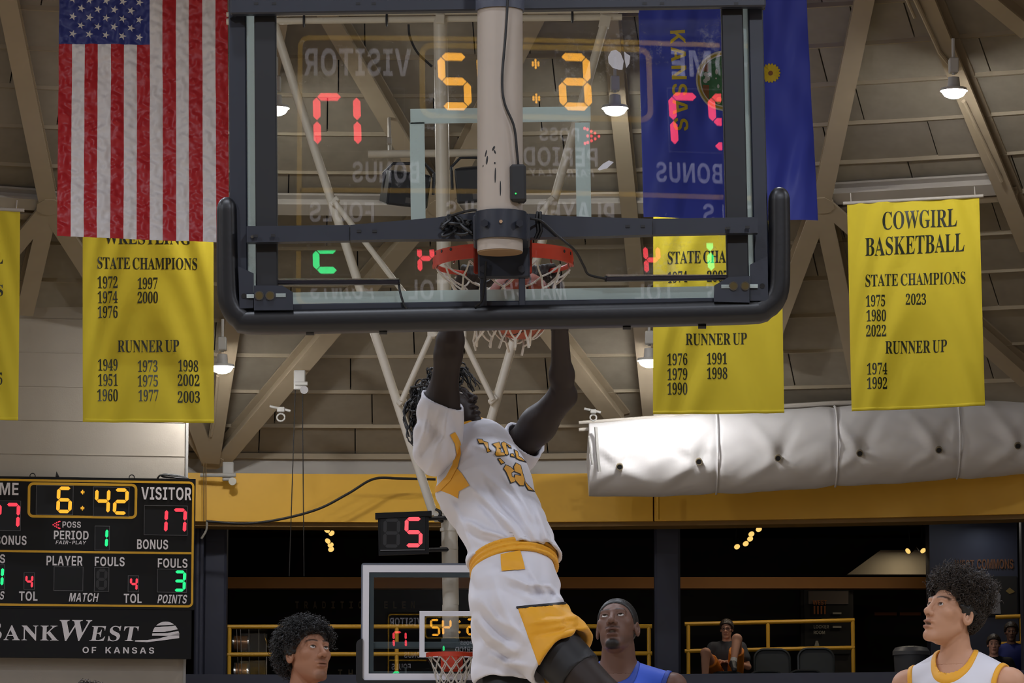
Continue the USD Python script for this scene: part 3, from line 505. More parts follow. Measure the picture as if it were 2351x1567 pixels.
part(ds, 'white_mark', pbox(1912, 1405, 1932, 1409, 55.47, 0.01), M_bw, smooth=False); part(ds, 'white_mark', pbox(1912, 1436, 1932, 1441, 55.47, 0.01), M_bw, smooth=False)
part(ds, 'white_mark', ppoly([(1870, 1482), (1873, 1470), (1878, 1470), (1881, 1482)], 55.47, 0.01), M_bw, smooth=False)
for x0, x1 in ((2008, 2059), (2066, 2115)): solo('wall_plaque', pbox(x0, 1405, x1, 1412, 56.9, 0.05), M_or, 'thin orange plaque on the dark back wall, %s of the pair' % ('left' if x0 < 2050 else 'right'), 'plaque', 'orange plaques on the back wall')

# yellow pipe railings along the edge of the commons
def railing(label, rails, posts, Y):
    a = P(*rails[0][0], Y); h = thing('railing', label, 'railing', at=(a[0], Y, ZM))
    for (x0, y0), (x1, y1) in rails: part(h, 'rail', rod(P(x0, y0, Y), P(x1, y1, Y), 0.028), M_railing)
    for x, y in posts:
        p = P(x, y, Y); part(h, 'post', rod((p[0], Y, ZM), p, 0.026), M_railing)
railing('yellow pipe railing running behind the far basket', [((522, 1438), (1497, 1437)), ((522, 1502), (1497, 1499))], [(527, 1438), (911, 1438), (1203, 1437), (1490, 1434)], 50.7)
railing('yellow pipe railing behind the seated spectator', [((1572, 1432), (1962, 1423)), ((1572, 1494), (1962, 1486))], [(1580, 1432), (1763, 1428), (1958, 1423)], 52.6)
railing('yellow pipe railing at the foot of the navy pillar', [((2286, 1416), (2372, 1413)), ((2286, 1478), (2372, 1475))], [(2345, 1414)], 52.4)

# dark stadium seats
M_seat = mat('seat_plastic', (34, 40, 44), 0.42, var=0.1)
def seat_at(p, label):
    h = thing('stadium_seat', label, 'seat', at=p, group='stadium seats in the commons'); x, y, z = p
    g = rrect(-0.235, 0, 0.235, 0.44, 0.13); v, f = tri2(g)
    back = extrude(g, (x, y + 0.20, z + 0.40), EX, unit((0, 0.16, 1)), -0.02, 0.02, en=(0, 1, 0)); part(h, 'backrest', back, M_seat)
    lip = tube([np.array((x, y + 0.17, z + 0.40)) + np.array([a, 0.16 * b, b]) for a, b in list(g.exterior.coords)], 0.018, 6, False); part(h, 'backrest_edge', lip, M_seat)
    part(h, 'seat_pan', box((x - 0.22, y - 0.22, z + 0.38), (x + 0.22, y + 0.20, z + 0.43), 0.02), M_seat)
    part(h, 'leg', box((x - 0.03, y - 0.05, z), (x + 0.03, y + 0.05, z + 0.38)), M_seat); part(h, 'foot', box((x - 0.12, y - 0.12, z), (x + 0.12, y + 0.12, z + 0.02)), M_seat)
    return h
def seat_spot(px, toprow, Y): p = P(px, toprow, Y); return (p[0], Y, p[2] - 0.84)
seats = [(1775, 1488, 52.0, 'dark stadium seat in the back row right of the seated spectator'), (1876, 1486, 52.0, 'dark stadium seat in the back row below the directory board'),
         (1672, 1541, 51.2, 'dark stadium seat in the front row under the spectator with orange shorts'), (1762, 1539, 51.2, 'dark stadium seat in the middle of the front row'), (1853, 1537, 51.2, 'dark stadium seat at the right of the front row')]
seat0 = seat_at(seat_spot(*seats[0][:3]), seats[0][3])
for s in seats[1:]: copy_of(seat0, seat_spot(*s[:3]), s[3])
zmid = seat_spot(*seats[0][:3])[2]; zlow = seat_spot(*seats[2][:3])[2]
solo('floor_riser', box((1.5, 51.6, ZM - 0.1), (5.2, 52.5, max(zmid, ZM + 0.02))), M_black, kind='structure')
bn = thing('waste_bin', 'grey rounded waste bin beside the railing end', 'bin', at=P(2092, 1567, 51.5)); c = P(2092, 1500, 51.5)
part(bn, 'body', lathe([(0.001, ZM), (0.20, ZM), (0.23, c[2] - 0.02), (0.001, c[2] - 0.02)], (c[0], 51.5, 0)), mat('bin_grey', (74, 76, 82), 0.5))
part(bn, 'lid', lathe([(0.245, c[2] - 0.02), (0.245, c[2] + 0.03), (0.21, c[2] + 0.08), (0.10, c[2] + 0.10), (0.001, c[2] + 0.10)], (c[0], 51.5, 0)), mat('bin_lid', (92, 94, 100), 0.45))

# drums and their see-through screen behind the left railing
M_bronze = mat('drum_bronze', (120, 84, 52), 0.3, metal=0.4); M_brass = mat('cymbal_brass', (200, 160, 70), 0.25, metal=1.0)
def drum(px, py, r, L, Y, label, z0=None):
    c = P(px, py, Y); h = thing('tom_drum', label, 'drum', at=c, group='drums behind the railing')
    part(h, 'shell', rod(c - EX * L / 2, c + EX * L / 2, r, 24), M_bronze)
    for s in (-1, 1): part(h, 'hoop', rod(c + EX * s * (L / 2 - 0.012), c + EX * s * (L / 2 + 0.012), r + 0.012, 24), M_chrome)
    part(h, 'stand', cat([rod(c - EZ * r, (c[0], Y, ZM + 0.02), 0.012), *[rod((c[0], Y, ZM + 0.25), (c[0] + 0.2 * math.cos(a), Y + 0.2 * math.sin(a), ZM), 0.010) for a in (0.3, 2.4, 4.5)]]), M_chrome)
drum(554, 1476, 0.10, 0.20, 52.0, 'bronze drum with bright hoops between the two yellow rails')
drum(555, 1545, 0.13, 0.17, 51.8, 'bronze drum with a bright hoop below the lower yellow rail')
cy = thing('cymbal', 'brass cymbal on edge beside the curly haired player', 'cymbal', at=P(612, 1478, 51.9)); c = P(612, 1475, 51.9)
m = lathe([(0.001, 0.02), (0.03, 0.018), (0.16, 0), (0.16, -0.003), (0.001, 0.01)], sides=28); m.apply_transform(trimesh.transformations.rotation_matrix(1.35, [0.1, 1, 0.2])); m.apply_translation(c); part(cy, 'plate', m, M_brass)
part(cy, 'stand', rod(c, (c[0], 51.95, ZM), 0.011), M_chrome)
sc = thing('drum_screen', 'clear upright screen panels with bright edges in front of the drums', 'screen', at=P(570, 1500, 51.2))
for i, (xa, xb) in enumerate(((543, 553), (553, 594), (594, 612))):
    part(sc, 'screen_panel', pbox(xa, 1444, xb, 1627, 51.2, 0.008), usdkit.material(stage, LK + 'clear_panel', {'t': ('transparent_bsdf', {}), 'g': ('glossy_bsdf', {'roughness': 0.05}), 'f': ('fresnel', {'IOR': 1.3}), 'm': ('mix_closure', {})}, [('f.fac', 'm.fac'), ('t.BSDF', 'm.closure1'), ('g.BSDF', 'm.closure2')], surface='m.closure') if i == 0 else LK + 'clear_panel', smooth=False)
for xt, xb in ((543, 548), (552, 556), (594, 594), (571, 573)): part(sc, 'panel_edge', rod(P(xt, 1444, 51.19), P(xb, 1565, 51.19), 0.006), M_chrome)

# ---------------------------------------------------------------- lamps
M_lens = emit('lamp_lens', (1.0, 0.98, 0.95), 300.0); M_spot = emit('spot_lens_warm', (0.95, 0.58, 0.16), 1.15); M_can = emit('can_lens', (0.95, 1.0, 1.0), 10.0)
M_alu = mat('lamp_housing', (190, 190, 190), 0.4)
def lamp(p, label):
    h = thing('high_bay_lamp', label, 'lamp', at=p, group='bright high-bay lamps under the roof'); x, y, z = p
    part(h, 'housing', lathe([(0.02, 0.16), (0.06, 0.15), (0.07, 0.04), (0.14, 0.03), (0.15, 0.0), (0.14, 0.0), (0.13, 0.012), (0.001, 0.012)], p, 28), M_alu)
    part(h, 'lens', lathe([(0.001, -0.085), (0.05, -0.078), (0.10, -0.055), (0.126, -0.02), (0.128, 0.008), (0.001, 0.011)], p, 24), M_lens)
    part(h, 'stem', rod((x, y, z + 0.18), (x, y, z + 0.58), 0.018), M_alu); part(h, 'driver_box', box((x - 0.05, y - 0.07, z + 0.20), (x + 0.05, y + 0.07, z + 0.36), 0.01), M_alu)
    return h
def lamp_spot(px, py, drop): return roof_pt(px, py, drop)
lamps = [(2190, 209, 'bright white lamp at the upper right under a sloping roof beam'), (1412, 249, 'bright white lamp seen through the backboard glass near the blue flag'),
         (634, 249, 'bright white lamp seen at the left post of the backboard'), (510, 842, 'bright white lamp beside the wrestling banner on a roof rib'), (1491, 828, 'bright white lamp beside the runner up banner above the white duct')]
lamp0 = lamp(lamp_spot(*lamps[0][:2], 0.95), lamps[0][2])
for x, y, s in lamps[1:]: copy_of(lamp0, P(x, y, 46.8) if y > 500 else lamp_spot(x, y, 0.95), s)
def spot(px, py, Y, tilt, i, where):
    c = P(px, py, Y); d = unit(tilt); h = thing('spot_lamp', where, 'lamp', at=c, group='small warm spot lamps in the commons')
    part(h, 'can', rod(c - d * 0.12, c, 0.05, 16), M_black); part(h, 'lens', rod(c + d * 0.001, c + d * 0.008, 0.042, 16), M_spot)
    part(h, 'hanger', rod(c - d * 0.06, (c[0], Y - d[1] * 0.06, 5.63), 0.008, 6), M_black)
ord6 = ['lowest left', 'second from the left', 'third from the left', 'fourth from the left', 'fifth from the left', 'topmost right']
for i, (x, y) in enumerate(((1692, 1254), (1712, 1247), (1722, 1236), (1725, 1225), (1742, 1214), (1756, 1204))):
    spot(x, y, 54.5 - 0.35 * i, (0.3, -0.9, -0.75), i, '%s of six small warm spot lamps on the slanting dark track' % ord6[i])
for i, (x, y) in enumerate(((751, 1216), (761, 1223), (753, 1241), (759, 1250), (760, 1260))):
    spot(x, y, 53.4 + 0.3 * i, ((-0.5, 0.5, -0.6, 0.35, 0.4)[i], -0.9, -0.75), i, '%s of five warm spot lamps in the column left of the shot clock' % ['topmost', 'second', 'third', 'fourth', 'lowest'][i])
spot(2085, 1264, 54.2, (-0.6, -0.5, -0.5), 0, 'warm spot lamp in front of the lit bulkhead'); spot(2119, 1263, 54.4, (0.4, -0.7, -0.7), 0, 'warm spot lamp right beside the navy pillar')
c = P(2174, 1188, 52.2); h = thing('recessed_lamp', 'glowing white recessed lamp under the yellow fascia near the pillar', 'lamp', at=c)
part(h, 'housing', rod((c[0], c[1], c[2] + .02), (c[0], c[1], 5.63), .11, 20), M_black); part(h, 'lens', lathe([(0.001, -0.085), (0.055, -0.07), (0.10, 0), (0.10, 0.03), (0.001, 0.03)], c, 24), M_can); part(h, 'rim', lathe([(0.10, 0), (0.125, 0), (0.125, 0.03), (0.10, 0.03)], c, 24), M_alu)
disk_light('pillar_spot', P(2262, 1203, 52.55), 0.05, 80.0, (0.75, 0.85, 1.0))
for _i, (_x, _p) in enumerate(((1660, 60.0), (1850, 60.0), (2260, 40.0), (720, 34.0))): disk_light('commons_light_%03d' % _i, (P(_x, 1200, 52.0)[0], 51.6, 5.5), 0.12, _p, (1.0, 0.86, 0.68))
disk_light('bulkhead_spot', (P(2075, 1263, 54.6)[0], 54.75, P(2075, 1258, 54.6)[2]), 0.05, 160.0, (1.0, 0.85, 0.6))
# ---------------------------------------------------------------- banners and flags: cloth with folds
M_ban = mat('banner_yellow', (216, 196, 40), 0.75, bump=0.12, bscale=260, bdist=0.002, sheen_weight=0.1)
M_ink = mat('banner_ink', (34, 40, 24), 0.35)
class Cloth:
    """A hanging cloth: corners in pixels (top left, top right, bottom left, bottom right) at depth Y; w(s, t) is its fold towards the camera in metres."""
    def __init__(s, c, Y, w): s.c, s.Y, s.w = np.array(c, float), Y, w
    def px(s, a, b):
        a, b = np.asarray(a, float)[..., None], np.asarray(b, float)[..., None]; c = s.c
        return (c[0] * (1 - a) + c[1] * a) * (1 - b) + (c[2] * (1 - a) + c[3] * a) * b
    def at(s, a, b, lift=0.0):
        q = s.px(a, b); d = np.stack([(q[..., 0] - CX) / F, (CY - q[..., 1]) / F], -1)
        v = np.stack([d[..., 0], math.cos(PT) - math.sin(PT) * d[..., 1], math.sin(PT) + math.cos(PT) * d[..., 1]], -1)
        p = CAM + v * (s.Y / v[..., 1:2]); off = s.w(np.asarray(a, float), np.asarray(b, float)) + lift
        p[..., 1] -= off; return p
    def inv(s, x, y):
        a, b = np.full_like(x, 0.5), np.full_like(y, 0.5)
        for _ in range(8):
            q = s.px(a, b); e = np.stack([x, y], -1) - q; c = s.c
            da = (c[1] - c[0]) * (1 - b)[..., None] + (c[3] - c[2]) * b[..., None]; db = (c[2] - c[0]) * (1 - a)[..., None] + (c[3] - c[1]) * a[..., None]
            det = da[..., 0] * db[..., 1] - da[..., 1] * db[..., 0]
            a = a + (e[..., 0] * db[..., 1] - e[..., 1] * db[..., 0]) / det; b = b + (da[..., 0] * e[..., 1] - da[..., 1] * e[..., 0]) / det
        return a, b
    def sheet(s, a0, b0, a1, b1, na, nb, thick=0.004, lift=0.0):
        A, B = np.meshgrid(np.linspace(a0, a1, na + 1), np.linspace(b0, b1, nb + 1)); f = s.at(A, B, lift).reshape(-1, 3); k = s.at(A, B, lift - thick).reshape(-1, 3); n = len(f)
        i, j = np.meshgrid(np.arange(nb), np.arange(na), indexing='ij'); q = (i * (na + 1) + j).ravel(); r = q + na + 1
        F1 = np.vstack([np.stack([q, r, q + 1], 1), np.stack([q + 1, r, r + 1], 1)]); W = na + 1
        edge = np.concatenate([np.arange(0, na), (np.arange(0, nb) * W + na), nb * W + np.arange(na, 0, -1), np.arange(nb, 0, -1) * W]); nx = np.roll(edge, -1)
        return tm(np.vstack([f, k]), np.vstack([F1, F1[:, ::-1] + n, np.stack([edge, nx, edge + n], 1), np.stack([nx, nx + n, edge + n], 1)]))
    def print(s, poly, lift=0.003, cell=12.0):
        """A flat print (outline in pixels, y down) that follows the folds."""
        v, f = tri2(poly); v3 = np.hstack([v, np.zeros((len(v), 1))])
        v3, f = trimesh.remesh.subdivide_to_size(v3, f, cell, max_iter=8)
        a, b = s.inv(v3[:, 0], v3[:, 1]); p = s.at(a, b, lift)
        if len(f) and np.cross(p[f[0, 1]] - p[f[0, 0]], p[f[0, 2]] - p[f[0, 0]])[1] > 0: f = f[:, ::-1]
        return tm(p, f)
def hang(seed, amp, sag=1.0):
    r = np.random.RandomState(seed); ph = r.uniform(0, 6.28, 8)
    def w(a, b):
        u = np.abs(a - 0.5) * 2
        v = 0.5 * np.sin(9 * (b - 0.55 * u ** 2) + ph[0]) * (0.25 + 0.75 * b) * (1 - u ** 4) * sag + 0.35 * np.sin(17 * (b - 0.8 * u ** 1.6) + 3 * a + ph[1]) * (1 - u ** 6) * sag
        v = v + 0.5 * np.sin(7 * a + 2.0 * b + ph[2]) * (0.4 + b) + 0.25 * np.sin(19 * a - 3 * b + ph[3]) * (0.3 + b) * u
        return amp * v
    return w
def down(g): return affinity.scale(g, 1, -1, origin=(0, 0))
def banner(c, Y, seed, lines, label, name='championship_banner'):
    cl = Cloth(c, Y, hang(seed, 0.034)); top = cl.at(np.array(0.5), np.array(0.0)); h = thing(name, label, 'banner', at=top)
    part(h, 'cloth', cl.sheet(0, 0, 1, 1, 44, 60), M_ban, smooth=True)
    a, b = cl.at(np.array(-0.03), np.array(-0.004)), cl.at(np.array(1.03), np.array(-0.004)); part(h, 'hanging_rod', rod(a, b, 0.02), M_chord)
    part(h, 'bottom_hem', cl.sheet(0.0, 0.985, 1, 1.0, 44, 2, 0.012, 0.006), M_ban, smooth=True)
    for s in (0.03, 0.97):
        p = cl.at(np.array(s), np.array(-0.004)); part(h, 'hanging_wire', rod(p, p + np.array([0, 0.05, 0.12]), 0.006, 6), M_chord)
    for s, x0, x1, y0, y1, sk in lines:      # text, left, right, top, base line, rise to the right (pixels)
        g = fit(word(SERIF, s), x0, x1, -y1, -y0); g = down(g)
        if sk: g = affinity.affine_transform(g, [1, 0, -sk / (x1 - x0), 1, 0, sk * x0 / (x1 - x0)])
        part(h, 'lettering', cl.print(g), M_ink, smooth=True)
    return h
YB = 43.6
banner([(190, 452), (490, 462), (190, 968), (491, 970)], YB, 3, [('WRESTLING', 240, 438, 532, 559, -2), ('STATE CHAMPIONS', 224, 453, 590, 616, -3), ('1972', 224, 270, 635, 661, 0), ('1974', 224, 270, 669, 695, 0), ('1976', 224, 270, 703, 729, 0),
       ('1997', 316, 362, 638, 663, 0), ('2000', 316, 363, 671, 696, 0), ('RUNNER UP', 270, 412, 781, 808, 0), ('1949', 225, 270, 825, 850, 0), ('1951', 225, 270, 859, 885, 0), ('1960', 223, 270, 894, 920, 0),
       ('1973', 316, 362, 828, 853, 0), ('1975', 316, 363, 862, 887, 0), ('1977', 318, 364, 896, 921, 0), ('1998', 410, 455, 828, 853, 0), ('2002', 408, 458, 861, 886, 0), ('2003', 408, 459, 899, 924, 0)],
       'yellow WRESTLING banner hanging partly behind the stars and stripes flag')
banner([(1500, 450), (1792, 440), (1499, 951), (1800, 948)], YB, 8, [('STATE CHAMPIONS', 1533, 1765, 578, 606, 6), ('1974', 1533, 1578, 625, 649, 1), ('2007', 1623, 1672, 623, 647, 1), ('RUNNER UP', 1574, 1715, 766, 792, 3), ('1976', 1532, 1578, 813, 838, 1), ('1979', 1532, 1578, 847, 872, 1),
       ('1990', 1532, 1578, 880, 906, 1), ('1991', 1623, 1669, 811, 836, 1), ('1998', 1623, 1670, 845, 870, 1)], 'yellow RUNNER UP banner hanging partly behind the backboard')
banner([(1945, 468), (2248, 452), (1955, 944), (2261, 931)], YB, 14, [('COWGIRL', 2026, 2197, 487, 527, 8), ('BASKETBALL', 1986, 2214, 547, 588, 12), ('STATE CHAMPIONS', 1987, 2217, 631, 658, 8), ('1975', 1988, 2032, 679, 704, 1), ('1980', 1989, 2034, 713, 738, 1), ('2022', 1988, 2034, 748, 773, 1),
       ('2023', 2079, 2126, 676, 700, 1), ('RUNNER UP', 2032, 2174, 784, 812, 5), ('1974', 1990, 2037, 835, 860, 1), ('1992', 1990, 2037, 868, 893, 1)], 'yellow COWGIRL BASKETBALL banner at the right')
banner([(-258, 470), (46, 484), (-258, 958), (42, 965)], YB, 21, [('BASKETBALL', -220, 7, 575, 605, 0), ('CHAMPIONS', -190, 7, 654, 679, 0), ('1975', -40, 5, 856, 882, 0)], 'yellow banner cut off by the left edge of the picture')

# stars and stripes hung with its stripes upright
M_fw = mat('flag_white', (236, 234, 238), 0.45, bump=0.1, bscale=150, bdist=0.003, sheen_weight=0.2); M_fr = mat('flag_red', (188, 24, 38), 0.42, sheen_weight=0.2, bump=0.1, bscale=150, bdist=0.003)
M_fb = mat('flag_navy', (40, 52, 132), 0.45, sheen_weight=0.2); M_star = mat('flag_star', (222, 220, 218), 0.6)
def ripple(seed, amp):
    r = np.random.RandomState(seed)
    def w(a, b):
        p = np.stack([a * 40 + 16 * b, b * 78 - 18 * a, 0 * a], -1); q = np.stack([a * 9 + 3 * b, b * 13 - 5 * a, 0 * a + 7], -1)
        k = np.abs(((a * 13) % 1) - 0.5) * 2
        return amp * ((meshkit.noise(p, seed) - 0.5) * 1.0 * (0.6 + 0.4 * (1 - k ** 2)) + (meshkit.noise(q, seed + 5) - 0.5) * 1.5 + 0.6 * np.sin(5 * a + 2 * b) - 0.45 * np.cos(a * 13 * 2 * np.pi) * 0.25)
    return w
YF = 41.0
us = Cloth([(139, -200), (521, -212), (131, 541), (526, 557)], YF, ripple(2, 0.036))
h = thing('national_flag', 'red and white striped flag with white stars on navy hanging at the left', 'flag', at=us.at(np.array(.5), np.array(0.)))
xs = np.array([131, 162, 192, 222, 253, 283, 313, 343, 373, 404, 434, 466, 497, 526]); xs = (xs - 131) / (526 - 131.0); cb = 0.408
for i in range(13):
    b0 = cb if i < 7 else 0.0; part(h, 'stripe', us.sheet(xs[i], b0, xs[i + 1], 1.0, 8, 220 if i < 7 else 340, 0.003), M_fr if i % 2 == 0 else M_fw, smooth=True)
part(h, 'canton', us.sheet(0, 0, xs[7], cb, 56, 150, 0.003), M_fb, smooth=True)
def star(cx, cy, r, rot): return Polygon([(cx + r * (1 if k % 2 == 0 else 0.38) * math.sin(rot + k * math.pi / 5), cy - r * (1 if k % 2 == 0 else 0.38) * math.cos(rot + k * math.pi / 5)) for k in range(10)])
for j in range(11):
    n5 = j % 2 == 0
    for i in range(5 if n5 else 4):
        cx = (167.5 if n5 else 186.5) + 38 * i + 0.10 * (77 - j * 19.8 - 77) * -0.10; cy = 78.5 - j * 19.8 + 0.045 * (cx - 167)
        part(h, 'star', us.print(star(cx, cy, 9.6, 0.28), 0.004, 5), M_star, smooth=True)
a, b = us.at(np.array(-.02), np.array(0.)), us.at(np.array(1.02), np.array(0.)); part(h, 'flag_pole', rod(a, b, 0.025), M_chord)
for s in (0.1, 0.9):
    p = us.at(np.array(s), np.array(0.)); part(h, 'hanging_wire', rod(p, (p[0], p[1], ZB + (RR - math.hypot(p[0] - RC[0], p[1] - RC[1])) * SL), 0.006, 6), M_chord)

# blue state flag
M_kb = mat('state_flag_blue', (62, 80, 216), 0.42, sheen_weight=0.25); M_ky = mat('state_flag_yellow', (216, 192, 40), 0.5)
def tall(seed, amp):
    def w(a, b):
        q = np.stack([a * 5 + 1.6 * b, b * 2.2, 0 * a + 3], -1); p = np.stack([a * 13 + 5 * b, b * 7 - 3 * a, 0 * a], -1)
        return amp * (1.6 * (meshkit.noise(q, seed) - 0.5) + 0.8 * (meshkit.noise(p, seed + 3) - 0.5) + 0.7 * np.sin(6.3 * a + 1.5 * b))
    return w
ks = Cloth([(1462, -110), (1846, -120), (1477, 501), (1877, 508)], YF, tall(6, 0.07))
h = thing('state_flag', 'deep blue flag lettered KANSAS hanging behind the right half of the backboard', 'flag', at=ks.at(np.array(.5), np.array(0.)))
part(h, 'cloth', ks.sheet(0, 0, 1, 1, 90, 120, 0.004), M_kb, smooth=True)
g = fit(word(SANS, 'KANSAS', track=14), 0, 230, 0, 34); g = affinity.affine_transform(g, [0, 1, 1, 0, 1538, 72]); g = affinity.affine_transform(g, [1, 0.035, 0, 1, -72 * 0.035, 0])
part(h, 'lettering', ks.print(g, 0.006, 8), M_ky, smooth=True)
def disc(cx, cy, r): return Point(cx, cy).buffer(r, quad_segs=14)
fm = {k: mat('seal_' + k, c, 0.6) for k, c in dict(white=(212, 210, 206), gold=(176, 156, 60), green=(52, 112, 72), brown=(132, 84, 46), sky=(84, 136, 206), tan=(206, 176, 110), pale=(188, 192, 196)).items()}
sx, sy = 1667, 185
part(h, 'seal_ring', ks.print(disc(sx, sy, 70).difference(disc(sx, sy, 66)), 0.007, 8), fm['white'], smooth=True); part(h, 'seal_band', ks.print(disc(sx, sy, 66.5).difference(disc(sx, sy, 60)), 0.006, 8), fm['gold'], smooth=True)
part(h, 'seal_ring', ks.print(disc(sx, sy, 61).difference(disc(sx, sy, 58)), 0.007, 8), fm['white'], smooth=True)
inner = disc(sx, sy, 58.5)
part(h, 'seal_field', ks.print(inner.intersection(sbox(1600, 100, 1661, 260)), 0.006, 8), fm['green'], smooth=True); part(h, 'seal_sky', ks.print(inner.intersection(sbox(1661, 100, 1740, 260)), 0.006, 8), fm['sky'], smooth=True)
part(h, 'seal_furrow', ks.print(inner.intersection(sbox(1614, 138, 1626, 166)), 0.008, 8), fm['brown'], smooth=True); part(h, 'seal_furrow', ks.print(inner.intersection(sbox(1613, 196, 1628, 232)), 0.008, 8), fm['brown'], smooth=True)
part(h, 'seal_figure', ks.print(union_all([disc(1620, 172, 5), disc(1624, 181, 6), disc(1619, 187, 5), disc(1629, 171, 4)]), 0.009, 8), fm['pale'], smooth=True)
part(h, 'seal_figure', ks.print(union_all([affinity.scale(disc(1645, 165, 4), .8, 1.5), disc(1644, 180, 2), affinity.scale(disc(1649, 198, 3), .9, 1.6)]), 0.009, 8), fm['pale'], smooth=True)
part(h, 'seal_figure', ks.print(union_all([disc(1651, 228, 6), disc(1650, 234, 5)]), 0.009, 8), fm['tan'], smooth=True)
for k in range(18):
    t = k * 2 * math.pi / 18; part(h, 'sunflower_petal', ks.print(affinity.rotate(affinity.scale(disc(1770 + 14 * math.cos(t), 165 + 14 * math.sin(t), 4.4), 2.0, 0.85), math.degrees(t)), 0.007 + 0.002 * (k % 2), 8), M_ky, smooth=True)
part(h, 'sunflower_heart', ks.print(disc(1770, 165, 5), 0.012, 8), fm['brown'], smooth=True)
a, b = ks.at(np.array(-.02), np.array(0.)), ks.at(np.array(1.02), np.array(0.)); part(h, 'flag_pole', rod(a, b, 0.025), M_chord)
for s in (0.1, 0.9):
    p = ks.at(np.array(s), np.array(0.)); part(h, 'hanging_wire', rod(p, (p[0], p[1], ZB + (RR - math.hypot(p[0] - RC[0], p[1] - RC[1])) * SL), 0.006, 6), M_chord)

# ---------------------------------------------------------------- fabric air duct along the wall
M_duct = mat('duct_fabric', (214, 213, 216), 0.7, bump=0.08, bscale=90, bdist=0.003)
YD = 48.2
top = [(1350, 972), (1500, 957), (1640, 945), (1800, 938), (1915, 931), (2050, 927), (2190, 919), (2290, 914), (2400, 908)]; bot = [(1360, 1139), (1500, 1139), (1640, 1135), (1800, 1126), (1915, 1118), (2050, 1110), (2190, 1100), (2290, 1093), (2400, 1084)]
xsd = np.linspace(1352, 2400, 170); ty_ = np.interp(xsd, *zip(*top)); by_ = np.interp(xsd, *zip(*bot))
holes = [(1421, 1079), (1597, 1068), (1780, 1060), (1966, 1049), (2144, 1041), (2328, 1031)]; seams = [1643, 1915, 2194]
nd = len(xsd); S2 = 72; ctr = np.array([P(x, (a + b) / 2, YD) for x, a, b in zip(xsd, ty_, by_)]); radd = (by_ - ty_) / 2 * YD / F
sag = np.array([(math.hypot(p[0] - RC[0], 1.0)) for p in ctr]); 
for i, p in enumerate(ctr):                                           # the duct follows the round wall
    al = (p[0] - RC[0]) / 19.5; ctr[i, 1] = YD + 0.9 - 19.5 * (1 - math.cos(math.asin(min(.95, abs(al))))) * 0.0 - 0.9
gth = np.arange(S2) / S2 * 2 * math.pi; V = np.zeros((nd, S2, 3))
X = xsd[:, None] + 0 * gth; TH = gth[None] + 0 * X; fx = np.zeros_like(X); ly = np.cos(gth)
row = ((ty_ + by_) / 2)[:, None] - ((by_ - ty_) / 2)[:, None] * np.cos(TH)
front = np.sin(TH) > 0
for hx, hy in holes:                                                   # folds run down to the vents
    dx, dy = X - hx, row - hy; d = np.hypot(dx, dy)
    for an, w, A, sg_ in ((-2.2, 14, .030, 1), (-1.1, 16, .022, -1), (0.5, 14, .024, 1), (2.6, 13, .020, 1), (-0.35, 18, .016, -1), (-2.7, 10, .018, -1)):
        al = dx * math.cos(an) + dy * math.sin(an); pe = -dx * math.sin(an) + dy * math.cos(an)
        fx += np.where(front & (al > 0), 1.6 * sg_ * A * np.exp(-(pe / w) ** 2) * np.exp(-(al / 90) ** 2) * (1 - np.exp(-(al / 14) ** 2)), 0)
for s in seams: fx -= 0.03 * np.exp(-((X - s) / 6) ** 2) * (0.4 + 0.6 * np.sin(np.clip(TH, 0, np.pi))) + 0.012 * np.exp(-((X - s) / 28) ** 2)
fx += 0.02 * (meshkit.fbm(np.stack([X / 60, TH * 2.2 + X / 100, 0 * X], -1), 3, 9) - 0.5)
R_ = radd[:, None] * (1 + 0.05 * np.sin(X / 37.0) * np.cos(TH) * 0) + fx
flat = np.where(np.cos(TH) > 0, 0.93, 1.0)
V[..., 0] = ctr[:, None, 0]; V[..., 1] = ctr[:, None, 1] - R_ * np.sin(TH) * 0.95; V[..., 2] = ctr[:, None, 2] + R_ * np.cos(TH)
i, j = np.meshgrid(np.arange(nd - 1), np.arange(S2), indexing='ij'); k = (j + 1) % S2
A, B, C, D = (i * S2 + j).ravel(), (i * S2 + k).ravel(), ((i + 1) * S2 + k).ravel(), ((i + 1) * S2 + j).ravel()
dm = tm(V.reshape(-1, 3), np.vstack([np.stack([A, D, B], 1), np.stack([B, D, C], 1)]))
if np.dot(dm.face_normals[len(dm.faces) // 4], dm.triangles_center[len(dm.faces) // 4] - ctr[nd // 4]) < 0: dm.invert()
h = thing('air_duct', 'large white fabric air duct with round dark vents above the yellow fascia', 'duct', at=ctr[nd // 2]); part(h, 'fabric_tube', dm, M_duct, smooth=True)
e0 = V[0]; cc = e0.mean(0); part(h, 'end_cap', tm(np.vstack([e0, cc + [-0.03, 0, 0]]), [(q, (q + 1) % S2, S2) for q in range(S2)]), M_duct, smooth=True)
for hx, hy in holes:
    iu = np.argmin(np.abs(xsd - hx)); r0 = ctr[iu]; cth = np.clip(((ty_[iu] + by_[iu]) / 2 - hy) / ((by_[iu] - ty_[iu]) / 2), -1, 1); th = math.acos(cth)
    n = np.array([0, -math.sin(th), math.cos(th)]); p = r0 + n * (radd[iu] * (0.975 if abs(math.sin(th)) > 0 else 1) + 0.012) ; t, s, u = frame_of(p, p + n, (1, 0, 0))
    part(h, 'vent', extrude(disc(0, 0, 0.034), p - n * 0.05, s, u, 0, 0.075, en=n), M_rubber); part(h, 'vent_ring', extrude(disc(0, 0, 0.042).difference(disc(0, 0, 0.032)), p - n * 0.05, s, u, 0, 0.080, en=n), mat('vent_ring', (120, 110, 90), 0.6) if hx == holes[0][0] else LK + 'vent_ring')
for y in (968, 984): part(h, 'track_bar', rod(P(1329, y + 2, YD - 0.1), P(1660, y - 22, YD - 0.1), 0.022), M_chord)
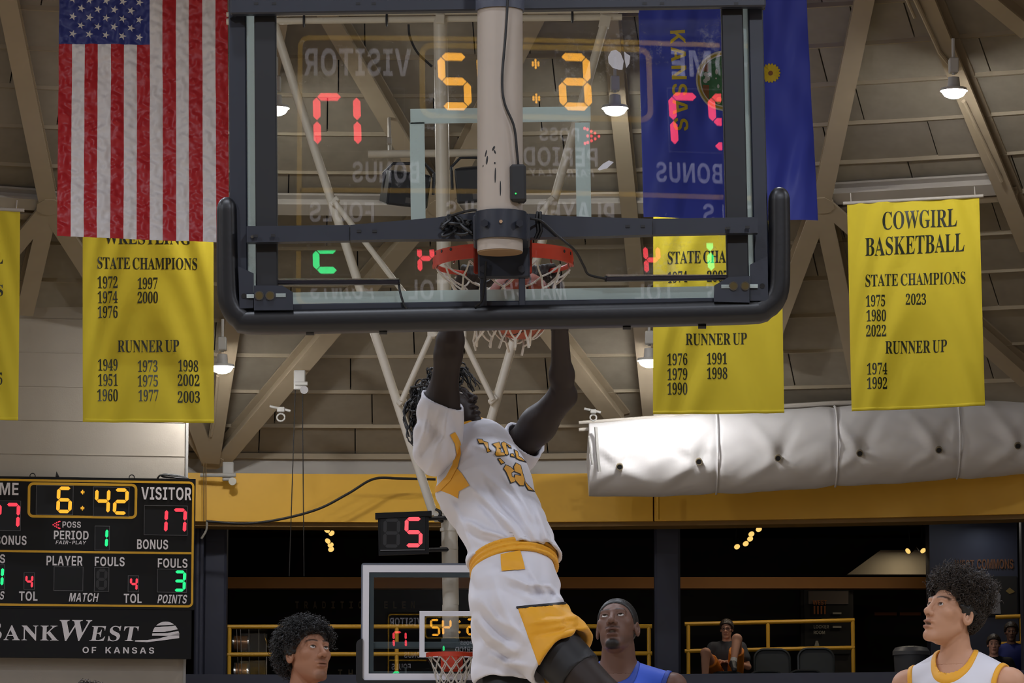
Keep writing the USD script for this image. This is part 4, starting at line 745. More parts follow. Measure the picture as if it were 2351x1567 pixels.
part(h, 'track_bar', tube([P(x, y - 6, YD) + np.array([0, 0.0, 0]) for x, y in top[1:]], 0.03), M_chord)
for s in seams: 
    iu = np.argmin(np.abs(xsd - s)); part(h, 'strap', tube([ctr[iu] + np.array([0, -math.sin(t) * 0.95, math.cos(t)]) * (radd[iu] + 0.004) * 0.985 for t in np.linspace(0, math.pi, 16)], 0.014, 6), M_duct)
part(h, 'end_strap', tube([P(1352, 1000, YD - 0.46), P(1356, 1040, YD - 0.47), P(1360, 1066, YD - 0.45)], 0.012, 6), M_white); part(h, 'end_strap', tube([P(1368, 980, YD - 0.44), P(1372, 1040, YD - 0.47), P(1376, 1082, YD - 0.45)], 0.02, 6), M_white)
def hook(px, py, s, where, Y0=None):
    p = roof_pt(px, py - 12 * s, 0.55) if Y0 is None else P(px, py - 12 * s, Y0); h = thing('ring_hook', where, 'hook', at=p, group='white ring hooks on the roof beams'); k = p[1] / F * s
    part(h, 'cross_bar', rod(p + np.array([-26 * k, 0, 6 * k]), p + np.array([22 * k, 0, -5 * k]), 0.016), M_white); part(h, 'clamp', box(p + np.array([-9 * k, -.03, -8 * k]), p + np.array([9 * k, .03, 4 * k]), 0.01), M_white)
    part(h, 'ring', tube([p + np.array([9 * k * math.cos(a), 0.02 * math.sin(a), -20 * k + 9 * k * math.sin(a)]) for a in np.linspace(0, 2 * math.pi, 25)], 0.011, 8, False), M_white)
hook(645, 950, 1.0, 'white ring hanging from the long diagonal roof beam'); hook(1362, 952, 0.8, 'white ring hook holding the left end of the duct', YD - 0.1)
for px, py, where in ((688, 872, 'white clamp and pulley on the long diagonal roof beam'), (524, 1082, 'small white bracket box at the foot of the roof ribs')):
    p = roof_pt(px, py, 0.55) if py < 1000 else P(px, py, 49.4); h = thing('beam_bracket', where, 'bracket', at=p)
    part(h, 'plate', box(p + np.array([-.07, -.04, -.12]), p + np.array([.07, .02, .12]), .01), M_white); part(h, 'arm', rod(p + np.array([-.35 if py > 1000 else -.05, -.05, -.05]), p + np.array([.1, -.05, -.05]), .025), M_white)
    part(h, 'pulley', lathe([(0.001, -.015), (.05, -.015), (.04, 0), (.05, .015), (.001, .015)], p + np.array([.06, -.06, -.13]), 16, 'y'), M_chrome)
# ---------------------------------------------------------------- scoreboards
M_sb = mat('scoreboard_black', (7, 7, 10), 0.5, spec=0.25); M_sbw = mat('scoreboard_window', (4, 4, 6), 0.3, spec=0.3); M_sbl = mat('scoreboard_yellow', (216, 164, 28), 0.5)
M_let = mat('scoreboard_white', (226, 222, 228), 0.6); M_off = mat('segment_off', (30, 30, 33), 0.4); M_edge = mat('window_edge', (92, 92, 96), 0.5)
def scoreboard(name, label, O, ex, n, k, gain, u_shift=0.0):
    ex, n = np.asarray(ex, float), np.asarray(n, float); tag_ = 'near' if gain > 2 else 'far'
    am, rd, gr = (emit('%s_%s' % (c, tag_), col, s * gain) for c, col, s in (('amber', (1.0, 0.43, 0.035), 1.25), ('red', (1.0, 0.055, 0.085), 1.25), ('green', (0.03, 1.0, 0.28), 1.1)))
    h = thing(name, label, 'scoreboard', at=O)
    def ex_(poly_, d0, d1): return extrude(affinity.affine_transform(poly_, [k, 0, 0, -k, -188 * k, 1250 * k]), O, ex, EZ, d0, d1, en=n)
    bxp = lambda x0, y0, x1, y1: sbox(x0, y0, x1, y1)
    part(h, 'cabinet', ex_(bxp(-71, 1095, 447, 1396), -0.20, 0.0), M_sb, smooth=False); part(h, 'sponsor_panel', ex_(bxp(-71, 1396, 441, 1508), -0.16, -0.01), M_sb, smooth=False)
    o = rrect(-66, 1101, 444, 1391, 12); part(h, 'yellow_border', ex_(o.difference(o.buffer(-5)), 0, 0.006), M_sbl, smooth=False)
    part(h, 'yellow_divider', ex_(bxp(-62, 1264, 440, 1269), 0, 0.006), M_sbl, smooth=False)
    o = rrect(63, 1108, 313, 1189, 13); part(h, 'clock_border', ex_(o.difference(o.buffer(-6)), 0, 0.006), M_sbl, smooth=False)
    def window(x0, y0, x1, y1, digits, m, t, off=()):
        o = bxp(x0, y0, x1, y1); p = part(h, 'digit_window', ex_(o, 0, 0.004), M_sbw, smooth=False); part(p, 'window_edge', ex_(o.difference(o.buffer(-1.1)), 0.004, 0.008), M_edge, smooth=False)
        for ch, a, b, c, d in digits:
            for g in segs(ch, a, -d, b, -c, t, 0.03): part(p, 'segment', ex_(affinity.affine_transform(affinity.scale(g, 1, -1, origin=(0, 0)), [1, 0, 0, 1, (b + a) * 0 + 0.03 * 0, 0]), 0.004, 0.010), m, smooth=False)
        for ch, a, b, c, d in off:
            for g in segs(ch, a, -d, b, -c, t, 0.03): part(p, 'unlit_segment', ex_(affinity.scale(g, 1, -1, origin=(0, 0)), 0.004, 0.007), M_off, smooth=False)
    window(82, 1114, 167, 1182, [('6', 128, 163, 1117, 1178)], am, 8); window(212, 1116, 295, 1184, [('4', 215, 250, 1118, 1180), ('2', 257, 292, 1119, 1180)], am, 8)
    for y in (1129, 1166): part(h, 'colon_dot', cat([ex_(disc(188 + a, y + b, 1.25), 0, 0.006) for a in (-3, 0, 3) for b in (-4, -1.3, 1.3, 4) if abs(a) + abs(b) < 6.5]), am, smooth=False)
    window(329, 1157, 429, 1226, [('1', 352, 383, 1163, 1222), ('7', 391, 426, 1163, 1222)], rd, 8); window(-53, 1151, 48, 1220, [('2', -32, 3, 1156, 1216), ('7', 10, 45, 1156, 1216)], rd, 8)
    window(217, 1206, 251, 1262, [('1', 222, 247, 1210, 1258)], gr, 7); window(361, 1303, 429, 1357, [('3', 397, 426, 1306, 1355)], gr, 7)
    window(-53, 1297, 14, 1354, [('1', -14, 11, 1301, 1349)], gr, 7); window(294, 1319, 319, 1357, [('4', 298, 316, 1322, 1355)], rd, 5); window(57, 1315, 82, 1354, [('4', 60, 78, 1319, 1352)], rd, 5)
    window(125, 1300, 192, 1356, [], rd, 7); window(217, 1301, 251, 1357, [], rd, 7, [('8', 221, 246, 1304, 1353)])
    part(h, 'possession_arrow', cat([ex_(disc(x, y, 1.5), 0, 0.006) for x, y in ((122, 1205), (126, 1202), (126, 1208), (130, 1200), (130, 1205), (130, 1210), (134, 1198), (134, 1205), (134, 1212), (137, 1197), (137, 1213))]), rd, smooth=False)
    for s, x0, x1, y0, y1, sl in (('VISITOR', 322, 437, 1115, 1144, 0), ('HOME', -48, 42, 1110, 1138, 0), ('POSS', 143, 185, 1197, 1211, 0), ('PERIOD', 124, 203, 1218, 1238, 0), ('FAIR-PLAY', 128, 198, 1241, 1249, .2), ('BONUS', 314, 385, 1236, 1258, 0),
                                  ('BONUS', -8, 62, 1231, 1252, 0), ('PLAYER', 108, 190, 1276, 1298, 0), ('FOULS', 218, 286, 1277, 1298, 0), ('FOULS', 362, 430, 1279, 1300, 0), ('FOULS', -55, 14, 1274, 1294, 0),
                                  ('TOL', 285, 326, 1361, 1382, 0), ('TOL', 47, 89, 1358, 1379, 0), ('MATCH', 160, 228, 1360, 1380, .25), ('POINTS', 362, 430, 1362, 1382, .25), ('POINTS', -55, 14, 1358, 1377, .25), ('OF', 193, 224, 1483, 1497, 0), ('KANSAS', 245, 356, 1483, 1497, 0)):
        g = word(SANS, s, track=30 if y0 > 1400 else 4, shear=sl); g = affinity.scale(fit(g, x0, x1, -y1, -y0), 1, -1, origin=(0, 0)); z = 0.0 if y0 < 1390 else -0.01
        part(h, 'lettering', ex_(g, z, z + 0.005), M_let, smooth=False)
    for s, cp, x0, x1, sl in (('BANK', [1, .80, .80, .80], -32, 138, 0), ('WEST', [1.12, .80, .80, .80], 140, 321, .16)):
        g = word(SERIF, s, caps=cp, shear=sl, track=6); g = affinity.scale(fit(g, x0, x1, -1469, -1427, 100), 1, -1, origin=(0, 0)); part(h, 'lettering', ex_(g, -0.01, -0.005), M_let, smooth=False)
    dome = affinity.scale(disc(382, 1456, 31), 1, 1.05).intersection(sbox(340, 1420, 420, 1456)); cut = union_all([Polygon([(346, 1434), (395, 1431), (420, 1427), (420, 1429), (395, 1434), (346, 1437)]), Polygon([(345, 1448), (380, 1447), (415, 1440), (415, 1444), (384, 1450), (345, 1451)])])
    part(h, 'sponsor_emblem', ex_(dome.difference(cut), -0.01, -0.005), M_let, smooth=False)
    part(h, 'sponsor_emblem', ex_(Polygon([(312, 1467), (340, 1466), (368, 1462), (413, 1449), (413, 1461), (372, 1467), (340, 1471), (312, 1470)]), -0.01, -0.005), M_let, smooth=False)
    for x in (74, 301): part(h, 'lifting_eye', ex_(Point(x, 1092).buffer(7).difference(Point(x, 1092).buffer(5)).union(sbox(x - 7, 1092, x - 5, 1098)).union(sbox(x + 5, 1092, x + 7, 1098)), -0.1, -0.08), M_rubber, smooth=False)
    return h
kf = 46.95 / F; ys = math.radians(9)
O_far = P(188, 1250, 46.74); scoreboard('scoreboard', 'black scoreboard reading 6:42 with a bank sponsor panel on the pale wall tower', O_far, (math.cos(ys), math.sin(ys), 0), (math.sin(ys), -math.cos(ys), 0), kf, 1.0)
_zn = P(CX, 275, 21.2)[2] - (1250 - 1190) * kf; O_near = np.array([0.147, 2 * 13.25 - 21.2, _zn]); scoreboard('scoreboard', 'the other scoreboard, seen only mirrored in the backboard glass', O_near, (-1, 0, 0), (0, 1, 0), kf, 7.5)
solo('wall_front', box((-4.5, 4.7, 4.3), (4.8, 5.05, 7.2)), M_dark, kind='structure')
wr = thing('cable_bundle', 'coil of black cable lying on top of the scoreboard', 'cable', at=P(390, 1095, 47.1)); rg = random.Random(8)
part(wr, 'cable', tube(spline([P(361, 1098, 46.95), P(370, 1090, 46.95), P(395, 1091, 47.0), P(430, 1098, 47.05), P(400, 1096, 46.95), P(372, 1093, 47.0), P(378, 1088, 47.0), P(410, 1091, 47.05), P(434, 1099, 47.1)], 50), 0.011, 6), M_rubber)
cl_ = thing('scoreboard_clamp', 'small dark clamp standing on the top edge of the scoreboard', 'clamp', at=P(132, 1096, 47.05)); part(cl_, 'jaw', extrude(Polygon([(0, 0), (8, 0), (2, 12)]).buffer(0), P(128, 1094, 46.72), EX * kf, EZ * kf, -0.03, 0.03, en=(0, -1, 0)), M_rubber)

# cables on the fascia, thin ropes
sw = thing('fascia_cable', 'black cable sagging along the yellow fascia', 'cable', at=P(700, 1180, 49.35)); part(sw, 'cable', tube(spline([P(474, 1196, 49.3), P(560, 1201, 49.3), P(640, 1192, 49.3), P(730, 1168, 49.3), P(800, 1132, 49.3), P(858, 1099, 49.3), P(920, 1098, 49.3), P(1000, 1100, 49.35)], 60), 0.016, 8), M_rubber)
gc = thing('hanging_cable', 'short grey cable end hanging below the fascia beside the scoreboard', 'cable', at=P(470, 1210, 49.3)); part(gc, 'cable', tube(spline([P(475, 1195, 49.3), P(474, 1215, 49.3), P(465, 1232, 49.3), P(462, 1236, 49.3)], 16), 0.014, 8), mat('grey_cable', (130, 128, 122), 0.6))
YR = roof_pt(688, 866, 0.45)[1]
for i, (x0, x1, y0, y1, s) in enumerate(((679, 664, 862, 1322, 'left'), (694, 698, 862, 1322, 'right'))):
    c = thing('hanging_rope', 'thin dark rope hanging in front of the yellow fascia, %s of the pair' % s, 'rope', at=P(x0, y0, YR), group='thin ropes below the diagonal beam'); part(c, 'rope', tube(spline([P(x0, y0, YR), P((x0 + x1) / 2, (y0 + y1) / 2, YR), P(x1, y1, YR)], 8), 0.006, 6), M_rubber)
for i, (x0, s) in enumerate(((468, 'left'), (473, 'right'))):
    c = thing('wall_wire', 'thin wire on the yellow fascia next to the scoreboard, %s one' % s, 'wire', at=P(x0, 1150, 49.3), group='thin wires next to the scoreboard'); part(c, 'wire', rod(P(x0, 1062, 49.3), P(x0, 1196, 49.3), 0.006, 6), mat('wire_brown', (110, 84, 40), .6) if i == 0 else LK + 'wire_brown')

# ---------------------------------------------------------------- the far basket and its ceiling-hung mast
def hoop_net(h, C, R, eh, wire, drop, seed, squeeze=1.0, ball_c=None, nseg=12, rows_=6, bottom=0.55):
    """Cords of a net hanging from a ring of centre C; pushed out where a ball sits in it."""
    rg = np.random.RandomState(seed); nodes = []
    for r_ in range(rows_ + 1):
        t = r_ / rows_; rad_ = R * (1 - (1 - bottom) * min(1, t * 1.35) ** 0.8); a0 = (r_ % 2) * math.pi / nseg
        q = np.array([C + np.array([rad_ * math.cos(a), rad_ * math.sin(a), -drop * t]) for a in a0 + np.arange(nseg) * 2 * math.pi / nseg]); q += rg.normal(0, 0.006 * (0.2 + t), q.shape)
        if ball_c is not None:
            d = q - ball_c; L = np.linalg.norm(d, axis=1, keepdims=True); q = np.where(L < 0.128, ball_c + d / L * 0.128, q)
        nodes.append(q)
    cords = []
    for r_ in range(rows_):
        for i in range(nseg):
            for j in ((i, i - 1) if r_ % 2 == 0 else (i, (i + 1) % nseg)):
                a, b = nodes[r_][i], nodes[r_ + 1][j % nseg]; m = (a + b) / 2 + np.array([0, 0, -0.006]); cords.append(tube(spline([a, m, b], 5), wire, 5))
    for i in range(nseg): cords.append(rod(nodes[-1][i], nodes[-1][i] + rg.normal(0, 0.008, 3) + np.array([0, 0, -0.03]), wire * 1.3, 5))
    part(h, 'net', cat(cords), eh)
M_net = mat('net_cord', (206, 200, 190), 0.8); M_rim = mat('rim_orange', (196, 58, 30), 0.4, var=0.08, vscale=12); M_line = mat('board_white', (206, 208, 216), 0.5) if False else mat('backboard_white', (238, 238, 246), 0.5)
YG = 39.2
fg = thing('basketball_goal', 'far basket with a white-edged glass backboard on a pale ceiling mast', 'basketball goal', at=P(1033, 1567, YG))
fa = math.radians(0.95); fx_, fn = np.array([math.cos(fa), math.sin(fa), 0]), np.array([math.sin(fa), -math.cos(fa), 0]); kk = P(1034, 1430, YG)[1] and (P(1034, 1430, YG)[0] - P(1033, 1430, YG)[0]); OF = P(1033, 1430, YG)
def fb(poly_, d0, d1): return extrude(affinity.affine_transform(poly_, [kk, 0, 0, -kk, -1033 * kk, 1430 * kk]), OF, fx_, EZ, d0, d1, en=fn)
M_tealf = mat('frame_teal', (64, 84, 92), 0.45)
ow = rrect(829, 1292, 1237, 1563, 6)
part(fg, 'glass', fb(sbox(832, 1296, 1234, 1560), -0.014, -0.002), pane('far_glass', 1.5), smooth=False)
part(fg, 'rear_frame', fb(ow.difference(sbox(858, 1324, 1208, 1540)), -0.07, -0.016), M_tealf, smooth=False)
part(fg, 'white_border', fb(sbox(832, 1296, 1234, 1560).difference(sbox(847, 1313, 1219, 1545)), 0.0, 0.003), M_line, smooth=False)
part(fg, 'edge_frame', fb(ow.difference(sbox(832, 1296, 1234, 1560)), -0.06, 0.008), mat('edge_grey', (96, 104, 120), 0.4), smooth=False)
part(fg, 'target_square', fb(sbox(963, 1402, 1103, 1508).difference(sbox(975, 1414, 1091, 1496)), 0.0, 0.003), M_line, smooth=False)
pd = rrect(818, 1466, 1248, 1572, 14).difference(rrect(833, 1380, 1233, 1561, 8)).difference(sbox(800, 1380, 1300, 1466)); part(fg, 'edge_padding', fb(pd, -0.06, 0.03), M_pad)
rc = P(1036, 1500, YG - 0.385)
part(fg, 'rim', tube([rc + np.array([0.2375 * math.cos(a), 0.2375 * math.sin(a), 0]) for a in np.linspace(0, 2 * math.pi, 49)], 0.012, 10, False), M_rim)
part(fg, 'rim_bracket', cat([box(rc + np.array([-.075, .19, -.14]), rc + np.array([.075, .38, -.005]), .02), box(rc + np.array([-.11, .33, -.16]), rc + np.array([.11, .385, .02]), .01)]), M_rim)
part(fg, 'rim_band', tm(*[(lambda A: (np.vstack([np.stack([rc[0] + .252 * np.cos(A), rc[1] + .252 * np.sin(A), rc[2] + 0 * A - .035], 1), np.stack([rc[0] + .252 * np.cos(A), rc[1] + .252 * np.sin(A), rc[2] + 0 * A + .004], 1)]), np.vstack([np.array([(i, i + 1, i + 25), (i + 1, i + 26, i + 25)]) for i in range(24)])))(np.linspace(-3.0, -0.14, 25))][0]), M_rim)
hoop_net(fg, rc + np.array([0, 0, -0.015]), 0.23, M_net, 0.006, 0.43, 5)
YM = 39.75
def mast(x0, y0, x1, y1, r, name='mast', dy=0.0, s=14): part(fg, name, rod(P(x0, y0, YM + dy), P(x1, y1, YM + dy), r, s), M_steel)
mast(1011, 46, 1027, 1176, 0.072, s=24); mast(1031, 1176, 1035, 1388, 0.083, s=24); mast(1034, 1388, 1035, 1478, 0.083, s=24)
for y in (1176, 1216, 1258): part(fg, 'clamp_ring', rod(P(1031, y - 4, YM), P(1031, y + 3, YM), 0.092, 24), M_steel)
mast(520, 50, 1428, 39, 0.034, 'top_pipe'); mast(520, 33, 1467, 24, 0.026, 'top_pipe', 0.6)
mast(630, 58, 996, 1182, 0.046, 'diagonal_brace'); mast(1388, 55, 1064, 1182, 0.046, 'diagonal_brace')
for x0, y0, x1, y1 in ((768, 463, 1002, 770), (988, 772, 922, 921), (1262, 462, 1052, 768), (1060, 770, 1132, 918)): mast(x0, y0, x1, y1, 0.030, 'knee_brace', -0.10)
for x, y in ((768, 463), (922, 921), (1262, 462), (1132, 918)): part(fg, 'brace_joint', bar(P(x - 9, y + 8, YM - .05), P(x + 9, y - 8, YM - .05), 0.11, 0.06, bev=.01), M_steel)
for x, y in ((990, 768), (1062, 768)): part(fg, 'brace_bracket', box(P(x - 9, y + 6, YM - .12), P(x + 9, y - 6, YM + .02), .01), M_steel)
for x, y in ((698, 48), (888, 46), (1314, 38)): part(fg, 'pipe_clamp', tube([P(x, y, YM) + np.array([0, .045 * math.cos(a), .06 * math.sin(a)]) for a in np.linspace(0, 2 * math.pi, 17)], 0.012, 6, False), M_blacksteel)
part(fg, 'mast_collar', box(P(1000, 54, YM - .09), P(1022, 40, YM + .09), .01), M_steel); part(fg, 'brace_collar', bar(P(1391, 38, YM), P(1386, 62, YM), .11, .11), M_steel)
part(fg, 'mast_bracket', box(P(996, 1196, YM - .05), P(1066, 1178, YM + .05), .01), M_steel); part(fg, 'board_arm', box(P(845, 1488, YG + .06), P(1222, 1473, YG + .12), .01), M_tealf); part(fg, 'board_arm', box(P(1012, 1490, YG + .1), P(1056, 1470, YM + .05), .01), M_tealf)
part(fg, 'cable', tube(spline([P(938, 56, YM - .1), P(941, 84, YM - .1), P(958, 120, YM - .1), P(992, 153, YM - .1)], 20), 0.012, 6), M_rubber)
zt = P(1011, 46, YM); part(fg, 'hanger', rod(zt, (zt[0], zt[1], ZB + (RR - math.hypot(zt[0] - RC[0], zt[1] - RC[1])) * SL), 0.05), M_steel)

sh = thing('shot_clock', 'black shot clock showing a red 5 beside the far mast', 'shot clock', at=P(925, 1225, 39.3)); YS = 39.3
def sb2(poly_, d0, d1): q = affinity.affine_transform(poly_, [kk, 0, 0, -kk, -925 * kk, 1225 * kk]); return extrude(q, P(925, 1225, YS), EX, EZ, d0, d1, en=(0, -1, 0))
part(sh, 'case', sb2(Polygon([(867, 1178), (984, 1174), (985, 1270), (869, 1274)]), -0.10, 0), M_sb, smooth=False); part(sh, 'hood', sb2(Polygon([(861, 1177), (991, 1172), (991, 1184), (861, 1190)]), -0.12, 0.03), M_sb, smooth=False)
part(sh, 'display', sb2(Polygon([(873, 1184), (976, 1181), (977, 1262), (874, 1264)]), 0, 0.004), M_sbw, smooth=False)
for y in (1181, 1262): part(sh, 'edge_strip', sb2(Polygon([(873, y), (976, y - 1.5), (976, y + 1), (873, y + 2.5)]), 0.004, 0.012), M_edge, smooth=False)
R5 = emit('shot_clock_red', (1.0, 0.075, 0.095), 1.7)
for g in segs('5', 928, -1256, 970, -1186, 9, 0.02): part(sh, 'segment', sb2(affinity.scale(g, 1, -1, origin=(0, 0)), 0.004, 0.01), R5, smooth=False)
for g in segs('8', 879, -1257, 918, -1189, 8, 0.02): part(sh, 'unlit_segment', sb2(affinity.scale(g, 1, -1, origin=(0, 0)), 0.004, 0.007), M_off, smooth=False)
for y in (1190, 1262): part(sh, 'mounting_arm', rod(P(978, y, YS + .08), P(1030, y - 2, YM - .05), 0.022), M_blacksteel)
part(sh, 'cable_tie', tube(spline([P(1000, 1168, YM - .12), P(1012, 1176, YM - .13), P(1006, 1190, YM - .12), P(1016, 1196, YM - .12), P(1008, 1172, YM - .12)], 24), 0.014, 6), M_rubber)

# loudspeakers on their pipe
sp = thing('speaker_pipe', 'short white horizontal pipe carrying the two loudspeakers', 'pipe', at=P(970, 352, 41.2)); part(sp, 'pipe', rod(P(845, 354, 41.2), P(1145, 350, 41.2), 0.042, 16), M_steel)
part(sp, 'hanger', rod(P(895, 352, 41.2), roof_pt(893, 268, 0.2), 0.02), M_chord); part(sp, 'end_fitting', box(P(888, 330, 41.15), P(900, 318, 41.25), .01), M_chord)
M_spk = mat('speaker_grille', (50, 54, 62), 0.55, bump=0.2, bscale=300, bdist=0.002)
def speaker(cx, cy, w, hgt, roll, yaw, label):
    c = P(cx, cy, 41.15); h = thing('loudspeaker', label, 'loudspeaker', at=c, group='loudspeakers behind the backboard'); k = 41.3 / F; R = trimesh.transformations.euler_matrix(0.22, roll, yaw, 'rxyz'); R[:3, 3] = c
    def tr(m): m.apply_transform(R); return m
    w, hgt = w * k, hgt * k; part(h, 'cabinet', tr(box((-w / 2, -.02, -hgt / 2), (w / 2, .28, hgt / 2), .015)), M_blacksteel); part(h, 'grille', tr(box((-w / 2 + .02, -.035, -hgt / 2 + .02), (w / 2 - .02, -.018, hgt / 2 - .02), .006)), M_spk)
    part(h, 'badge', tr(box((-.03, -.04, -hgt / 2 + .04), (.03, -.033, -hgt / 2 + .10))), M_edge)
    part(h, 'yoke', tube([c + np.array([-w / 2 - .03, .1, -hgt * .1]), c + np.array([-w / 2 - .04, .08, hgt * .55]), c + np.array([-w / 2 + .06, .06, hgt * .55 + .10]), c + np.array([w / 2 - .06, .06, hgt * .55 + .10]), c + np.array([w / 2 + .04, .08, hgt * .55]), c + np.array([w / 2 + .03, .1, -hgt * .1])], .016, 6), M_blacksteel)
speaker(938, 436, 100, 78, 0.13, 0.30, 'dark loudspeaker tilted left behind the glass, left of the far mast'); speaker(1092, 424, 96, 82, -0.09, -0.28, 'dark loudspeaker tilted right behind the glass, right of the far mast')
# ---------------------------------------------------------------- the near basket, seen from behind
YN = 13.25; ra = math.radians(0.85)
NX, NZ, NY = np.array([math.cos(ra), 0, math.sin(ra)]), np.array([-math.sin(ra), 0, math.cos(ra)]), np.array([0, 1.0, 0]); NO = P(1157, 690, YN)
def nb(px, py, d=0.0):
    q = P(px, py, YN + d) - NO; return np.array([q @ NX, q @ NZ])
def nw(u, d, w): return NO + u * NX + d * NY + w * NZ
NM = np.eye(4); NM[:3, 0], NM[:3, 1], NM[:3, 2], NM[:3, 3] = NX, NY, NZ, NO
def nbox(x0, y0, x1, y1, d0, d1, b=0.0, dm=None):
    """A box square to the backboard whose face at depth d0 covers these pixels."""
    dm = d0 if dm is None else dm; a, c = nb(x0, (y0 + y1) / 2, dm), nb(x1, (y0 + y1) / 2, dm); e, g = nb((x0 + x1) / 2, y0, dm), nb((x0 + x1) / 2, y1, dm)
    m = box((a[0], d0, g[1]), (c[0], d1, e[1]), b); m.apply_transform(NM); return m
def npoly(pts, d0, d1, dm=None):
    q = [nb(x, y, d0 if dm is None else dm) for x, y in pts]; return extrude(Polygon(q).buffer(0), nw(0, d0, 0), NX, NZ, 0, d1 - d0, en=NY)
def npt(px, py, d): q = nb(px, py, d); return nw(q[0], d, q[1])
ng = thing('basketball_goal', 'near glass backboard seen from behind with black padding and a red rim', 'basketball goal', at=nw(0, 0, 0))
M_glass = pane('near_glass', 1.52, (0.95, 0.965, 0.955), dust=0.09); M_grey = usdkit.material(stage, LK + 'painted_line', {'d': ('diffuse_bsdf', {'color': tuple(lin((196, 208, 205)))}), 't': ('translucent_bsdf', {'color': tuple(lin((236, 242, 240)))}), 'm': ('mix_closure', {'fac': 0.6})}, [('d.BSDF', 'm.closure1'), ('t.BSDF', 'm.closure2')], surface='m.closure')
# glass, slightly twisted as toughened panes are
a, b = nb(532, 300), nb(1754, 300); top_, bot_ = nb(1157, -112)[1], nb(1157, 708)[1]; us_, ws_ = np.linspace(a[0], b[0], 41), np.linspace(bot_, top_, 31)
U, Wz = np.meshgrid(us_, ws_); TW = 0.0016
def tw_(U, Wz): return TW * U * (Wz - 0.3) + 0.0012 * U ** 2 * Wz
fr = nw(0, 0, 0) + U[..., None] * NX + Wz[..., None] * NZ + (tw_(U, Wz))[..., None] * NY; n1 = fr.reshape(-1, 3)
i, j = np.meshgrid(np.arange(30), np.arange(40), indexing='ij'); q = (i * 41 + j).ravel(); F1 = np.vstack([np.stack([q, q + 1, q + 41], 1), np.stack([q + 1, q + 42, q + 41], 1)])
part(ng, 'glass', cat([tm(n1, F1), tm(n1 + NY * 0.012, F1[:, ::-1])]), M_glass, smooth=True)
for s in ((549, 590, 300), (1708, 1748, 300)): part(ng, 'border_line', nbox(s[0], -112, s[1], 706, 0.013, 0.016), M_grey, smooth=False)
part(ng, 'border_line', nbox(549, 664, 1748, 704, 0.013, 0.016), M_grey, smooth=False)
for q in ((942, 247, 1356, 281), (942, 281, 976, 522), (1322, 281, 1356, 522), (942, 522, 1356, 550)): part(ng, 'target_square', nbox(*q, 0.013, 0.016), M_grey, smooth=False)
# frame: outer channel, posts, bars
for x0, x1 in ((526, 566), (1724, 1758)): part(ng, 'edge_channel', nbox(x0, -115, x1, 700, -0.030, 0.02, 0.004, dm=-0.03), M_blacksteel, smooth=False)
part(ng, 'bottom_channel', nbox(540, 690, 1760, 722, -0.035, 0.02, 0.004), M_blacksteel, smooth=False)
M_post = mat('post_black', (15, 16, 21), 0.5, var=0.1, vscale=7)
for x0, x1 in ((585, 635), (1662, 1712)): part(ng, 'rear_post', nbox(x0, -115, x1, 712, -0.055, -0.005, 0.004), M_post, smooth=False)
part(ng, 'top_bar', nbox(528, -60, 1758, 23, -0.10, -0.056, 0.005), M_blacksteel, smooth=False)
part(ng, 'corner_gusset', npoly([(528, 0), (562, 0), (562, 22), (528, 42)], -0.056, -0.03), M_blacksteel, smooth=False); part(ng, 'corner_gusset', npoly([(1722, 0), (1757, 0), (1757, 20), (1722, 12)], -0.056, -0.03), M_blacksteel, smooth=False)
for x in (588, 629, 822, 858, 1480, 1520, 1690): part(ng, 'bolt_hole', nbox(x - 5, 5, x + 5, 11, -0.101, -0.099), M_rubber, smooth=False)
part(ng, 'cross_bar', npoly([(566, 519), (803, 516), (803, 552), (566, 556)], -0.10, -0.056), M_blacksteel, smooth=False)
part(ng, 'cross_arm', npoly([(804, 516), (1000, 499), (1092, 487), (1092, 548), (900, 549), (804, 551)], -0.115, -0.06), M_blacksteel, smooth=False)
part(ng, 'cross_arm', npoly([(1214, 490), (1300, 496), (1497, 502), (1497, 538), (1400, 541), (1214, 545)], -0.115, -0.06), M_blacksteel, smooth=False)
part(ng, 'cross_bar', npoly([(1498, 502), (1740, 498), (1740, 534), (1498, 538)], -0.10, -0.056), M_blacksteel, smooth=False)
for x, y in ((587, 541), (627, 540), (824, 530), (860, 530), (1441, 519), (1476, 519), (1672, 523), (1716, 521)): part(ng, 'bolt_hole', nbox(x - 5, y - 3, x + 5, y + 3, -0.118, -0.112), M_rubber, smooth=False)
for x, y in ((579, 543), (1668, 524)): part(ng, 'bolt', rod(npt(x, y, -0.100), npt(x, y, -0.108), 0.005, 10), M_chrome)
# bottom corner plates
part(ng, 'corner_plate', npoly([(547, 611), (582, 627), (582, 706), (550, 708)], -0.062, -0.05), M_blacksteel, smooth=False); part(ng, 'corner_plate', npoly([(583, 655), (648, 655), (672, 670), (673, 711), (583, 712)], -0.070, -0.058), M_blacksteel, smooth=False)
part(ng, 'corner_plate', npoly([(1762, 588), (1722, 607), (1722, 690), (1764, 690)], -0.062, -0.05), M_blacksteel, smooth=False); part(ng, 'corner_plate', npoly([(1721, 633), (1672, 636), (1640, 655), (1639, 692), (1721, 694)], -0.070, -0.058), M_blacksteel, smooth=False)
for x, y in ((595, 678), (620, 678), (1684, 656), (1711, 656)): part(ng, 'bolt', rod(npt(x, y, -0.070), npt(x, y, -0.082), 0.012, 12), mat('brass_bolt', (120, 108, 76), 0.35, metal=0.8) if x == 595 else LK + 'brass_bolt'); part(ng, 'washer', rod(npt(x, y, -0.070), npt(x, y, -0.074), 0.016, 14), M_chrome)
for x0, x1, y in ((633, 656, 677), (566, 583, 679), (1656, 1676, 657), (1722, 1740, 656)): part(ng, 'slot', npoly([(x0, y - 4), (x1, y - 4), (x1, y + 4), (x0, y + 4)], -0.0725, -0.069 if x0 in (633, 1656) else -0.060), M_grey, smooth=False)
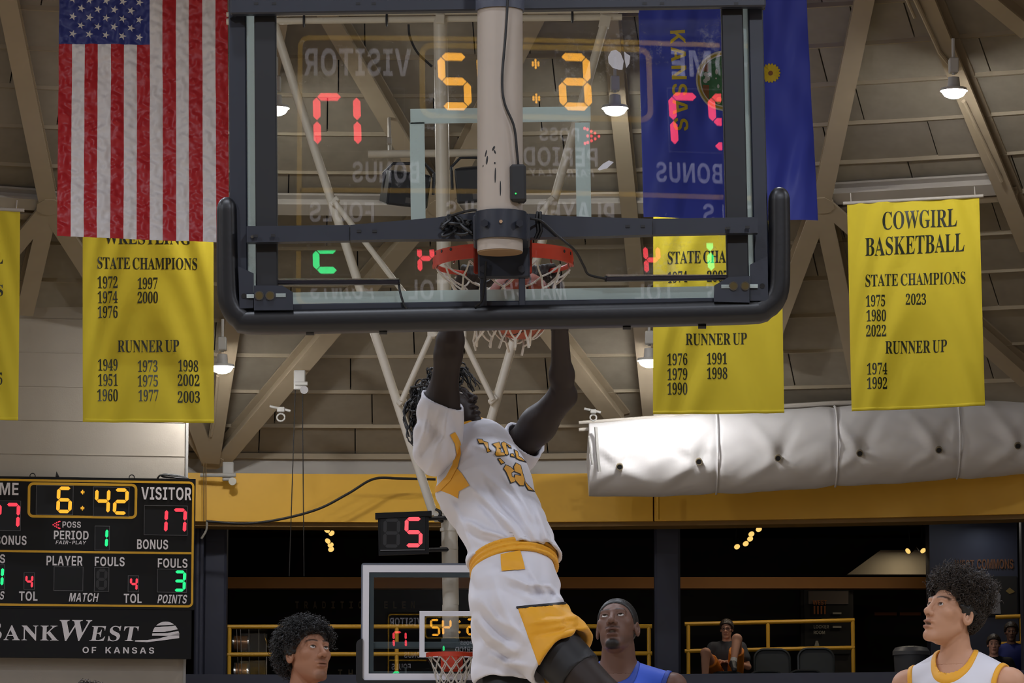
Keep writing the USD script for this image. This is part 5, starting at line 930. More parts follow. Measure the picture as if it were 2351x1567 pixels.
for x, y in ((560, 679), (1750, 656)): part(ng, 'bolt_hole', rod(npt(x, y, -0.062), npt(x, y, -0.065), 0.009, 12), M_rubber)
# padding: a U of black foam round the bottom edge
outer = [(499, 470), (502, 720), (520, 752), (556, 767), (700, 768), (1155, 761), (1600, 750), (1770, 744), (1800, 730), (1814, 700), (1812, 440)]
path = [nb(x, y, 0) for x, y in ((522, 455), (524, 640), (530, 700), (558, 734), (620, 740), (1157, 730), (1690, 718), (1750, 710), (1782, 678), (1788, 600), (1788, 432))]
pp = spline([(x, y, 0) for x, y in path], 130); L = np.concatenate([[0], np.cumsum(np.linalg.norm(np.diff(pp, axis=0), axis=1))]); gg = np.concatenate([L[-1] * np.array([0, .0006, .0015, .003, .005, .0075, .0105, .014, .018]), np.linspace(.023, .977, 132) * L[-1], L[-1] * (1 - np.array([.018, .014, .0105, .0075, .005, .003, .0015, .0006, 0]))]); pp = np.stack([np.interp(gg, L, pp[:, k]) for k in range(3)], 1)
t = np.gradient(pp, axis=0) + 1e-12; t /= np.linalg.norm(t, axis=1, keepdims=True); nr = np.stack([-t[:, 1], t[:, 0]], 1)
hw_ = np.interp(gg, [0, 0.10 * gg[-1] * .5, gg[-1] * .2, gg[-1] * .8, gg[-1]], [0.034, 0.036, 0.040, 0.040, 0.036]); cs = []
for ang in np.linspace(0, 2 * math.pi, 21)[:-1]:
    c_, s_ = math.cos(ang), math.sin(ang); k = (abs(c_) ** 4 + abs(s_) ** 4) ** -0.25; cs.append((c_ * k, s_ * k))
end = np.minimum(1, np.sqrt(np.clip(1 - (1 - np.clip(np.minimum(gg, gg[-1] - gg) / 0.045, 0, 1)) ** 2, 0.0004, 1)))
V = np.array([[nw(pp[i, 0] + nr[i, 0] * hw_[i] * end[i] * c_, -0.008 + 0.055 * (0.35 + 0.65 * end[i]) * s_, pp[i, 1] + nr[i, 1] * hw_[i] * end[i] * c_) for c_, s_ in cs] for i in range(150)]); S2 = 20
i, j = np.meshgrid(np.arange(149), np.arange(S2), indexing='ij'); k = (j + 1) % S2; A, B, C, D = (i * S2 + j).ravel(), (i * S2 + k).ravel(), ((i + 1) * S2 + k).ravel(), ((i + 1) * S2 + j).ravel()
pm = tm(np.vstack([V.reshape(-1, 3), V[0].mean(0), V[-1].mean(0)]), np.vstack([np.stack([A, B, C], 1), np.stack([A, C, D], 1), [(3000, (q + 1) % 20, q) for q in range(20)], [(3001, 2980 + q, 2980 + (q + 1) % 20) for q in range(20)]])); pm.fix_normals()
part(ng, 'edge_padding', pm, M_pad, smooth=60)
for x, y in ((712, 762), (880, 760), (1439, 749), (1612, 747)): part(ng, 'padding_plug', rod(npt(x - 9, y + 2, -0.02), npt(x + 9, y + 2, -0.02), 0.008, 8), M_rubber)
# column, clamp, plate
M_col = mat('column_paint', (158, 147, 136), 0.5, var=0.04, vscale=5); dcol = -0.26; cu = [nb(1148, y, dcol) for y in (-140, 578)]; rcol = 0.0765
ct, cb_ = nw(cu[0][0], dcol, cu[0][1]), nw(cu[1][0], dcol, cu[1][1])
part(ng, 'column', rod(cb_, ct, rcol, 48), M_col); part(ng, 'column_cap', rod(cb_ - NZ * 0.004, cb_ + NZ * 0.002, rcol * 0.985, 48), mat('cap_brown', (120, 92, 58), 0.7))
sl0 = npt(1148, 26, dcol); part(ng, 'column_sleeve', rod(sl0, ct, rcol + 0.006, 48), mat('sleeve_dark', (62, 66, 80), 0.5))
c0, c1 = npt(1150, 552, dcol), npt(1150, 488, dcol)
part(ng, 'column_clamp', rod(c0, c1, rcol + 0.010, 48), M_blacksteel); part(ng, 'clamp_wing', nbox(1086, 490, 1217, 552, dcol + 0.02, -0.06, 0.006, dm=dcol + .02), M_blacksteel)
for x, y in ((1112, 512), (1193, 512)): part(ng, 'clamp_bolt', rod(npt(x, y, dcol - .055), npt(x, y, dcol - .088), 0.013, 6), M_blacksteel)
part(ng, 'clamp_bolt', rod(npt(1150, 508, dcol - .086), npt(1150, 508, dcol - .094), 0.006, 10), mat('bolt_tan', (170, 140, 110), .5))
part(ng, 'rim_plate', nbox(1097, 540, 1216, 637, -0.055, -0.014, 0.006), M_blacksteel)
for x in (1109, 1198): part(ng, 'plate_leg', nbox(x - 7, 630, x + 8, 706, -0.045, -0.014, 0.003), M_blacksteel); part(ng, 'plate_bolt', rod(npt(x, 617, -.055), npt(x, 617, -.070), .013, 6), M_blacksteel)
part(ng, 'power_lead', tube(spline([npt(1116, 600, -.075), npt(1112, 650, -.065), npt(1106, 690, -.06), npt(1090, 704, -.06)], 20), 0.004, 6), M_rubber)
rg = random.Random(3)
for x, y, w, l, a in ((1113, 350, 3, 16, .3), (1116, 366, 4, 20, .15), (1133, 340, 4, 12, .5), (1136, 348, 3, 10, -.4), (1136, 374, 3, 5, 0), (1137, 402, 2.6, 36, .02), (1149, 432, 2.6, 36, 0), (1104, 378, 2, 5, .3)):
    q = P(x, y, YN + dcol - rcol); ang = (x - 1148) * MPP(13) / rcol; n = np.array([math.sin(ang), -math.cos(ang), 0]); cx_ = cb_ * 0 + np.array([ct[0] + (cb_[0] - ct[0]) * (ct[2] - q[2]) / (ct[2] - cb_[2]), ct[1], q[2]])
    s = np.cross(n, EZ); pl = affinity.rotate(affinity.scale(Point(0, 0).buffer(1, quad_segs=4), w * MPP(13) / 2 * 1.2, l * MPP(13) / 2), math.degrees(-a)); part(ng, 'scuff', extrude(pl, cx_ + n * (rcol - 0.001), -s, EZ, 0, 0.0018, en=n), M_rubber, smooth=False)
M_smear = usdkit.material(stage, LK + 'glass_smear', {'d': ('diffuse_bsdf', {'color': (0.75, 0.75, 0.8)}), 't': ('transparent_bsdf', {}), 'm': ('mix_closure', {'fac': 0.55})}, [('d.BSDF', 'm.closure1'), ('t.BSDF', 'm.closure2')], surface='m.closure')
for q in ([(1396, 130), (1403, 117), (1414, 114), (1425, 122), (1432, 140), (1429, 160), (1420, 160), (1406, 155), (1397, 144)], [(1433, 118), (1440, 124), (1447, 128), (1445, 146), (1438, 156), (1434, 136)], [(1372, 388), (1384, 376), (1398, 368), (1409, 372), (1394, 386), (1376, 391)]): part(ng, 'smear', npoly(q, -0.0025, -0.0015), M_smear, smooth=False)
# rim and net
RCN = P(1155, 607, YN + 0.39); RCN = np.array([RCN[0], YN + 0.39, RCN[2]]); RR_ = 0.2365
part(ng, 'rim', tube([RCN + np.array([RR_ * math.cos(a), RR_ * math.sin(a), RR_ * math.cos(a) * math.sin(ra)]) for a in np.linspace(0, 2 * math.pi, 65)], 0.009, 10, False), M_rim)
A = np.linspace(math.pi * 0.98, math.pi * 2.02, 49); hgt = 0.050 * np.clip(np.sin(A * -1) * 3.2 + 0.25, 0.25, 1.0); rb = RR_ + 0.006
vb = []
for rr in (rb, rb + 0.006):
    for s in (0, 1): vb += [RCN + np.array([rr * math.cos(a), rr * math.sin(a), rr * math.cos(a) * math.sin(ra) + (-0.010 + s * h_)]) for a, h_ in zip(A, hgt)]
vb = np.array(vb); fb_ = []
for i in range(48):
    for p0, p1 in ((0, 1), (3, 2), (2, 0), (1, 3)): fb_ += [(p0 * 49 + i, p0 * 49 + i + 1, p1 * 49 + i + 1), (p0 * 49 + i, p1 * 49 + i + 1, p1 * 49 + i)]
bm = tm(vb, fb_); bm.fix_normals(); part(ng, 'rim_band', bm, M_rim, smooth=40)
part(ng, 'rim_neck', box(RCN + np.array([-.09, -.375, -.05]), RCN + np.array([.09, -.20, .045]), .015), M_rim); part(ng, 'rim_face_plate', box(RCN + np.array([-.10, -.388, -.09]), RCN + np.array([.10, -.372, .09]), .005), M_rim)
for k in range(12):
    a = k * math.pi / 6 + .26; p = RCN + np.array([RR_ * math.cos(a), RR_ * math.sin(a), -0.004]); part(ng, 'net_hook', tube([p + np.array([0, 0, 0.0]), p + np.array([0, 0, -.012]), p + np.array([.006 * math.cos(a), .006 * math.sin(a), -.018])], 0.003, 5), M_chrome)
for k in range(7):
    a = math.pi * (1.03 + k * 0.07) if k < 4 else math.pi * (1.97 - (k - 4) * .07); i = np.argmin(np.abs(A - a)); p = RCN + np.array([(rb + .006) * math.cos(a), (rb + .006) * math.sin(a), hgt[i] - 0.022]); n = np.array([math.cos(a), math.sin(a), 0])
    part(ng, 'band_notch', rod(p - n * .003, p + n * .001, 0.006, 8), M_rubber)
BC = P(1194, 700, YN + 0.42); BR = 0.121
# ball
def ball_mesh(c, r, sub=4):
    m = trimesh.creation.icosphere(sub, 1.0); v = np.array(m.vertices); R = trimesh.transformations.euler_matrix(0.5, 0.4, 0.9)[:3, :3]; q = v @ R
    g = np.minimum.reduce([np.abs(q[:, 0]), np.abs(q[:, 1]), np.abs(q[:, 0] ** 2 - 0.52 * (q[:, 1] ** 2) - 0.28)]); d = 1 - 0.016 * np.exp(-(g / 0.022) ** 2)
    return tm(v * d[:, None] * r + c, m.faces), np.where((g < 0.028)[:, None], lin((30, 20, 20)), lin((150, 74, 50)))
bmh, bt = ball_mesh(BC, BR, 5); bl = thing('basketball', 'reddish brown basketball pushed down inside the near net', 'ball', at=BC); part(bl, 'ball', bmh, tinted('ball_leather', 0.6, 0.35, 0.25, 400, 0.0015), tint=bt)
hoop_net(ng, RCN + np.array([0, 0, -0.018]), RR_ - 0.004, M_net, 0.0036, 0.25, 11, ball_c=BC, bottom=0.42)
# light bars, power box and cables lashed to the goal
M_bar = mat('light_bar_case', (24, 22, 32), 0.3)
for x0, x1, y, s in ((634, 916, 648, 'left'), (1391, 1670, 639, 'right')):
    h = thing('light_bar', 'slim black light bar clipped along the bottom %s of the backboard glass' % s, 'light bar', at=npt((x0 + x1) / 2, y, -.03)); part(h, 'case', bar(npt(x0, y + (1 if s == 'left' else 2), -.03), npt(x1, y + (0 if s == 'left' else -2), -.03), .03, .015, bev=.003), M_bar)
    part(h, 'top_strip', bar(npt(x0, y - 7, -.03), npt(x1, y - 7, -.03), .02, .003), M_chrome); xe_ = x1 if s == 'left' else x0; part(h, 'end_plug', rod(npt(xe_ - 3, y, -.03), npt(xe_ + 3, y, -.03), .010, 8), M_rubber)
h = thing('power_adapter', 'black power adapter with a green light on the backboard column', 'power adapter', at=npt(1189, 418, -.30)); part(h, 'case', nbox(1171, 376, 1208, 461, -.345, -.285, .008), M_rubber); part(h, 'status_light', rod(npt(1184, 444, -.345), npt(1184, 444, -.349), .003, 8), emit('green_led', (0.05, 1, 0.15), 1.5))
cb = thing('adapter_cable', 'thin black cable running down the backboard column to the power adapter', 'cable', at=npt(1165, 200, -.345)); part(cb, 'cable', tube(spline([npt(1167, -30, -.347), npt(1164, 30, -.347), npt(1160, 90, -.347), npt(1153, 180, -.347), npt(1158, 235, -.347), npt(1180, 290, -.340), npt(1187, 350, -.335), npt(1190, 380, -.33)], 60), .0042, 8), M_rubber)
cb = thing('light_cable', 'thin black cable from the power adapter over the glass to the right light bar', 'cable', at=npt(1300, 570, -.13)); part(cb, 'cable', tube(spline([npt(1188, 458, -.32), npt(1196, 480, -.26), npt(1215, 500, -.18), npt(1244, 508, -.13), npt(1285, 545, -.12), npt(1320, 575, -.10), npt(1340, 610, -.07), npt(1352, 630, -.05), npt(1392, 640, -.035)], 70), .0042, 8), M_rubber)
cb = thing('light_cable', 'short black cable hanging from the end of the left light bar', 'cable', at=npt(920, 670, -.04)); part(cb, 'cable', tube(spline([npt(915, 650, -.03), npt(919, 672, -.045), npt(928, 700, -.05), npt(934, 708, -.05)], 20), .004, 8), M_rubber)
cb = thing('cable_coil', 'tangled coil of black cable tied to the cross arm', 'cable', at=npt(1050, 517, -.14)); rg = np.random.RandomState(5); pts = [npt(1050 + 38 * math.cos(t * 1.0 + .6 * math.sin(t * .37)) * (.55 + .4 * abs(math.sin(t * 1.7))), 518 + 24 * math.sin(t * 1.31) * (.6 + .4 * math.cos(t * .8)), -.135 - .02 * math.sin(t * 2.1)) for t in np.linspace(0, 26, 120)]
part(cb, 'cable', tube(pts, .0055, 6), M_rubber); part(cb, 'cable', tube(spline([npt(1012, 516, -.13), npt(1040, 494, -.14), npt(1092, 482, -.2), npt(1094, 500, -.2), npt(1090, 540, -.16), npt(1096, 560, -.12)], 40), .0045, 6), M_rubber)
for x in (1234, 1241): part(cb, 'cable_tie', tube([npt(x, 486, -.12), npt(x - 1, 500, -.125), npt(x + 2, 530, -.122), npt(x - 6, 548, -.118)], .005, 6), M_rubber)
# ---------------------------------------------------------------- people
def face_frame(az, pitch, roll=0.0):
    """Columns: the person's right, forward, up. az: direction faced in the floor plan, degrees from +x towards +y."""
    a, p, r_ = map(math.radians, (az, pitch, roll)); f = np.array([math.cos(a) * math.cos(p), math.sin(a) * math.cos(p), math.sin(p)]); r = np.array([math.sin(a), -math.cos(a), 0]); u = np.cross(r, f)
    r, u = r * math.cos(r_) + u * math.sin(r_), u * math.cos(r_) - r * math.sin(r_); return np.stack([r, f, u], 1)
SKIN = tinted('skin', 0.52, 0.32, 0.12, 600, 0.0006, subsurface_weight=0.0)
M_eye = tinted('eye', 0.12, 0.6); M_hair = [mat('hair_black', (18, 16, 16), 0.5), mat('hair_brown', (46, 36, 28), 0.5)]
def skull(q): return smin(ell(q, (0, -.018, .045), (.076, .097, .090)), ell(q, (0, .030, -.020), (.061, .066, .092)), .03)
def head_sdf(q, o=0.0, wide=1.0, jawl=0.0):
    ax = np.abs(q[:, 0]); m = np.stack([ax, q[:, 1], q[:, 2]], 1); d = skull(q)
    d = smin(d, cone(m, (.047, -.005, -.038), (.015, .070, -.095 - jawl), .017, .015), .020); d = smin(d, ball(q, (0, .078, -.092 - jawl), .019), .018)
    d = smin(d, ball(m, (.046, .056, .0), .022), .018); d = smin(d, cone(m, (0, .086, .040), (.040, .078, .041), .011, .011), .014)
    d = smax(d, -ball(m, (.032, .108, .022), .019), .014)
    d = smin(d, cone(q, (0, .090, .032), (0, .110, -.010), .0075, .0105), .010); d = smin(d, ball(q, (0, .112, -.014), .0120), .008); d = smin(d, ball(m, (.0135 * wide, .100, -.018), .0092), .008)
    d = smax(d, -ball(m, (.0068, .107, -.0265), .0042), .003)
    d = smin(d, ell(m, (.032, .0745, .022), (.0185, .0168, .0150)), .006); d = smax(d, -ell(m, (.0322, .093, .0215), (.0152, .016, .0060)), .0015)
    d = smin(d, ell(q, (0, .094, -.0465), (.0255, .0135, .0072)), .009); d = smin(d, ell(q, (0, .0925, -.0590 - o * .9), (.0225, .0135, .0085)), .009)
    d = smax(d, -ell(q, (0, .108, -.0525 - o / 2), (.0225, .022, .0012 + o / 2)), .0025)
    me = m - np.array([.079, -.012, .006]); ce, se = math.cos(.30), math.sin(.30); me = np.stack([me[:, 0] * ce + me[:, 1] * se, -me[:, 0] * se + me[:, 1] * ce, me[:, 2] - .12 * me[:, 1]], 1)
    e = ell(me, (0, 0, 0), (.0090, .0205, .0315)); e = smax(e, -ell(me, (.0095, .002, .001), (.0105, .0125, .0200)), .003); e = smin(e, ell(me, (.001, .003, -.006), (.006, .006, .012)), .003); return smin(d, e, .006)
def head_tint(q, base, o=0.0, beard=0.0, brow=1.0, jawl=0.0, hairc=(16, 13, 12)):
    base = lin(base); t = np.tile(base, (len(q), 1)); ax = np.abs(q[:, 0])
    def mix(w, c): nonlocal t; t = t * (1 - w[:, None]) + w[:, None] * np.asarray(c)
    s = lambda d, k: np.clip(0.5 - d / k, 0, 1)
    lip = np.minimum(ell(q, (0, .104, -.0465), (.022, .016, .0065)), ell(q, (0, .102, -.0590 - o), (.0195, .016, .0078))); mix(s(lip, .004) * 0.75, base * np.array([.62, .5, .52]))
    mix(s(ell(q, (0, .105, -.0525 - o / 2), (.019, .02, .0012 + o / 2)), .003) * 0.9, base * 0.12)
    if o > .004: mix(s(ell(q, (0, .088, -.0500 - o * .15), (.015, .010, .0028)), .002) * (q[:, 1] < .100), lin((150, 140, 130)))
    bz = .0455 + 0.004 * np.sin(np.clip((ax - .012) / .04, 0, 1) * 3.0); mix(np.clip(1 - np.abs(q[:, 2] - bz) / .0062, 0, 1) ** .6 * s(np.abs(ax - .031) - .0195, .006) * (q[:, 1] > .04) * .95 * brow, lin(hairc))
    mix(s(ell(np.stack([ax, q[:, 1], q[:, 2]], 1), (.032, .093, .0218), (.0165, .016, .0074)), .003) * .75, base * .25)
    mix(np.clip(1 - np.abs(ball(np.stack([ax, q[:, 1], q[:, 2]], 1), (.0068, .108, -.0265), .004)) / .003, 0, 1) * .8, base * .15)
    if beard:
        mz = np.clip(1 - np.abs(q[:, 2] + .034) / .006, 0, 1) * (ax < .030) * (q[:, 1] > .07); ch = s(ell(q, (0, .085, -.098 - jawl), (.030, .035, .022)), .012) * (q[:, 2] < -.074 - o * .5); jl = s(np.abs(q[:, 2] + .072 - (.05 - q[:, 1]) * .55) - .016, .02) * (q[:, 1] < .075) * (q[:, 1] > -.01) * (ax > .03)
        mix(np.clip(mz * .7 + ch + jl * .35, 0, 1) * beard, lin((14, 11, 10)))
    return t
HLY = ([-.13, -.09, -.05, -.022, .012, .030, .048, .066, .090, .12], [-.075, -.072, -.035, .005, .012, .030, .060, .078, .092, .096])
def hair_sdf(q, t, hl=0.0): 
    return smax(skull(q) - t, -(q[:, 2] - np.interp(q[:, 1], *HLY) - hl), .010)
def curls(C, R, s, n, seed, length, r, t0, top=None, droop=0.0, rad=0.010, turns=2.2, region=None):
    """Curly hair: small corkscrew locks standing on the scalp."""
    rg = np.random.RandomState(seed); ms = []; k = 0
    while k < n:
        d = unit(rg.normal(0, 1, 3)); lo, hi = 0.0, .2; c0 = np.array([0, -.018, .045])
        if d[2] < -.75: continue
        for _ in range(22):
            mid = (lo + hi) / 2; lo, hi = (mid, hi) if skull((c0 + d * mid)[None])[0] < t0 else (lo, mid)
        p = c0 + d * lo
        if p[2] < np.interp(p[1], *HLY) + .002 or (abs(p[0]) > .055 and -.045 < p[1] < .03 and p[2] < .048) or (region is not None and not region(p, rg)): continue
        k += 1; L = length(p, rg) if callable(length) else length * rg.uniform(.6, 1.3); ax = unit(d + rg.normal(0, .35, 3) + np.array([0, 0, -droop])); t, a, b = frame_of(p, p + ax); ph = rg.uniform(0, 6.28); tr = turns * rg.uniform(.7, 1.3); rr = rad * rg.uniform(.6, 1.2)
        u = np.linspace(0, 1, 22); h_ = p + ax * (u * L)[:, None] + np.array([0, 0, -droop * .5]) * (u ** 2 * L)[:, None] + rr * (np.minimum(1, u * 4))[:, None] * (np.cos(ph + u * tr * 6.28)[:, None] * a + np.sin(ph + u * tr * 6.28)[:, None] * b)
        ms.append(tube(C + s * (h_ @ R.T), s * r * np.linspace(1.1, .6, 22), 3, False))
    return cat(ms)
def eyes(h, C, R, s, gaze):
    for sg in (-1, 1):
        c = np.array([.032 * sg, .0752, .0215]); m = trimesh.creation.icosphere(3, .0142); v = np.array(m.vertices); g = unit(np.array(gaze)); k = v @ g / .0142
        col = np.where(k[:, None] > .955, lin((8, 6, 6)), np.where(k[:, None] > .83, lin((40, 26, 19)), lin((196, 190, 186)))); part(h, 'eye', tm(C + s * ((v + c) @ R.T), m.faces), M_eye, tint=col)
def finger_chain(pts, r0, r1): return [(pts[i], pts[i + 1], r0 + (r1 - r0) * i / (len(pts) - 1), r0 + (r1 - r0) * (i + 1) / (len(pts) - 1)) for i in range(len(pts) - 1)]
def hand_relaxed(wr, d, side, fwd, s=1.0):
    """Cones of a hanging, slightly curled hand: d along the fingers, side towards the thumb, fwd where the fingers curl."""
    c = []
    for i, (o, L) in enumerate(((.026, .072), (.009, .080), (-.008, .074), (-.024, .058))):
        k = wr + s * (d * .095 + side * o); c.append((wr + side * o * .5 * s, k, .020 * s, .013 * s)); p1 = k + s * L * .46 * unit(d + .25 * fwd); p2 = p1 + s * L * .32 * unit(d + .8 * fwd); p3 = p2 + s * L * .24 * unit(d + 1.6 * fwd); c += finger_chain([k, p1, p2, p3], .0100 * s, .0078 * s)
    t0 = wr + s * (d * .03 + side * .024); t1 = t0 + s * .040 * unit(d * .7 + side * .8); t2 = t1 + s * .032 * unit(d + .35 * fwd); return c + finger_chain([t0, t1, t2], .0135 * s, .0095 * s)
def chain_sdf(p, c, k=.008): return union([cone(p, *q) for q in c], k)
def bounds_of(pts, pad): pts = np.array(pts); return pts.min(0) - pad, pts.max(0) + pad
def in_frame(fn, O, R, s): return lambda p: fn((p - O) @ R / s) * s
SHOE = mat('shoe_dark', (40, 40, 46), 0.5); SOCK = mat('sock_white', (200, 200, 200), 0.8)

def standing(name, label, C, HR, s, az, skin, jersey_m, trim_m, shorts_m, hair, gaze=(0, 1, .2), o=0.0, beard=0.0, jawl=0.0, neck_r=.058, arms='down', lean=0.0, wide=1.0, sh_w=.20, sleeve=False, hair_label=None, prints=None, floor=0.0, sh_drop=.055):
    RB = face_frame(az, 0); r, f, u = RB.T; h = thing(name, label, 'person', at=(C[0], C[1], floor))
    nt = C + s * (HR @ np.array([0, -.034, -.052])); N = nt + s * (np.array([0, 0, -.105]) - f * .018); hz = N[2] - floor
    T = lambda x, y, z: N + s * (r * x + f * (y + lean * z) + u * z)
    pel = T(0, .0, -.56); hips = [T(sg * .098, 0, -.60) for sg in (-1, 1)]; kn = [np.array([q[0], q[1], floor + .285 * hz]) + f * .03 for q in hips]; an = [np.array([q[0], q[1], floor + .085]) - f * .02 for q in hips]
    sh = [T(sg * sh_w, -.01, -sh_drop) for sg in (-1, 1)]; el = [T(sg * (sh_w + .055), -.02, -.055 - .30) for sg in (-1, 1)]; wr = [T(sg * (sh_w + .06), .08, -.055 - .55) for sg in (-1, 1)]
    def torso(p):
        q = (p - N) @ RB / s; q = q - np.stack([0 * q[:, 0], lean * np.minimum(q[:, 2], 0), 0 * q[:, 0]], 1); m = np.stack([np.abs(q[:, 0]), q[:, 1], q[:, 2]], 1)
        d = union([ell(q, (0, .012, -.17), (.165, .108, .17)), ell(q, (0, .01, -.38), (.140, .095, .17)), ell(q, (0, .0, -.55), (.155, .108, .12))], .06)
        d = smin(d, cone(m, (.06, -.015, -.015), (sh_w - .02, -.01, -sh_drop - .005), .050, .052), .045); return d * s
    nk = lambda p: cone(p, nt, N + s * (f * .006 - u * .02), (neck_r - .006) * s, (neck_r + .006) * s)
    hs = in_frame(lambda q: head_sdf(q, o, wide, jawl), C, HR, s)
    def full(p):
        d = smin(torso(p), nk(p), .035 * s)
        for i in (0, 1): d = smin(d, smin(cone(p, sh[i], el[i], .056 * s, .042 * s), cone(p, el[i], wr[i], .041 * s, .027 * s), .02), .03 * s)
        for i in (0, 1): d = smin(d, smin(cone(p, hips[i], kn[i], .085 * s, .058 * s), smin(cone(p, kn[i], an[i], .056 * s, .038 * s), ball(p, (kn[i] * .7 + an[i] * .3) - f * .02, .055 * s), .03), .03), .04)
        return d
    hd = []
    for i, sg in enumerate((-1, 1)): hd += hand_relaxed(wr[i], unit(wr[i] - el[i]), f * .9 + r * -sg * .3, -r * sg * .8 + f * .2, s)
    headf = lambda p: smin(smin(hs(p), nk(p), .014 * s), torso(p), .035 * s); cut = N[2] + .015
    lo, hi = bounds_of([C + s * HR @ np.array(v) for v in np.array(np.meshgrid([-.11, .11], [-.14, .14], [-.14, .16])).reshape(3, -1).T], .0); lo[2] = min(lo[2], cut - .03); lo[:2] = np.minimum(lo[:2], N[:2] - .12); hi[:2] = np.maximum(hi[:2], N[:2] + .12)
    hm = nets(lambda p: np.maximum(headf(p), cut - .022 - p[:, 2]), lo, hi, .0034); q = (np.array(hm.vertices) - C) @ HR / s; ht = head_tint(q, skin, o, beard, 1.0, jawl)
    lo, hi = bounds_of([*sh, *el, *wr, *an, N], .16); lo[2] = floor - .01; hi[2] = cut + .012
    bm = nets(lambda p: np.maximum(full(p) + .0018 * np.clip((p[:, 2] - cut + .021) / .010, 0, 1) + np.where(p[:, 2] < N[2] - .10 * s, .006, 0) * (torso(p) < .02), p[:, 2] - cut), lo, hi, .0095, 1)
    lo, hi = bounds_of([x for c in hd for x in c[:2]], .03); gm = nets(lambda p: chain_sdf(p, hd), lo, hi, .0045, 1)
    b = cat([hm, bm, gm]); part(h, 'body', b, SKIN, tint=np.vstack([ht, np.tile(lin(skin), (len(bm.vertices) + len(gm.vertices), 1))]))
    eyes(h, C, HR, s, gaze)
    # vest
    qn = lambda p: (p - N) @ RB / s
    def nh(p):
        q = qn(p); return cone(q, (0, .01, .20), (0, .035, -.055), .080, .068) * s
    def ah(p):
        q = qn(p); m = np.stack([np.abs(q[:, 0]), q[:, 1], q[:, 2]], 1); return ell(m, (sh_w + .035, -.0, -.115), (.078, .17, .150)) * s
    jb = lambda p: torso(p) - .011 * s - .006 * (meshkit.fbm(p * 9, 2, 3) - .5)
    hole = (lambda p: nh(p)) if sleeve else (lambda p: np.minimum(nh(p), ah(p)))
    lo, hi = bounds_of([*sh, pel, N], .20); lo[2] = pel[2] - .08; hi[2] = N[2] + .10
    sl = (lambda p: np.minimum.reduce([cone(p, sh[i], sh[i] + (el[i] - sh[i]) * .6, .068 * s, .066 * s) for i in (0, 1)])) if sleeve else None
    jf = (lambda p: smin(jb(p), sl(p), .03)) if sleeve else jb
    part(h, 'shirt' if sleeve else 'jersey', nets(lambda p: np.maximum(smax(jf(p), -hole(p), .006), lo[2] + .02 - p[:, 2]), lo, hi, .0075, 1), jersey_m, smooth=True)
    if trim_m is not None: part(h, 'jersey_trim', nets(lambda p: smax(jb(p) - .0045, np.abs(hole(p) - .004) - .0095, .004), [lo[0], lo[1], N[2] - .34 * s], hi, .0042, 2), trim_m, smooth=True)
    sf = lambda p: smax(np.minimum(smin(in_frame(lambda q: ell(q, (0, 0, -.57), (.170, .125, .13)), N, RB, s)(p), np.minimum(*[cone(p, hips[i], kn[i] + (hips[i] - kn[i]) * .15, .112 * s, .118 * s) for i in (0, 1)]), .05), 9), p[:, 2] - (pel[2] + .06), .01)
    lo2, hi2 = bounds_of([*hips, *kn], .2); lo2[2] = kn[0][2] + .02; part(h, 'shorts', nets(lambda p: np.maximum(sf(p), kn[0][2] + .06 - p[:, 2]), lo2, hi2, .014, 1), shorts_m, smooth=True)
    for i in (0, 1):
        a = an[i]; part(h, 'shoe', nets(lambda p: np.maximum(smin(cone(p, a - f * .03 + u * -.03, a + f * .16 - u * .05, .048, .040), cone(p, a - u * .03, a + u * .04, .048, .046), .03), floor - p[:, 2]), a - .26, a + .26, .010, 1), SHOE, smooth=True); part(h, 'sock', rod(a + u * .02, a + u * .12, .046, 14), SOCK)
    hair(h, C, HR, s); return h, N, RB, jf
def cap(h, C, R, s, t, m, hl=0.0, bumpy=.006, freq=70, hh=.0036):
    f = lambda p: hair_sdf((p - C) @ R / s, t, hl) * s - bumpy * (meshkit.fbm(p * freq, 2, 5) - .5)
    lo, hi = bounds_of([C + s * R @ np.array(v) for v in np.array(np.meshgrid([-.14, .14], [-.18, .16], [-.11, .20])).reshape(3, -1).T], t); return part(h, 'hair', nets(f, lo, hi, hh, 1), m, smooth=True)

# the dunking player -------------------------------------------------------------------------------
J = lambda px, py, Y: P(px, py, Y)
SK_D = (40, 30, 26)
d_neck, d_chest, d_waist, d_pel = J(1078, 1006, 14.25), J(1106, 1110, 14.17), J(1168, 1250, 14.06), J(1180, 1340, 13.99)
shR, elR, wrR = J(1003, 1022, 14.10), J(1029, 815, 13.98), J(1046, 705, 13.93)
shL, elL, wrL = J(1180, 1040, 14.36), J(1292, 908, 14.16), J(1284, 735, 13.96)
hpR, knR, anR = J(1176, 1392, 13.93), J(1392, 1605, 13.74), J(1350, 1890, 13.95); hpL, knL, anL = J(1168, 1402, 14.10), J(1160, 1665, 13.99), J(1030, 1850, 14.25)
HD = face_frame(-26, 30, 4); HS = 0.97; chin = np.array([0, .094, -.100]); HC = J(1103, 963, 14.17) - HS * HD @ chin
def ring_at(a): return RCN + np.array([RR_ * math.sin(a), RR_ * math.cos(a), 0])
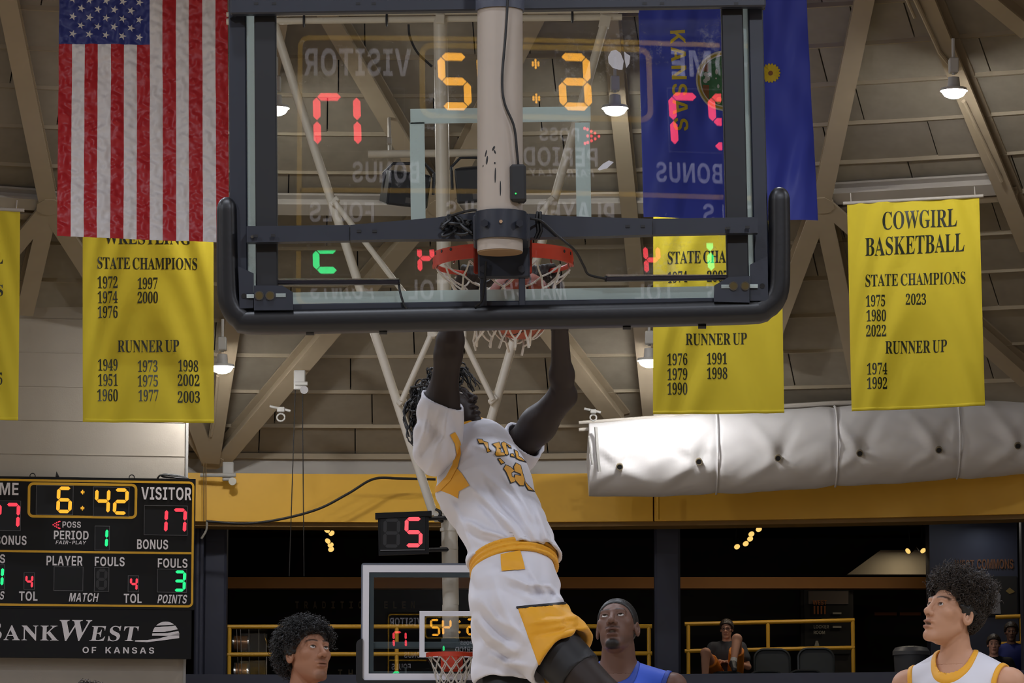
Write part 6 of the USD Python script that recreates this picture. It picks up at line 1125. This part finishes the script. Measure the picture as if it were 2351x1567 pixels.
def grip(a, wrist, thumb):
    """A hand hooked over the rim from outside; thumb: +1 where the thumb lies towards larger a."""
    O = np.array([math.sin(a), math.cos(a), 0]); T = np.array([math.cos(a), -math.sin(a), 0]); Z = EZ; c = []
    for i, (o, L) in enumerate(((.030, .95), (.010, 1.0), (-.010, .97), (-.029, .82))):
        aa = a + thumb * o / RR_; p = ring_at(aa); Oi = np.array([math.sin(aa), math.cos(aa), 0]); k = p + Oi * .034 - Z * .006; c.append((wrist + T * thumb * o * .55, k, .024, .0145)); c += finger_chain([k, p + Oi * .014 + Z * .021, p - Oi * .018 * L + Z * .016, p - Oi * .027 * L - Z * .010, p - Oi * .018 * L - Z * .030 * L], .0108, .0080)
    tb = wrist + T * thumb * .034 + (ring_at(a) - wrist) * .35; p = ring_at(a + thumb * .30); return c + [(wrist, tb, .024, .018)] + finger_chain([tb, p + O * .022 - Z * .030, p - O * .004 - Z * .024], .0135, .0095)
gR, gL = grip(-0.47, wrR, 1), grip(0.66, wrL, -1)
RT = np.stack([unit(shR - shL), np.zeros(3), unit(d_neck - d_waist)], 1); RT[:, 1] = unit(np.cross(RT[:, 2], RT[:, 0])); RT[:, 0] = np.cross(RT[:, 1], RT[:, 2])
def d_arm(p, i):
    s_, e_, w_ = ((shR, elR, wrR), (shL, elL, wrL))[i]; m = (s_ + e_) / 2
    up = smin(cone(p, s_, e_, .062, .046), ell(p, m + (s_ - e_) * .06, (.063, .063, .095)), .03) if i == 0 else smin(cone(p, s_, e_, .066, .050), ball(p, m, .064), .04)
    fo = smin(cone(p, e_, w_, .046 if i == 0 else .042, .032 if i == 0 else .029), ball(p, e_ + (w_ - e_) * .28, .048 if i == 0 else .043), .03)
    return smin(up, smin(fo, ball(p, e_, .045), .02), .02)
def d_torso(p):
    return union([ell(p, d_chest, (.150, .105, .19), RT), ell(p, (d_waist + d_chest) / 2, (.135, .10, .15), RT), ball(p, d_pel, .118), cone(p, d_neck, shR, .052, .060), cone(p, d_neck, shL, .052, .060)], .05)
dneck = lambda p: cone(p, HC + HS * HD @ np.array([0, -.020, -.055]), d_neck + RT[:, 1] * .01 - RT[:, 2] * .02, .056, .062)
def d_leg(p, i):
    a, b, c = ((hpR, knR, anR), (hpL, knL, anL))[i]; return smin(smin(cone(p, a, b, .098, .066), ball(p, a + (b - a) * .35, .096), .04), smin(cone(p, b, c, .060, .038), ball(p, b + (c - b) * .3, .058), .03), .03)
hsd = in_frame(lambda q: head_sdf(q, .010, 1.15), HC, HD, HS)
dh = thing('person', 'person in white and gold basketball kit hanging from the near rim with both hands', 'person', at=(d_pel[0], d_pel[1], 0))
headf = lambda p: smin(smin(hsd(p), dneck(p), .024), d_torso(p), .03)
lo, hi = bounds_of([HC - .15, HC + .15, d_neck], .0); pn, nn = d_neck + (HC - d_neck) * .12, unit(HC - d_neck); lo = np.minimum(lo, d_neck - .10)
hm = nets(lambda p: np.maximum(headf(p), (pn - p) @ nn), lo, hi, .0034); q = (np.array(hm.vertices) - HC) @ HD / HS; ht = head_tint(q, SK_D, .010, .25)
bodyf = lambda p: smin(union([d_torso(p), dneck(p), d_leg(p, 0), d_leg(p, 1)], .04), np.minimum(d_arm(p, 0), d_arm(p, 1)), .03)
lo, hi = bounds_of([shR, shL, elR, elL, wrR, wrL, knR, knL, anR, anL], .13); bm = nets(lambda p: np.maximum(bodyf(p), np.minimum((p - pn) @ nn - .004, -(np.linalg.norm(p - pn, axis=1) - .16))), lo, hi, .0085, 1)
ms = [hm, bm]
for c, w, e in ((gR, wrR, elR), (gL, wrL, elL)):
    lo, hi = bounds_of([x for q in c for x in q[:2]], .035); ms.append(nets(lambda p: smin(chain_sdf(p, c, .006), cone(p, w, w + (e - w) * .12, .031, .032), .02), lo, hi, .0034, 1))
part(dh, 'body', cat(ms), SKIN, tint=np.vstack([ht, np.tile(lin(SK_D), (sum(len(m.vertices) for m in ms[1:]), 1))])); eyes(dh, HC, HD, HS, (0, 1, .5))
# kit
M_jw = mat('jersey_white', (208, 207, 215), 0.7, bump=0.12, bscale=420, bdist=0.0015, sheen_weight=0.15); M_gold = mat('jersey_gold', (222, 158, 22), 0.6, sheen_weight=0.15); M_jk = mat('jersey_black', (16, 16, 22), 0.6); M_tight = mat('compression_black', (14, 14, 18), 0.55)
def creases(p, lines):
    """Soft pulled folds of cloth: (points in pixels, height, width), measured across the body."""
    d = 0
    for pts, A, w in lines:
        q = np.array([P(x, y, 14.0)[[0, 2]] for x, y in pts]); x = p[:, [0, 2]]; best = np.full(len(p), 9.0); tt = np.zeros(len(p)); n = len(q) - 1
        for i in range(n):
            e = q[i + 1] - q[i]; t = np.clip((x - q[i]) @ e / (e @ e), 0, 1); m = np.linalg.norm(x - q[i] - t[:, None] * e, axis=1); tt = np.where(m < best, (i + t) / n, tt); best = np.minimum(best, m)
        d = d + 1.45 * A * np.exp(-(best / w) ** 2) * np.sin(np.clip(tt, .02, .98) * np.pi) ** .7
    return d
def folds(p, A, dirs):
    d = 0
    for (vx, vz, fr, am, sd) in dirs: n_ = meshkit.noise(p * 6, sd); d = d + am * (np.abs(np.sin((p[:, 0] * vx + p[:, 2] * vz + p[:, 1] * .3) * fr + 4.5 * n_)) ** 1.6 - .4) * (0.3 + 1.2 * meshkit.noise(p * 4 + 5, sd + 9))
    return A * d
sp_ = [(J(1098, 1046, 14.22), .138), (J(1112, 1118, 14.17), .166), (J(1152, 1200, 14.10), .144), (J(1176, 1268, 14.05), .149), (J(1200, 1330, 14.01), .138)]
def jers(p):
    d = union([cone(p, sp_[i][0], sp_[i + 1][0], sp_[i][1], sp_[i + 1][1]) for i in range(4)] + [cone(p, d_neck + RT[:, 2] * -.02, shR + (d_neck - shR) * .22, .056, .062), cone(p, d_neck + RT[:, 2] * -.02, shL + (d_neck - shL) * .22, .056, .060), cone(p, J(1190, 1220, 14.02), J(1232, 1302, 13.98), .10, .085)], .045)
    w = np.clip((J(0, 1060, 14.1)[2] - p[:, 2]) / .25, 0.1, 1); return d - w * folds(p, 1.0, [(.84, .54, 24, .016, 3), (.5, .85, 40, .008, 8)]) - creases(p, CJ)
CJ = [([(1066, 1105), (1130, 1165), (1190, 1235), (1240, 1300)], .013, .013), ([(1085, 1130), (1140, 1200), (1180, 1250)], -.010, .012), ([(1105, 1080), (1170, 1145), (1222, 1225), (1262, 1300)], .012, .013), ([(1120, 1120), (1180, 1190), (1230, 1270)], -.009, .012),
      ([(1060, 1190), (1110, 1222), (1180, 1240)], .012, .011), ([(1065, 1215), (1110, 1244), (1150, 1256)], -.009, .010), ([(1150, 1080), (1205, 1160), (1240, 1240)], .009, .011), ([(1030, 1140), (1060, 1200), (1085, 1270)], .010, .012), ([(1225, 1150), (1252, 1230), (1276, 1320)], .012, .012), ([(1240, 1240), (1262, 1290), (1278, 1335)], -.010, .010), ([(1090, 1020), (1130, 1030), (1180, 1060)], .006, .010)]
CV = [([(1032, 930), (1020, 1000), (985, 1060)], .012, .011), ([(1010, 940), (995, 1000), (965, 1050)], -.010, .010), ([(985, 930), (975, 990), (957, 1030)], .010, .010), ([(1036, 985), (1010, 1040), (975, 1085)], .010, .010)]
CS = [([(1150, 1325), (1210, 1350), (1262, 1350), (1300, 1392)], .012, .011), ([(1160, 1350), (1220, 1372), (1290, 1368)], -.009, .011), ([(1215, 1315), (1235, 1350), (1262, 1385)], .009, .010), ([(1100, 1380), (1140, 1430), (1205, 1465)], .013, .014), ([(1095, 1430), (1130, 1470), (1190, 1510)], .012, .013), ([(1100, 1410), (1150, 1460), (1200, 1490)], -.009, .012), ([(1130, 1330), (1160, 1420), (1215, 1490)], .009, .014), ([(1120, 1500), (1160, 1525), (1215, 1535)], .010, .011), ([(1215, 1440), (1280, 1432), (1340, 1418)], .008, .010), ([(1222, 1468), (1280, 1458), (1345, 1440)], -.007, .009)]
hem_n = unit(d_waist - d_neck); hem_n = unit(hem_n - .24 * EX); hem_c = J(1182, 1288, 14.02)
lo, hi = bounds_of([d_neck, shR, shL, hem_c], .24)
nhole = lambda p: cone(p, HC + HS * HD @ np.array([0, -.02, -.05]), d_neck + RT[:, 1] * .03 - RT[:, 2] * .03, .075, .070)
part(dh, 'jersey', nets(lambda p: np.maximum(smax(jers(p), -nhole(p), .006), np.maximum((p - hem_c) @ hem_n, -np.where((p - hem_c) @ hem_n > -.045, jers(p) + .016, 1))), lo, hi, .0056), M_jw, smooth=True)
part(dh, 'jersey_trim', nets(lambda p: np.maximum(jers(p) - .003, np.abs(nhole(p) - .003) - .008), lo, hi, .006, 1), M_gold, smooth=True)
def slv(p, i):
    s_, e_ = ((shR, elR), (shL, elL))[i]; t = (.52, .26)[i]; ax = unit(e_ - s_); d = cone(p, s_ - ax * .02, s_ + (e_ - s_) * t, .088 if i == 0 else .082, .082 if i == 0 else .082) - folds(p, 1, [(.8, .6, 38, .012, 4)]) - creases(p, CV)
    c = s_ + (e_ - s_) * (t - .02); cn = unit(ax + np.array([.25, 0, 0]) * (i == 0)); return np.maximum(np.maximum(d, (p - c) @ cn), -np.where((p - c) @ cn > -.035, d + .012, 1))
for i in (0, 1):
    s_, e_ = ((shR, elR), (shL, elL))[i]; lo, hi = bounds_of([s_, s_ + (e_ - s_) * .6], .12); part(dh, 'undershirt_sleeve', nets(lambda p: slv(p, i), lo, hi, .0050), M_jw, smooth=True)
Zp = lambda X, Y_: (1070 + X / 8.706, 960 + Y_ / 8.706)
gf = lambda p: np.minimum(jers(p), slv(p, 0) + .002)
part(dh, 'armhole_trim', drape(LineString([(1037, 994), (1049, 1016), (1053, 1042), (1046, 1070), (1031, 1098), (1010, 1120), (986, 1130)]).buffer(6.5, cap_style=2), gf, .0045), M_gold, smooth=True)
part(dh, 'side_panel', drape(Polygon([(1046, 1072), (1060, 1086), (1078, 1114), (1054, 1127), (1052, 1143), (1036, 1134), (1010, 1124), (1030, 1100)]).buffer(.3), gf, .0026), M_gold, smooth=True)
prints = [[(230, 425), (320, 430), (340, 465), (430, 490), (455, 620), (490, 650), (430, 675), (410, 600), (350, 500), (265, 505)], [(530, 520), (655, 485), (695, 595), (640, 600), (690, 640), (685, 690), (750, 690), (770, 745), (610, 750), (585, 715), (605, 640), (600, 590)],
          [(705, 500), (750, 480), (880, 560), (890, 590), (850, 580), (830, 540), (790, 530), (840, 720), (810, 740), (760, 710), (770, 680), (720, 560)], [(965, 640), (1020, 670), (1045, 770), (1090, 790), (1165, 860), (1070, 835), (1000, 800)], [(885, 720), (930, 710), (960, 775), (890, 760)],
          [(640, 815), (680, 810), (760, 890), (700, 915)], [(750, 1010), (790, 935), (880, 975), (960, 1050), (900, 1090), (910, 1170), (960, 1190), (980, 1260), (890, 1295), (850, 1200), (800, 1080)],
          [(950, 970), (990, 900), (1080, 945), (1110, 1060), (1165, 1240), (1145, 1345), (1070, 1345), (985, 1250), (960, 1190), (975, 1130), (1090, 1150), (1080, 1110), (960, 1060)], [(1165, 1265), (1230, 1340), (1340, 1450), (1240, 1430), (1190, 1350)]]
for k, pr_ in enumerate(prints):
    g = Polygon([Zp(*v) for v in pr_]).buffer(0); nm = 'chest_letter' if k < 5 else 'chest_number'
    q = part(dh, nm, drape(g.buffer(1.6, join_style=2), jers, .0016), M_jk, smooth=True); part(q, 'gold_fill', drape(g.buffer(-.2), jers, .0026), M_gold, smooth=True)
thR, thL = unit(knR - hpR), unit(knL - hpL); hcR, hcL = J(1288, 1508, 13.84), J(1166, 1572, 14.02)
wax = unit(d_pel - d_waist); wc = J(1180, 1300, 14.02)
def shorts(p):
    a = union([cone(p, wc, d_pel, .132, .150), cone(p, d_pel, hpR, .15, .142)], .04); R_ = cone(p, hpR, hcR + thR * .05, .140, .132); L_ = cone(p, hpL, hcL + thL * .05, .132, .122)
    fo = folds(p, 1, [(.5, .86, 30, .009, 6), (.86, -.5, 44, .005, 2)]); d = smin(a, smin(smax(R_, (p - hcR) @ thR, .008), smax(L_, (p - hcL) @ thL, .008), .02), .035) - creases(p, CS) - fo * np.clip(((wc - p) @ -wax) / .1, .1, 1)
    iR, iL = cone(p, hcR - thR * .10, hcR + thR * .1, .120, .124), cone(p, hcL - thL * .10, hcL + thL * .1, .112, .114)
    d = np.where((p - hcR) @ thR > -.09, smax(d, -iR, .006), d); d = np.where((p - hcL) @ thL > -.09, smax(d, -iL, .006), d); return np.maximum(d, -(p - wc) @ wax - .0)
lo, hi = bounds_of([wc, hcR, hcL, d_pel], .22); part(dh, 'shorts', nets(shorts, lo, hi, .0055), M_jw, smooth=True)
def side_of(p, a, b):
    """Metres to the left of the picture line a to b."""
    A, B = P(*a, 13.85), P(*b, 13.85); e = unit(B - A); n = np.cross(e, unit(A - CAM)); return (p - A) @ n
lo2, hi2 = bounds_of([hcR, hpR], .20); gl1 = lambda p: side_of(p, (1188, 1394), (1228, 1504)); gl2 = lambda p: side_of(p, (1316, 1382), (1188, 1394))
g0 = J(1260, 1430, 13.85); s1_, s2_ = np.sign(gl1(g0[None])[0]), np.sign(gl2(g0[None])[0]); legR = lambda p: cone(p, hpR, hcR + thR * .05, .165, .16)
part(dh, 'gold_panel', nets(lambda p: np.maximum(smax(shorts(p) - .0035, np.maximum(-s1_ * gl1(p), -s2_ * gl2(p)), .003), legR(p)), lo2, hi2, .0055), M_gold, smooth=True)
part(dh, 'black_piping', nets(lambda p: np.maximum(np.maximum(smax(shorts(p) - .0045, np.abs(gl2(p)) - .0052, .002), -s1_ * gl1(p) - .004), legR(p)), lo2, hi2, .0045), M_jk, smooth=True)
wbf = lambda p: np.maximum(np.abs(cone(p, wc - wax * .06, wc + wax * .06, .146, .150) + .004 * np.sin(((p - wc) @ wax) * 300)) - .009, np.abs((p - wc) @ wax + .006) - .028)
part(dh, 'waistband', nets(wbf, wc - .2, wc + .2, .0055), M_gold, smooth=True)
for i, (a, n, c, e, t) in enumerate(((hpR, thR, hcR, .112, .10), (hpL, thL, hcL, .104, .05))): part(dh, 'compression_short', nets(lambda p: np.maximum(cone(p, a, c + n * .12, e, e - .022), (p - c) @ n - t), *bounds_of([a, c], .22), .008, 1), M_tight, smooth=True)
part(dh, 'gold_panel', drape(Polygon([(1150, 1273), (1194, 1264), (1206, 1306), (1152, 1312)]), shorts, .004), M_gold, smooth=True)
for i, (a, k) in enumerate(((anR, knR), (anL, knL))):
    d = unit(a - k); fw = unit(np.array([1, -.2, -.3])); part(dh, 'shoe', nets(lambda p: smin(cone(p, a + d * .04 - fw * .04, a + d * .06 + fw * .17, .046, .038), cone(p, a - d * .02, a + d * .04, .048, .048), .03), a - .3, a + .3, .010, 1), SHOE, smooth=True); part(dh, 'sock', rod(a - d * .14, a, .046, 14), SOCK)
# dreadlocks
cap(dh, HC, HD, HS, .010, M_hair[0])
rg = np.random.RandomState(12); ms = []; tgt = [(935, 982), (938, 1000), (946, 1016), (957, 1030), (944, 966), (952, 948), (968, 1005), (960, 925), (966, 905), (972, 888), (984, 876), (990, 900), (975, 960), (963, 985), (980, 1015), (1068, 872), (1094, 884), (1080, 892), (1058, 866), (1050, 880), (1086, 899), (950, 990), (970, 940), (960, 1045), (985, 985)]
for k, (tx, ty2) in enumerate(tgt * 3):
    tx, ty2 = (tx, ty2) if k < len(tgt) else (tx + rg.uniform(-4, 16), ty2 + rg.uniform(-12, 6)); e = P(tx, ty2, HC[1] + rg.uniform(-.07, .10)); right = tx > 1040
    loc = np.array([rg.uniform(-.05, .06), rg.uniform(.045, .075) if right else rg.uniform(-.10, .02), .12 if right else rg.uniform(.03, .13)]); c0 = np.array([0, -.018, .045]); loc = c0 + unit(loc - c0) * .098; a = HC + HS * HD @ loc; ou = HS * HD @ unit(loc - c0)
    mid = (a + e) / 2 + ou * .035 + np.array([0, 0, .012]) + rg.normal(0, .008, 3); pts = spline([a, a + ou * .02, mid, e], 22) + rg.normal(0, .0016, (22, 3)); ms.append(tube(pts, np.linspace(.0068, .0022, 22) * rg.uniform(.75, 1.2) * (1 + .18 * np.sin(np.arange(22) * 2.1 + k)), 7))
part(dh, 'dreadlocks', cat(ms), M_hair[0])
# the other players ---------------------------------------------------------------------------------
def head_at(px, py, Y, R, s, local): return P(px, py, Y) - s * R @ np.array(local)
NOSE = (0, .122, -.014)
M_redj = mat('jersey_red', (178, 30, 36), 0.65); M_bluej = mat('jersey_blue', (34, 78, 196), 0.6, sheen_weight=0.15); M_oran = mat('trim_orange', (226, 70, 40), 0.6); M_navs = mat('shorts_navy', (40, 44, 60), 0.7)
# curly-haired player at the left
R1 = face_frame(-52, 13, 3); s1 = 1.02; C1 = head_at(747, 1499, 16.0, R1, s1, NOSE)
def hair1(h, C, R, s):
    cap(h, C, R, s, .020, M_hair[0], bumpy=.020, freq=75); part(h, 'curls', curls(C, R, s, 2100, 4, lambda p, rg: rg.uniform(.028, .052) + .018 * max(0, -p[1] * 6), .0015, .010, rad=.0065, turns=2.8), M_hair[0], smooth=True)
standing('person', 'person with black curly hair looking up, standing left of the far basket', C1, R1, s1, -62, (152, 108, 84), M_redj, None, M_navs, hair1, (0.05, 1, .42), beard=.35)
# defender in blue
R2 = face_frame(-104, 25, -4); s2 = 1.0; C2 = head_at(1402, 1420, 15.4, R2, s2, NOSE)
def hair2(h, C, R, s): cap(h, C, R, s, .005, M_hair[0], hl=.004, bumpy=.003, freq=300)
standing('person', 'person in blue jersey with a goatee looking up beside the dunking player', C2, R2, s2, -97, (100, 72, 60), M_bluej, mat('trim_blue', (28, 60, 150), .6), M_bluej, hair2, (0, 1, .45), o=.010, beard=.95, jawl=.006, neck_r=.070, sh_w=.215)
# player at the right
R3 = face_frame(-147, 17, 3); s3 = 1.0; C3 = head_at(2124, 1400, 14.1, R3, s3, NOSE)
def hair3(h, C, R, s):
    cap(h, C, R, s, .012, M_hair[0], bumpy=.012, freq=75)
    part(h, 'curls', curls(C, R, s, 1900, 9, lambda p, rg: .007 + rg.uniform(.03, .068) * np.clip((p[2] - .045) / .055, .08, 1.15), .0016, .008, rad=.0075, turns=2.8), M_hair[1], smooth=True)
standing('person', 'person in white and gold jersey with tall curly hair looking up at the right', C3, R3, s3, -118, (188, 142, 114), M_jw, M_gold, M_jw, hair3, (-.1, 1, .3), o=.008, neck_r=.056, sh_drop=.075)
# the top of a head at the lower left corner
R4 = face_frame(70, -8); C4 = P(205, 1572, 20.5) - np.array([0, 0, .150])
def hair4(h, C, R, s): cap(h, C, R, s, .018, M_hair[1], bumpy=.012); part(h, 'curls', curls(C, R, s, 260, 14, .035, .0028, .014, rad=.008), M_hair[1], smooth=True)
standing('person', 'person of whom only curly brown hair shows at the lower left corner', C4, R4, .98, 70, (120, 84, 66), M_redj, None, M_navs, hair4)

# people on the commons -----------------------------------------------------------------------------
M_tee = mat('tee_charcoal', (58, 60, 66), 0.8); M_orsh = mat('shorts_orange', (214, 124, 20), 0.7); M_btee = mat('tee_black', (22, 22, 26), 0.8); M_bltee = mat('tee_blue', (28, 40, 110), 0.8)
def seated(label, px, py, Y, az, skin, tee, shorts_m, legs, glasses=False, hair_t=.022, pants=False):
    """legs: two (knee pixel, depth, ankle pixel, depth)."""
    R = face_frame(az, -4); s = .98; C = P(px, py, Y) - s * R @ np.array((0, .05, 0)); RB = face_frame(az, 0); r, f, u = RB.T; N = C + s * (np.array([0, 0, -.17]) - f * .03); pel = N - u * .50 - f * .10
    h = thing('person', label, 'person', at=(pel[0], pel[1], pel[2] - .12)); sh = [N + r * sg * .185 - u * .06 for sg in (-1, 1)]; hips = [pel + r * sg * .10 + f * .05 for sg in (-1, 1)]
    kn = [P(*l[0], l[1]) for l in legs]; an = [P(*l[2], l[3]) for l in legs]; lapc = (kn[0] + kn[1]) / 2 * .35 + pel * .65 + u * .10
    el = [sh[i] + r * sg * .10 - u * .26 + f * .06 for i, sg in enumerate((-1, 1))]; wr = [lapc + r * sg * .07 + f * .05 for sg in (-1, 1)]
    tor = lambda p: union([ell(p, N - u * .17 + f * .01, (.165, .115, .18), RB), ell(p, N - u * .38 - f * .03, (.16, .125, .16), RB), cone(p, N - u * .03, sh[0], .055, .055), cone(p, N - u * .03, sh[1], .055, .055)], .05)
    leg = lambda p: np.minimum(*[smin(cone(p, hips[i], kn[i], .088, .064), cone(p, kn[i], an[i], .062, .040), .03) for i in (0, 1)])
    arm = lambda p: np.minimum(*[smin(cone(p, sh[i], el[i], .050, .040), cone(p, el[i], wr[i], .040, .028), .02) for i in (0, 1)])
    hd = []
    for i, sg in enumerate((-1, 1)): hd += hand_relaxed(wr[i], unit(-r * sg + f * .4 - u * .1), f, -u, .95)
    hs = in_frame(lambda q: head_sdf(q), C, R, s); fl = lambda p: smin(np.minimum(smin(hs(p), cone(p, C - u * .06, N, .055, .06), .02), np.minimum(arm(p), leg(p))), tor(p), .03)
    lo, hi = bounds_of([C + .15, C - .15], 0); cut = N[2] + .01; hm = nets(lambda p: np.maximum(fl(p), cut - p[:, 2]), np.minimum(lo, [lo[0], lo[1], cut - .01]), hi, .0055, 1)
    lo, hi = bounds_of([N, pel, *kn, *an, *el, *wr], .14); hi[2] = max(cut + .012, kn[0][2] + .1, kn[1][2] + .1); bm = nets(lambda p: np.maximum(fl(p), np.where(np.linalg.norm(p - N, axis=1) < .22, p[:, 2] - cut, -1)), lo, hi, .011, 1)
    lo, hi = bounds_of([x for c in hd for x in c[:2]], .03); gm = nets(lambda p: chain_sdf(p, hd), lo, hi, .005, 1)
    # what stands above the neck belongs to the finer head mesh
    keep = ~((bm.triangles_center[:, 2] > cut + .02) & (np.linalg.norm(bm.triangles_center - C, axis=1) < .22)); bm.update_faces(keep)
    q = (np.array(hm.vertices) - C) @ R / s; part(h, 'body', cat([hm, bm, gm]), SKIN, tint=np.vstack([head_tint(q, skin), np.tile(lin(skin), (len(bm.vertices) + len(gm.vertices), 1))])); eyes(h, C, R, s, (0, 1, 0))
    lo, hi = bounds_of([N, pel, *sh, *el], .16)
    part(h, 'tee_shirt', nets(lambda p: np.maximum(smin(tor(p), np.minimum(*[cone(p, sh[i], sh[i] + (el[i] - sh[i]) * .55, .062, .064) for i in (0, 1)]), .03) - .012, -cone(p, N - u * .02, C, .062, .07)), lo, hi, .011, 1), tee, smooth=True)
    lo, hi = bounds_of([pel, *kn], .17); end = 1.0 if pants else .72
    part(h, 'shorts', nets(lambda p: smin(ball(p, pel, .15), np.minimum(*[np.maximum(cone(p, hips[i], kn[i], .110, .098), (p - hips[i]) @ unit(kn[i] - hips[i]) - end * np.linalg.norm(kn[i] - hips[i])) for i in (0, 1)]), .04), lo, hi, .011, 1), shorts_m, smooth=True)
    for i in (0, 1):
        d = unit(an[i] - kn[i]); fw = unit(f * .8 + r * (.5 if i == 1 else -.2) - u * .35); part(h, 'shoe', nets(lambda p: smin(cone(p, an[i] + d * .04 - fw * .04, an[i] + d * .06 + fw * .15, .046, .036), ball(p, an[i] + d * .03, .046), .03), an[i] - .26, an[i] + .26, .012, 1), SHOE, smooth=True); part(h, 'sock', rod(an[i] - d * .05, an[i] + d * .03, .046, 12), SOCK)
    cap(h, C, R, s, hair_t, M_hair[1], bumpy=.010, hh=.006)
    if glasses:
        g = lambda x: C + s * R @ np.array(x); part(h, 'glasses', cat([tube([g((sg * .032 + .024 * math.cos(a), .104, .020 + .017 * math.sin(a))) for a in np.linspace(0, 6.2832, 17)], .0028, 5, False) for sg in (-1, 1)] + [rod(g((-.008, .106, .024)), g((.008, .106, .024)), .0025, 5)] + [rod(g((sg * .056, .100, .024)), g((sg * .080, .0, .024)), .0025, 5) for sg in (-1, 1)]), M_rubber)
    return h
seated('person in charcoal shirt and orange shorts sitting with knees up in the commons', 1667, 1446, 51.75, -100, (196, 146, 122), M_tee, M_orsh, [((1692, 1466), 51.25, (1684, 1519), 51.0), ((1620, 1498), 51.2, (1619, 1560), 51.1)], glasses=True)
seated('person in black shirt sitting with folded arms behind the right player', 2282, 1481, 51.3, -95, (200, 150, 128), M_btee, M_navs, [((2300, 1600), 50.9, (2302, 1680), 50.85), ((2258, 1600), 50.9, (2256, 1680), 50.85)], pants=True)
seated('child in a blue shirt sitting behind the person in black at the right edge', 2322, 1452, 52.0, -95, (120, 88, 72), M_bltee, M_navs, [((2340, 1575), 51.7, (2340, 1650), 51.65), ((2300, 1575), 51.7, (2300, 1650), 51.65)], pants=True)
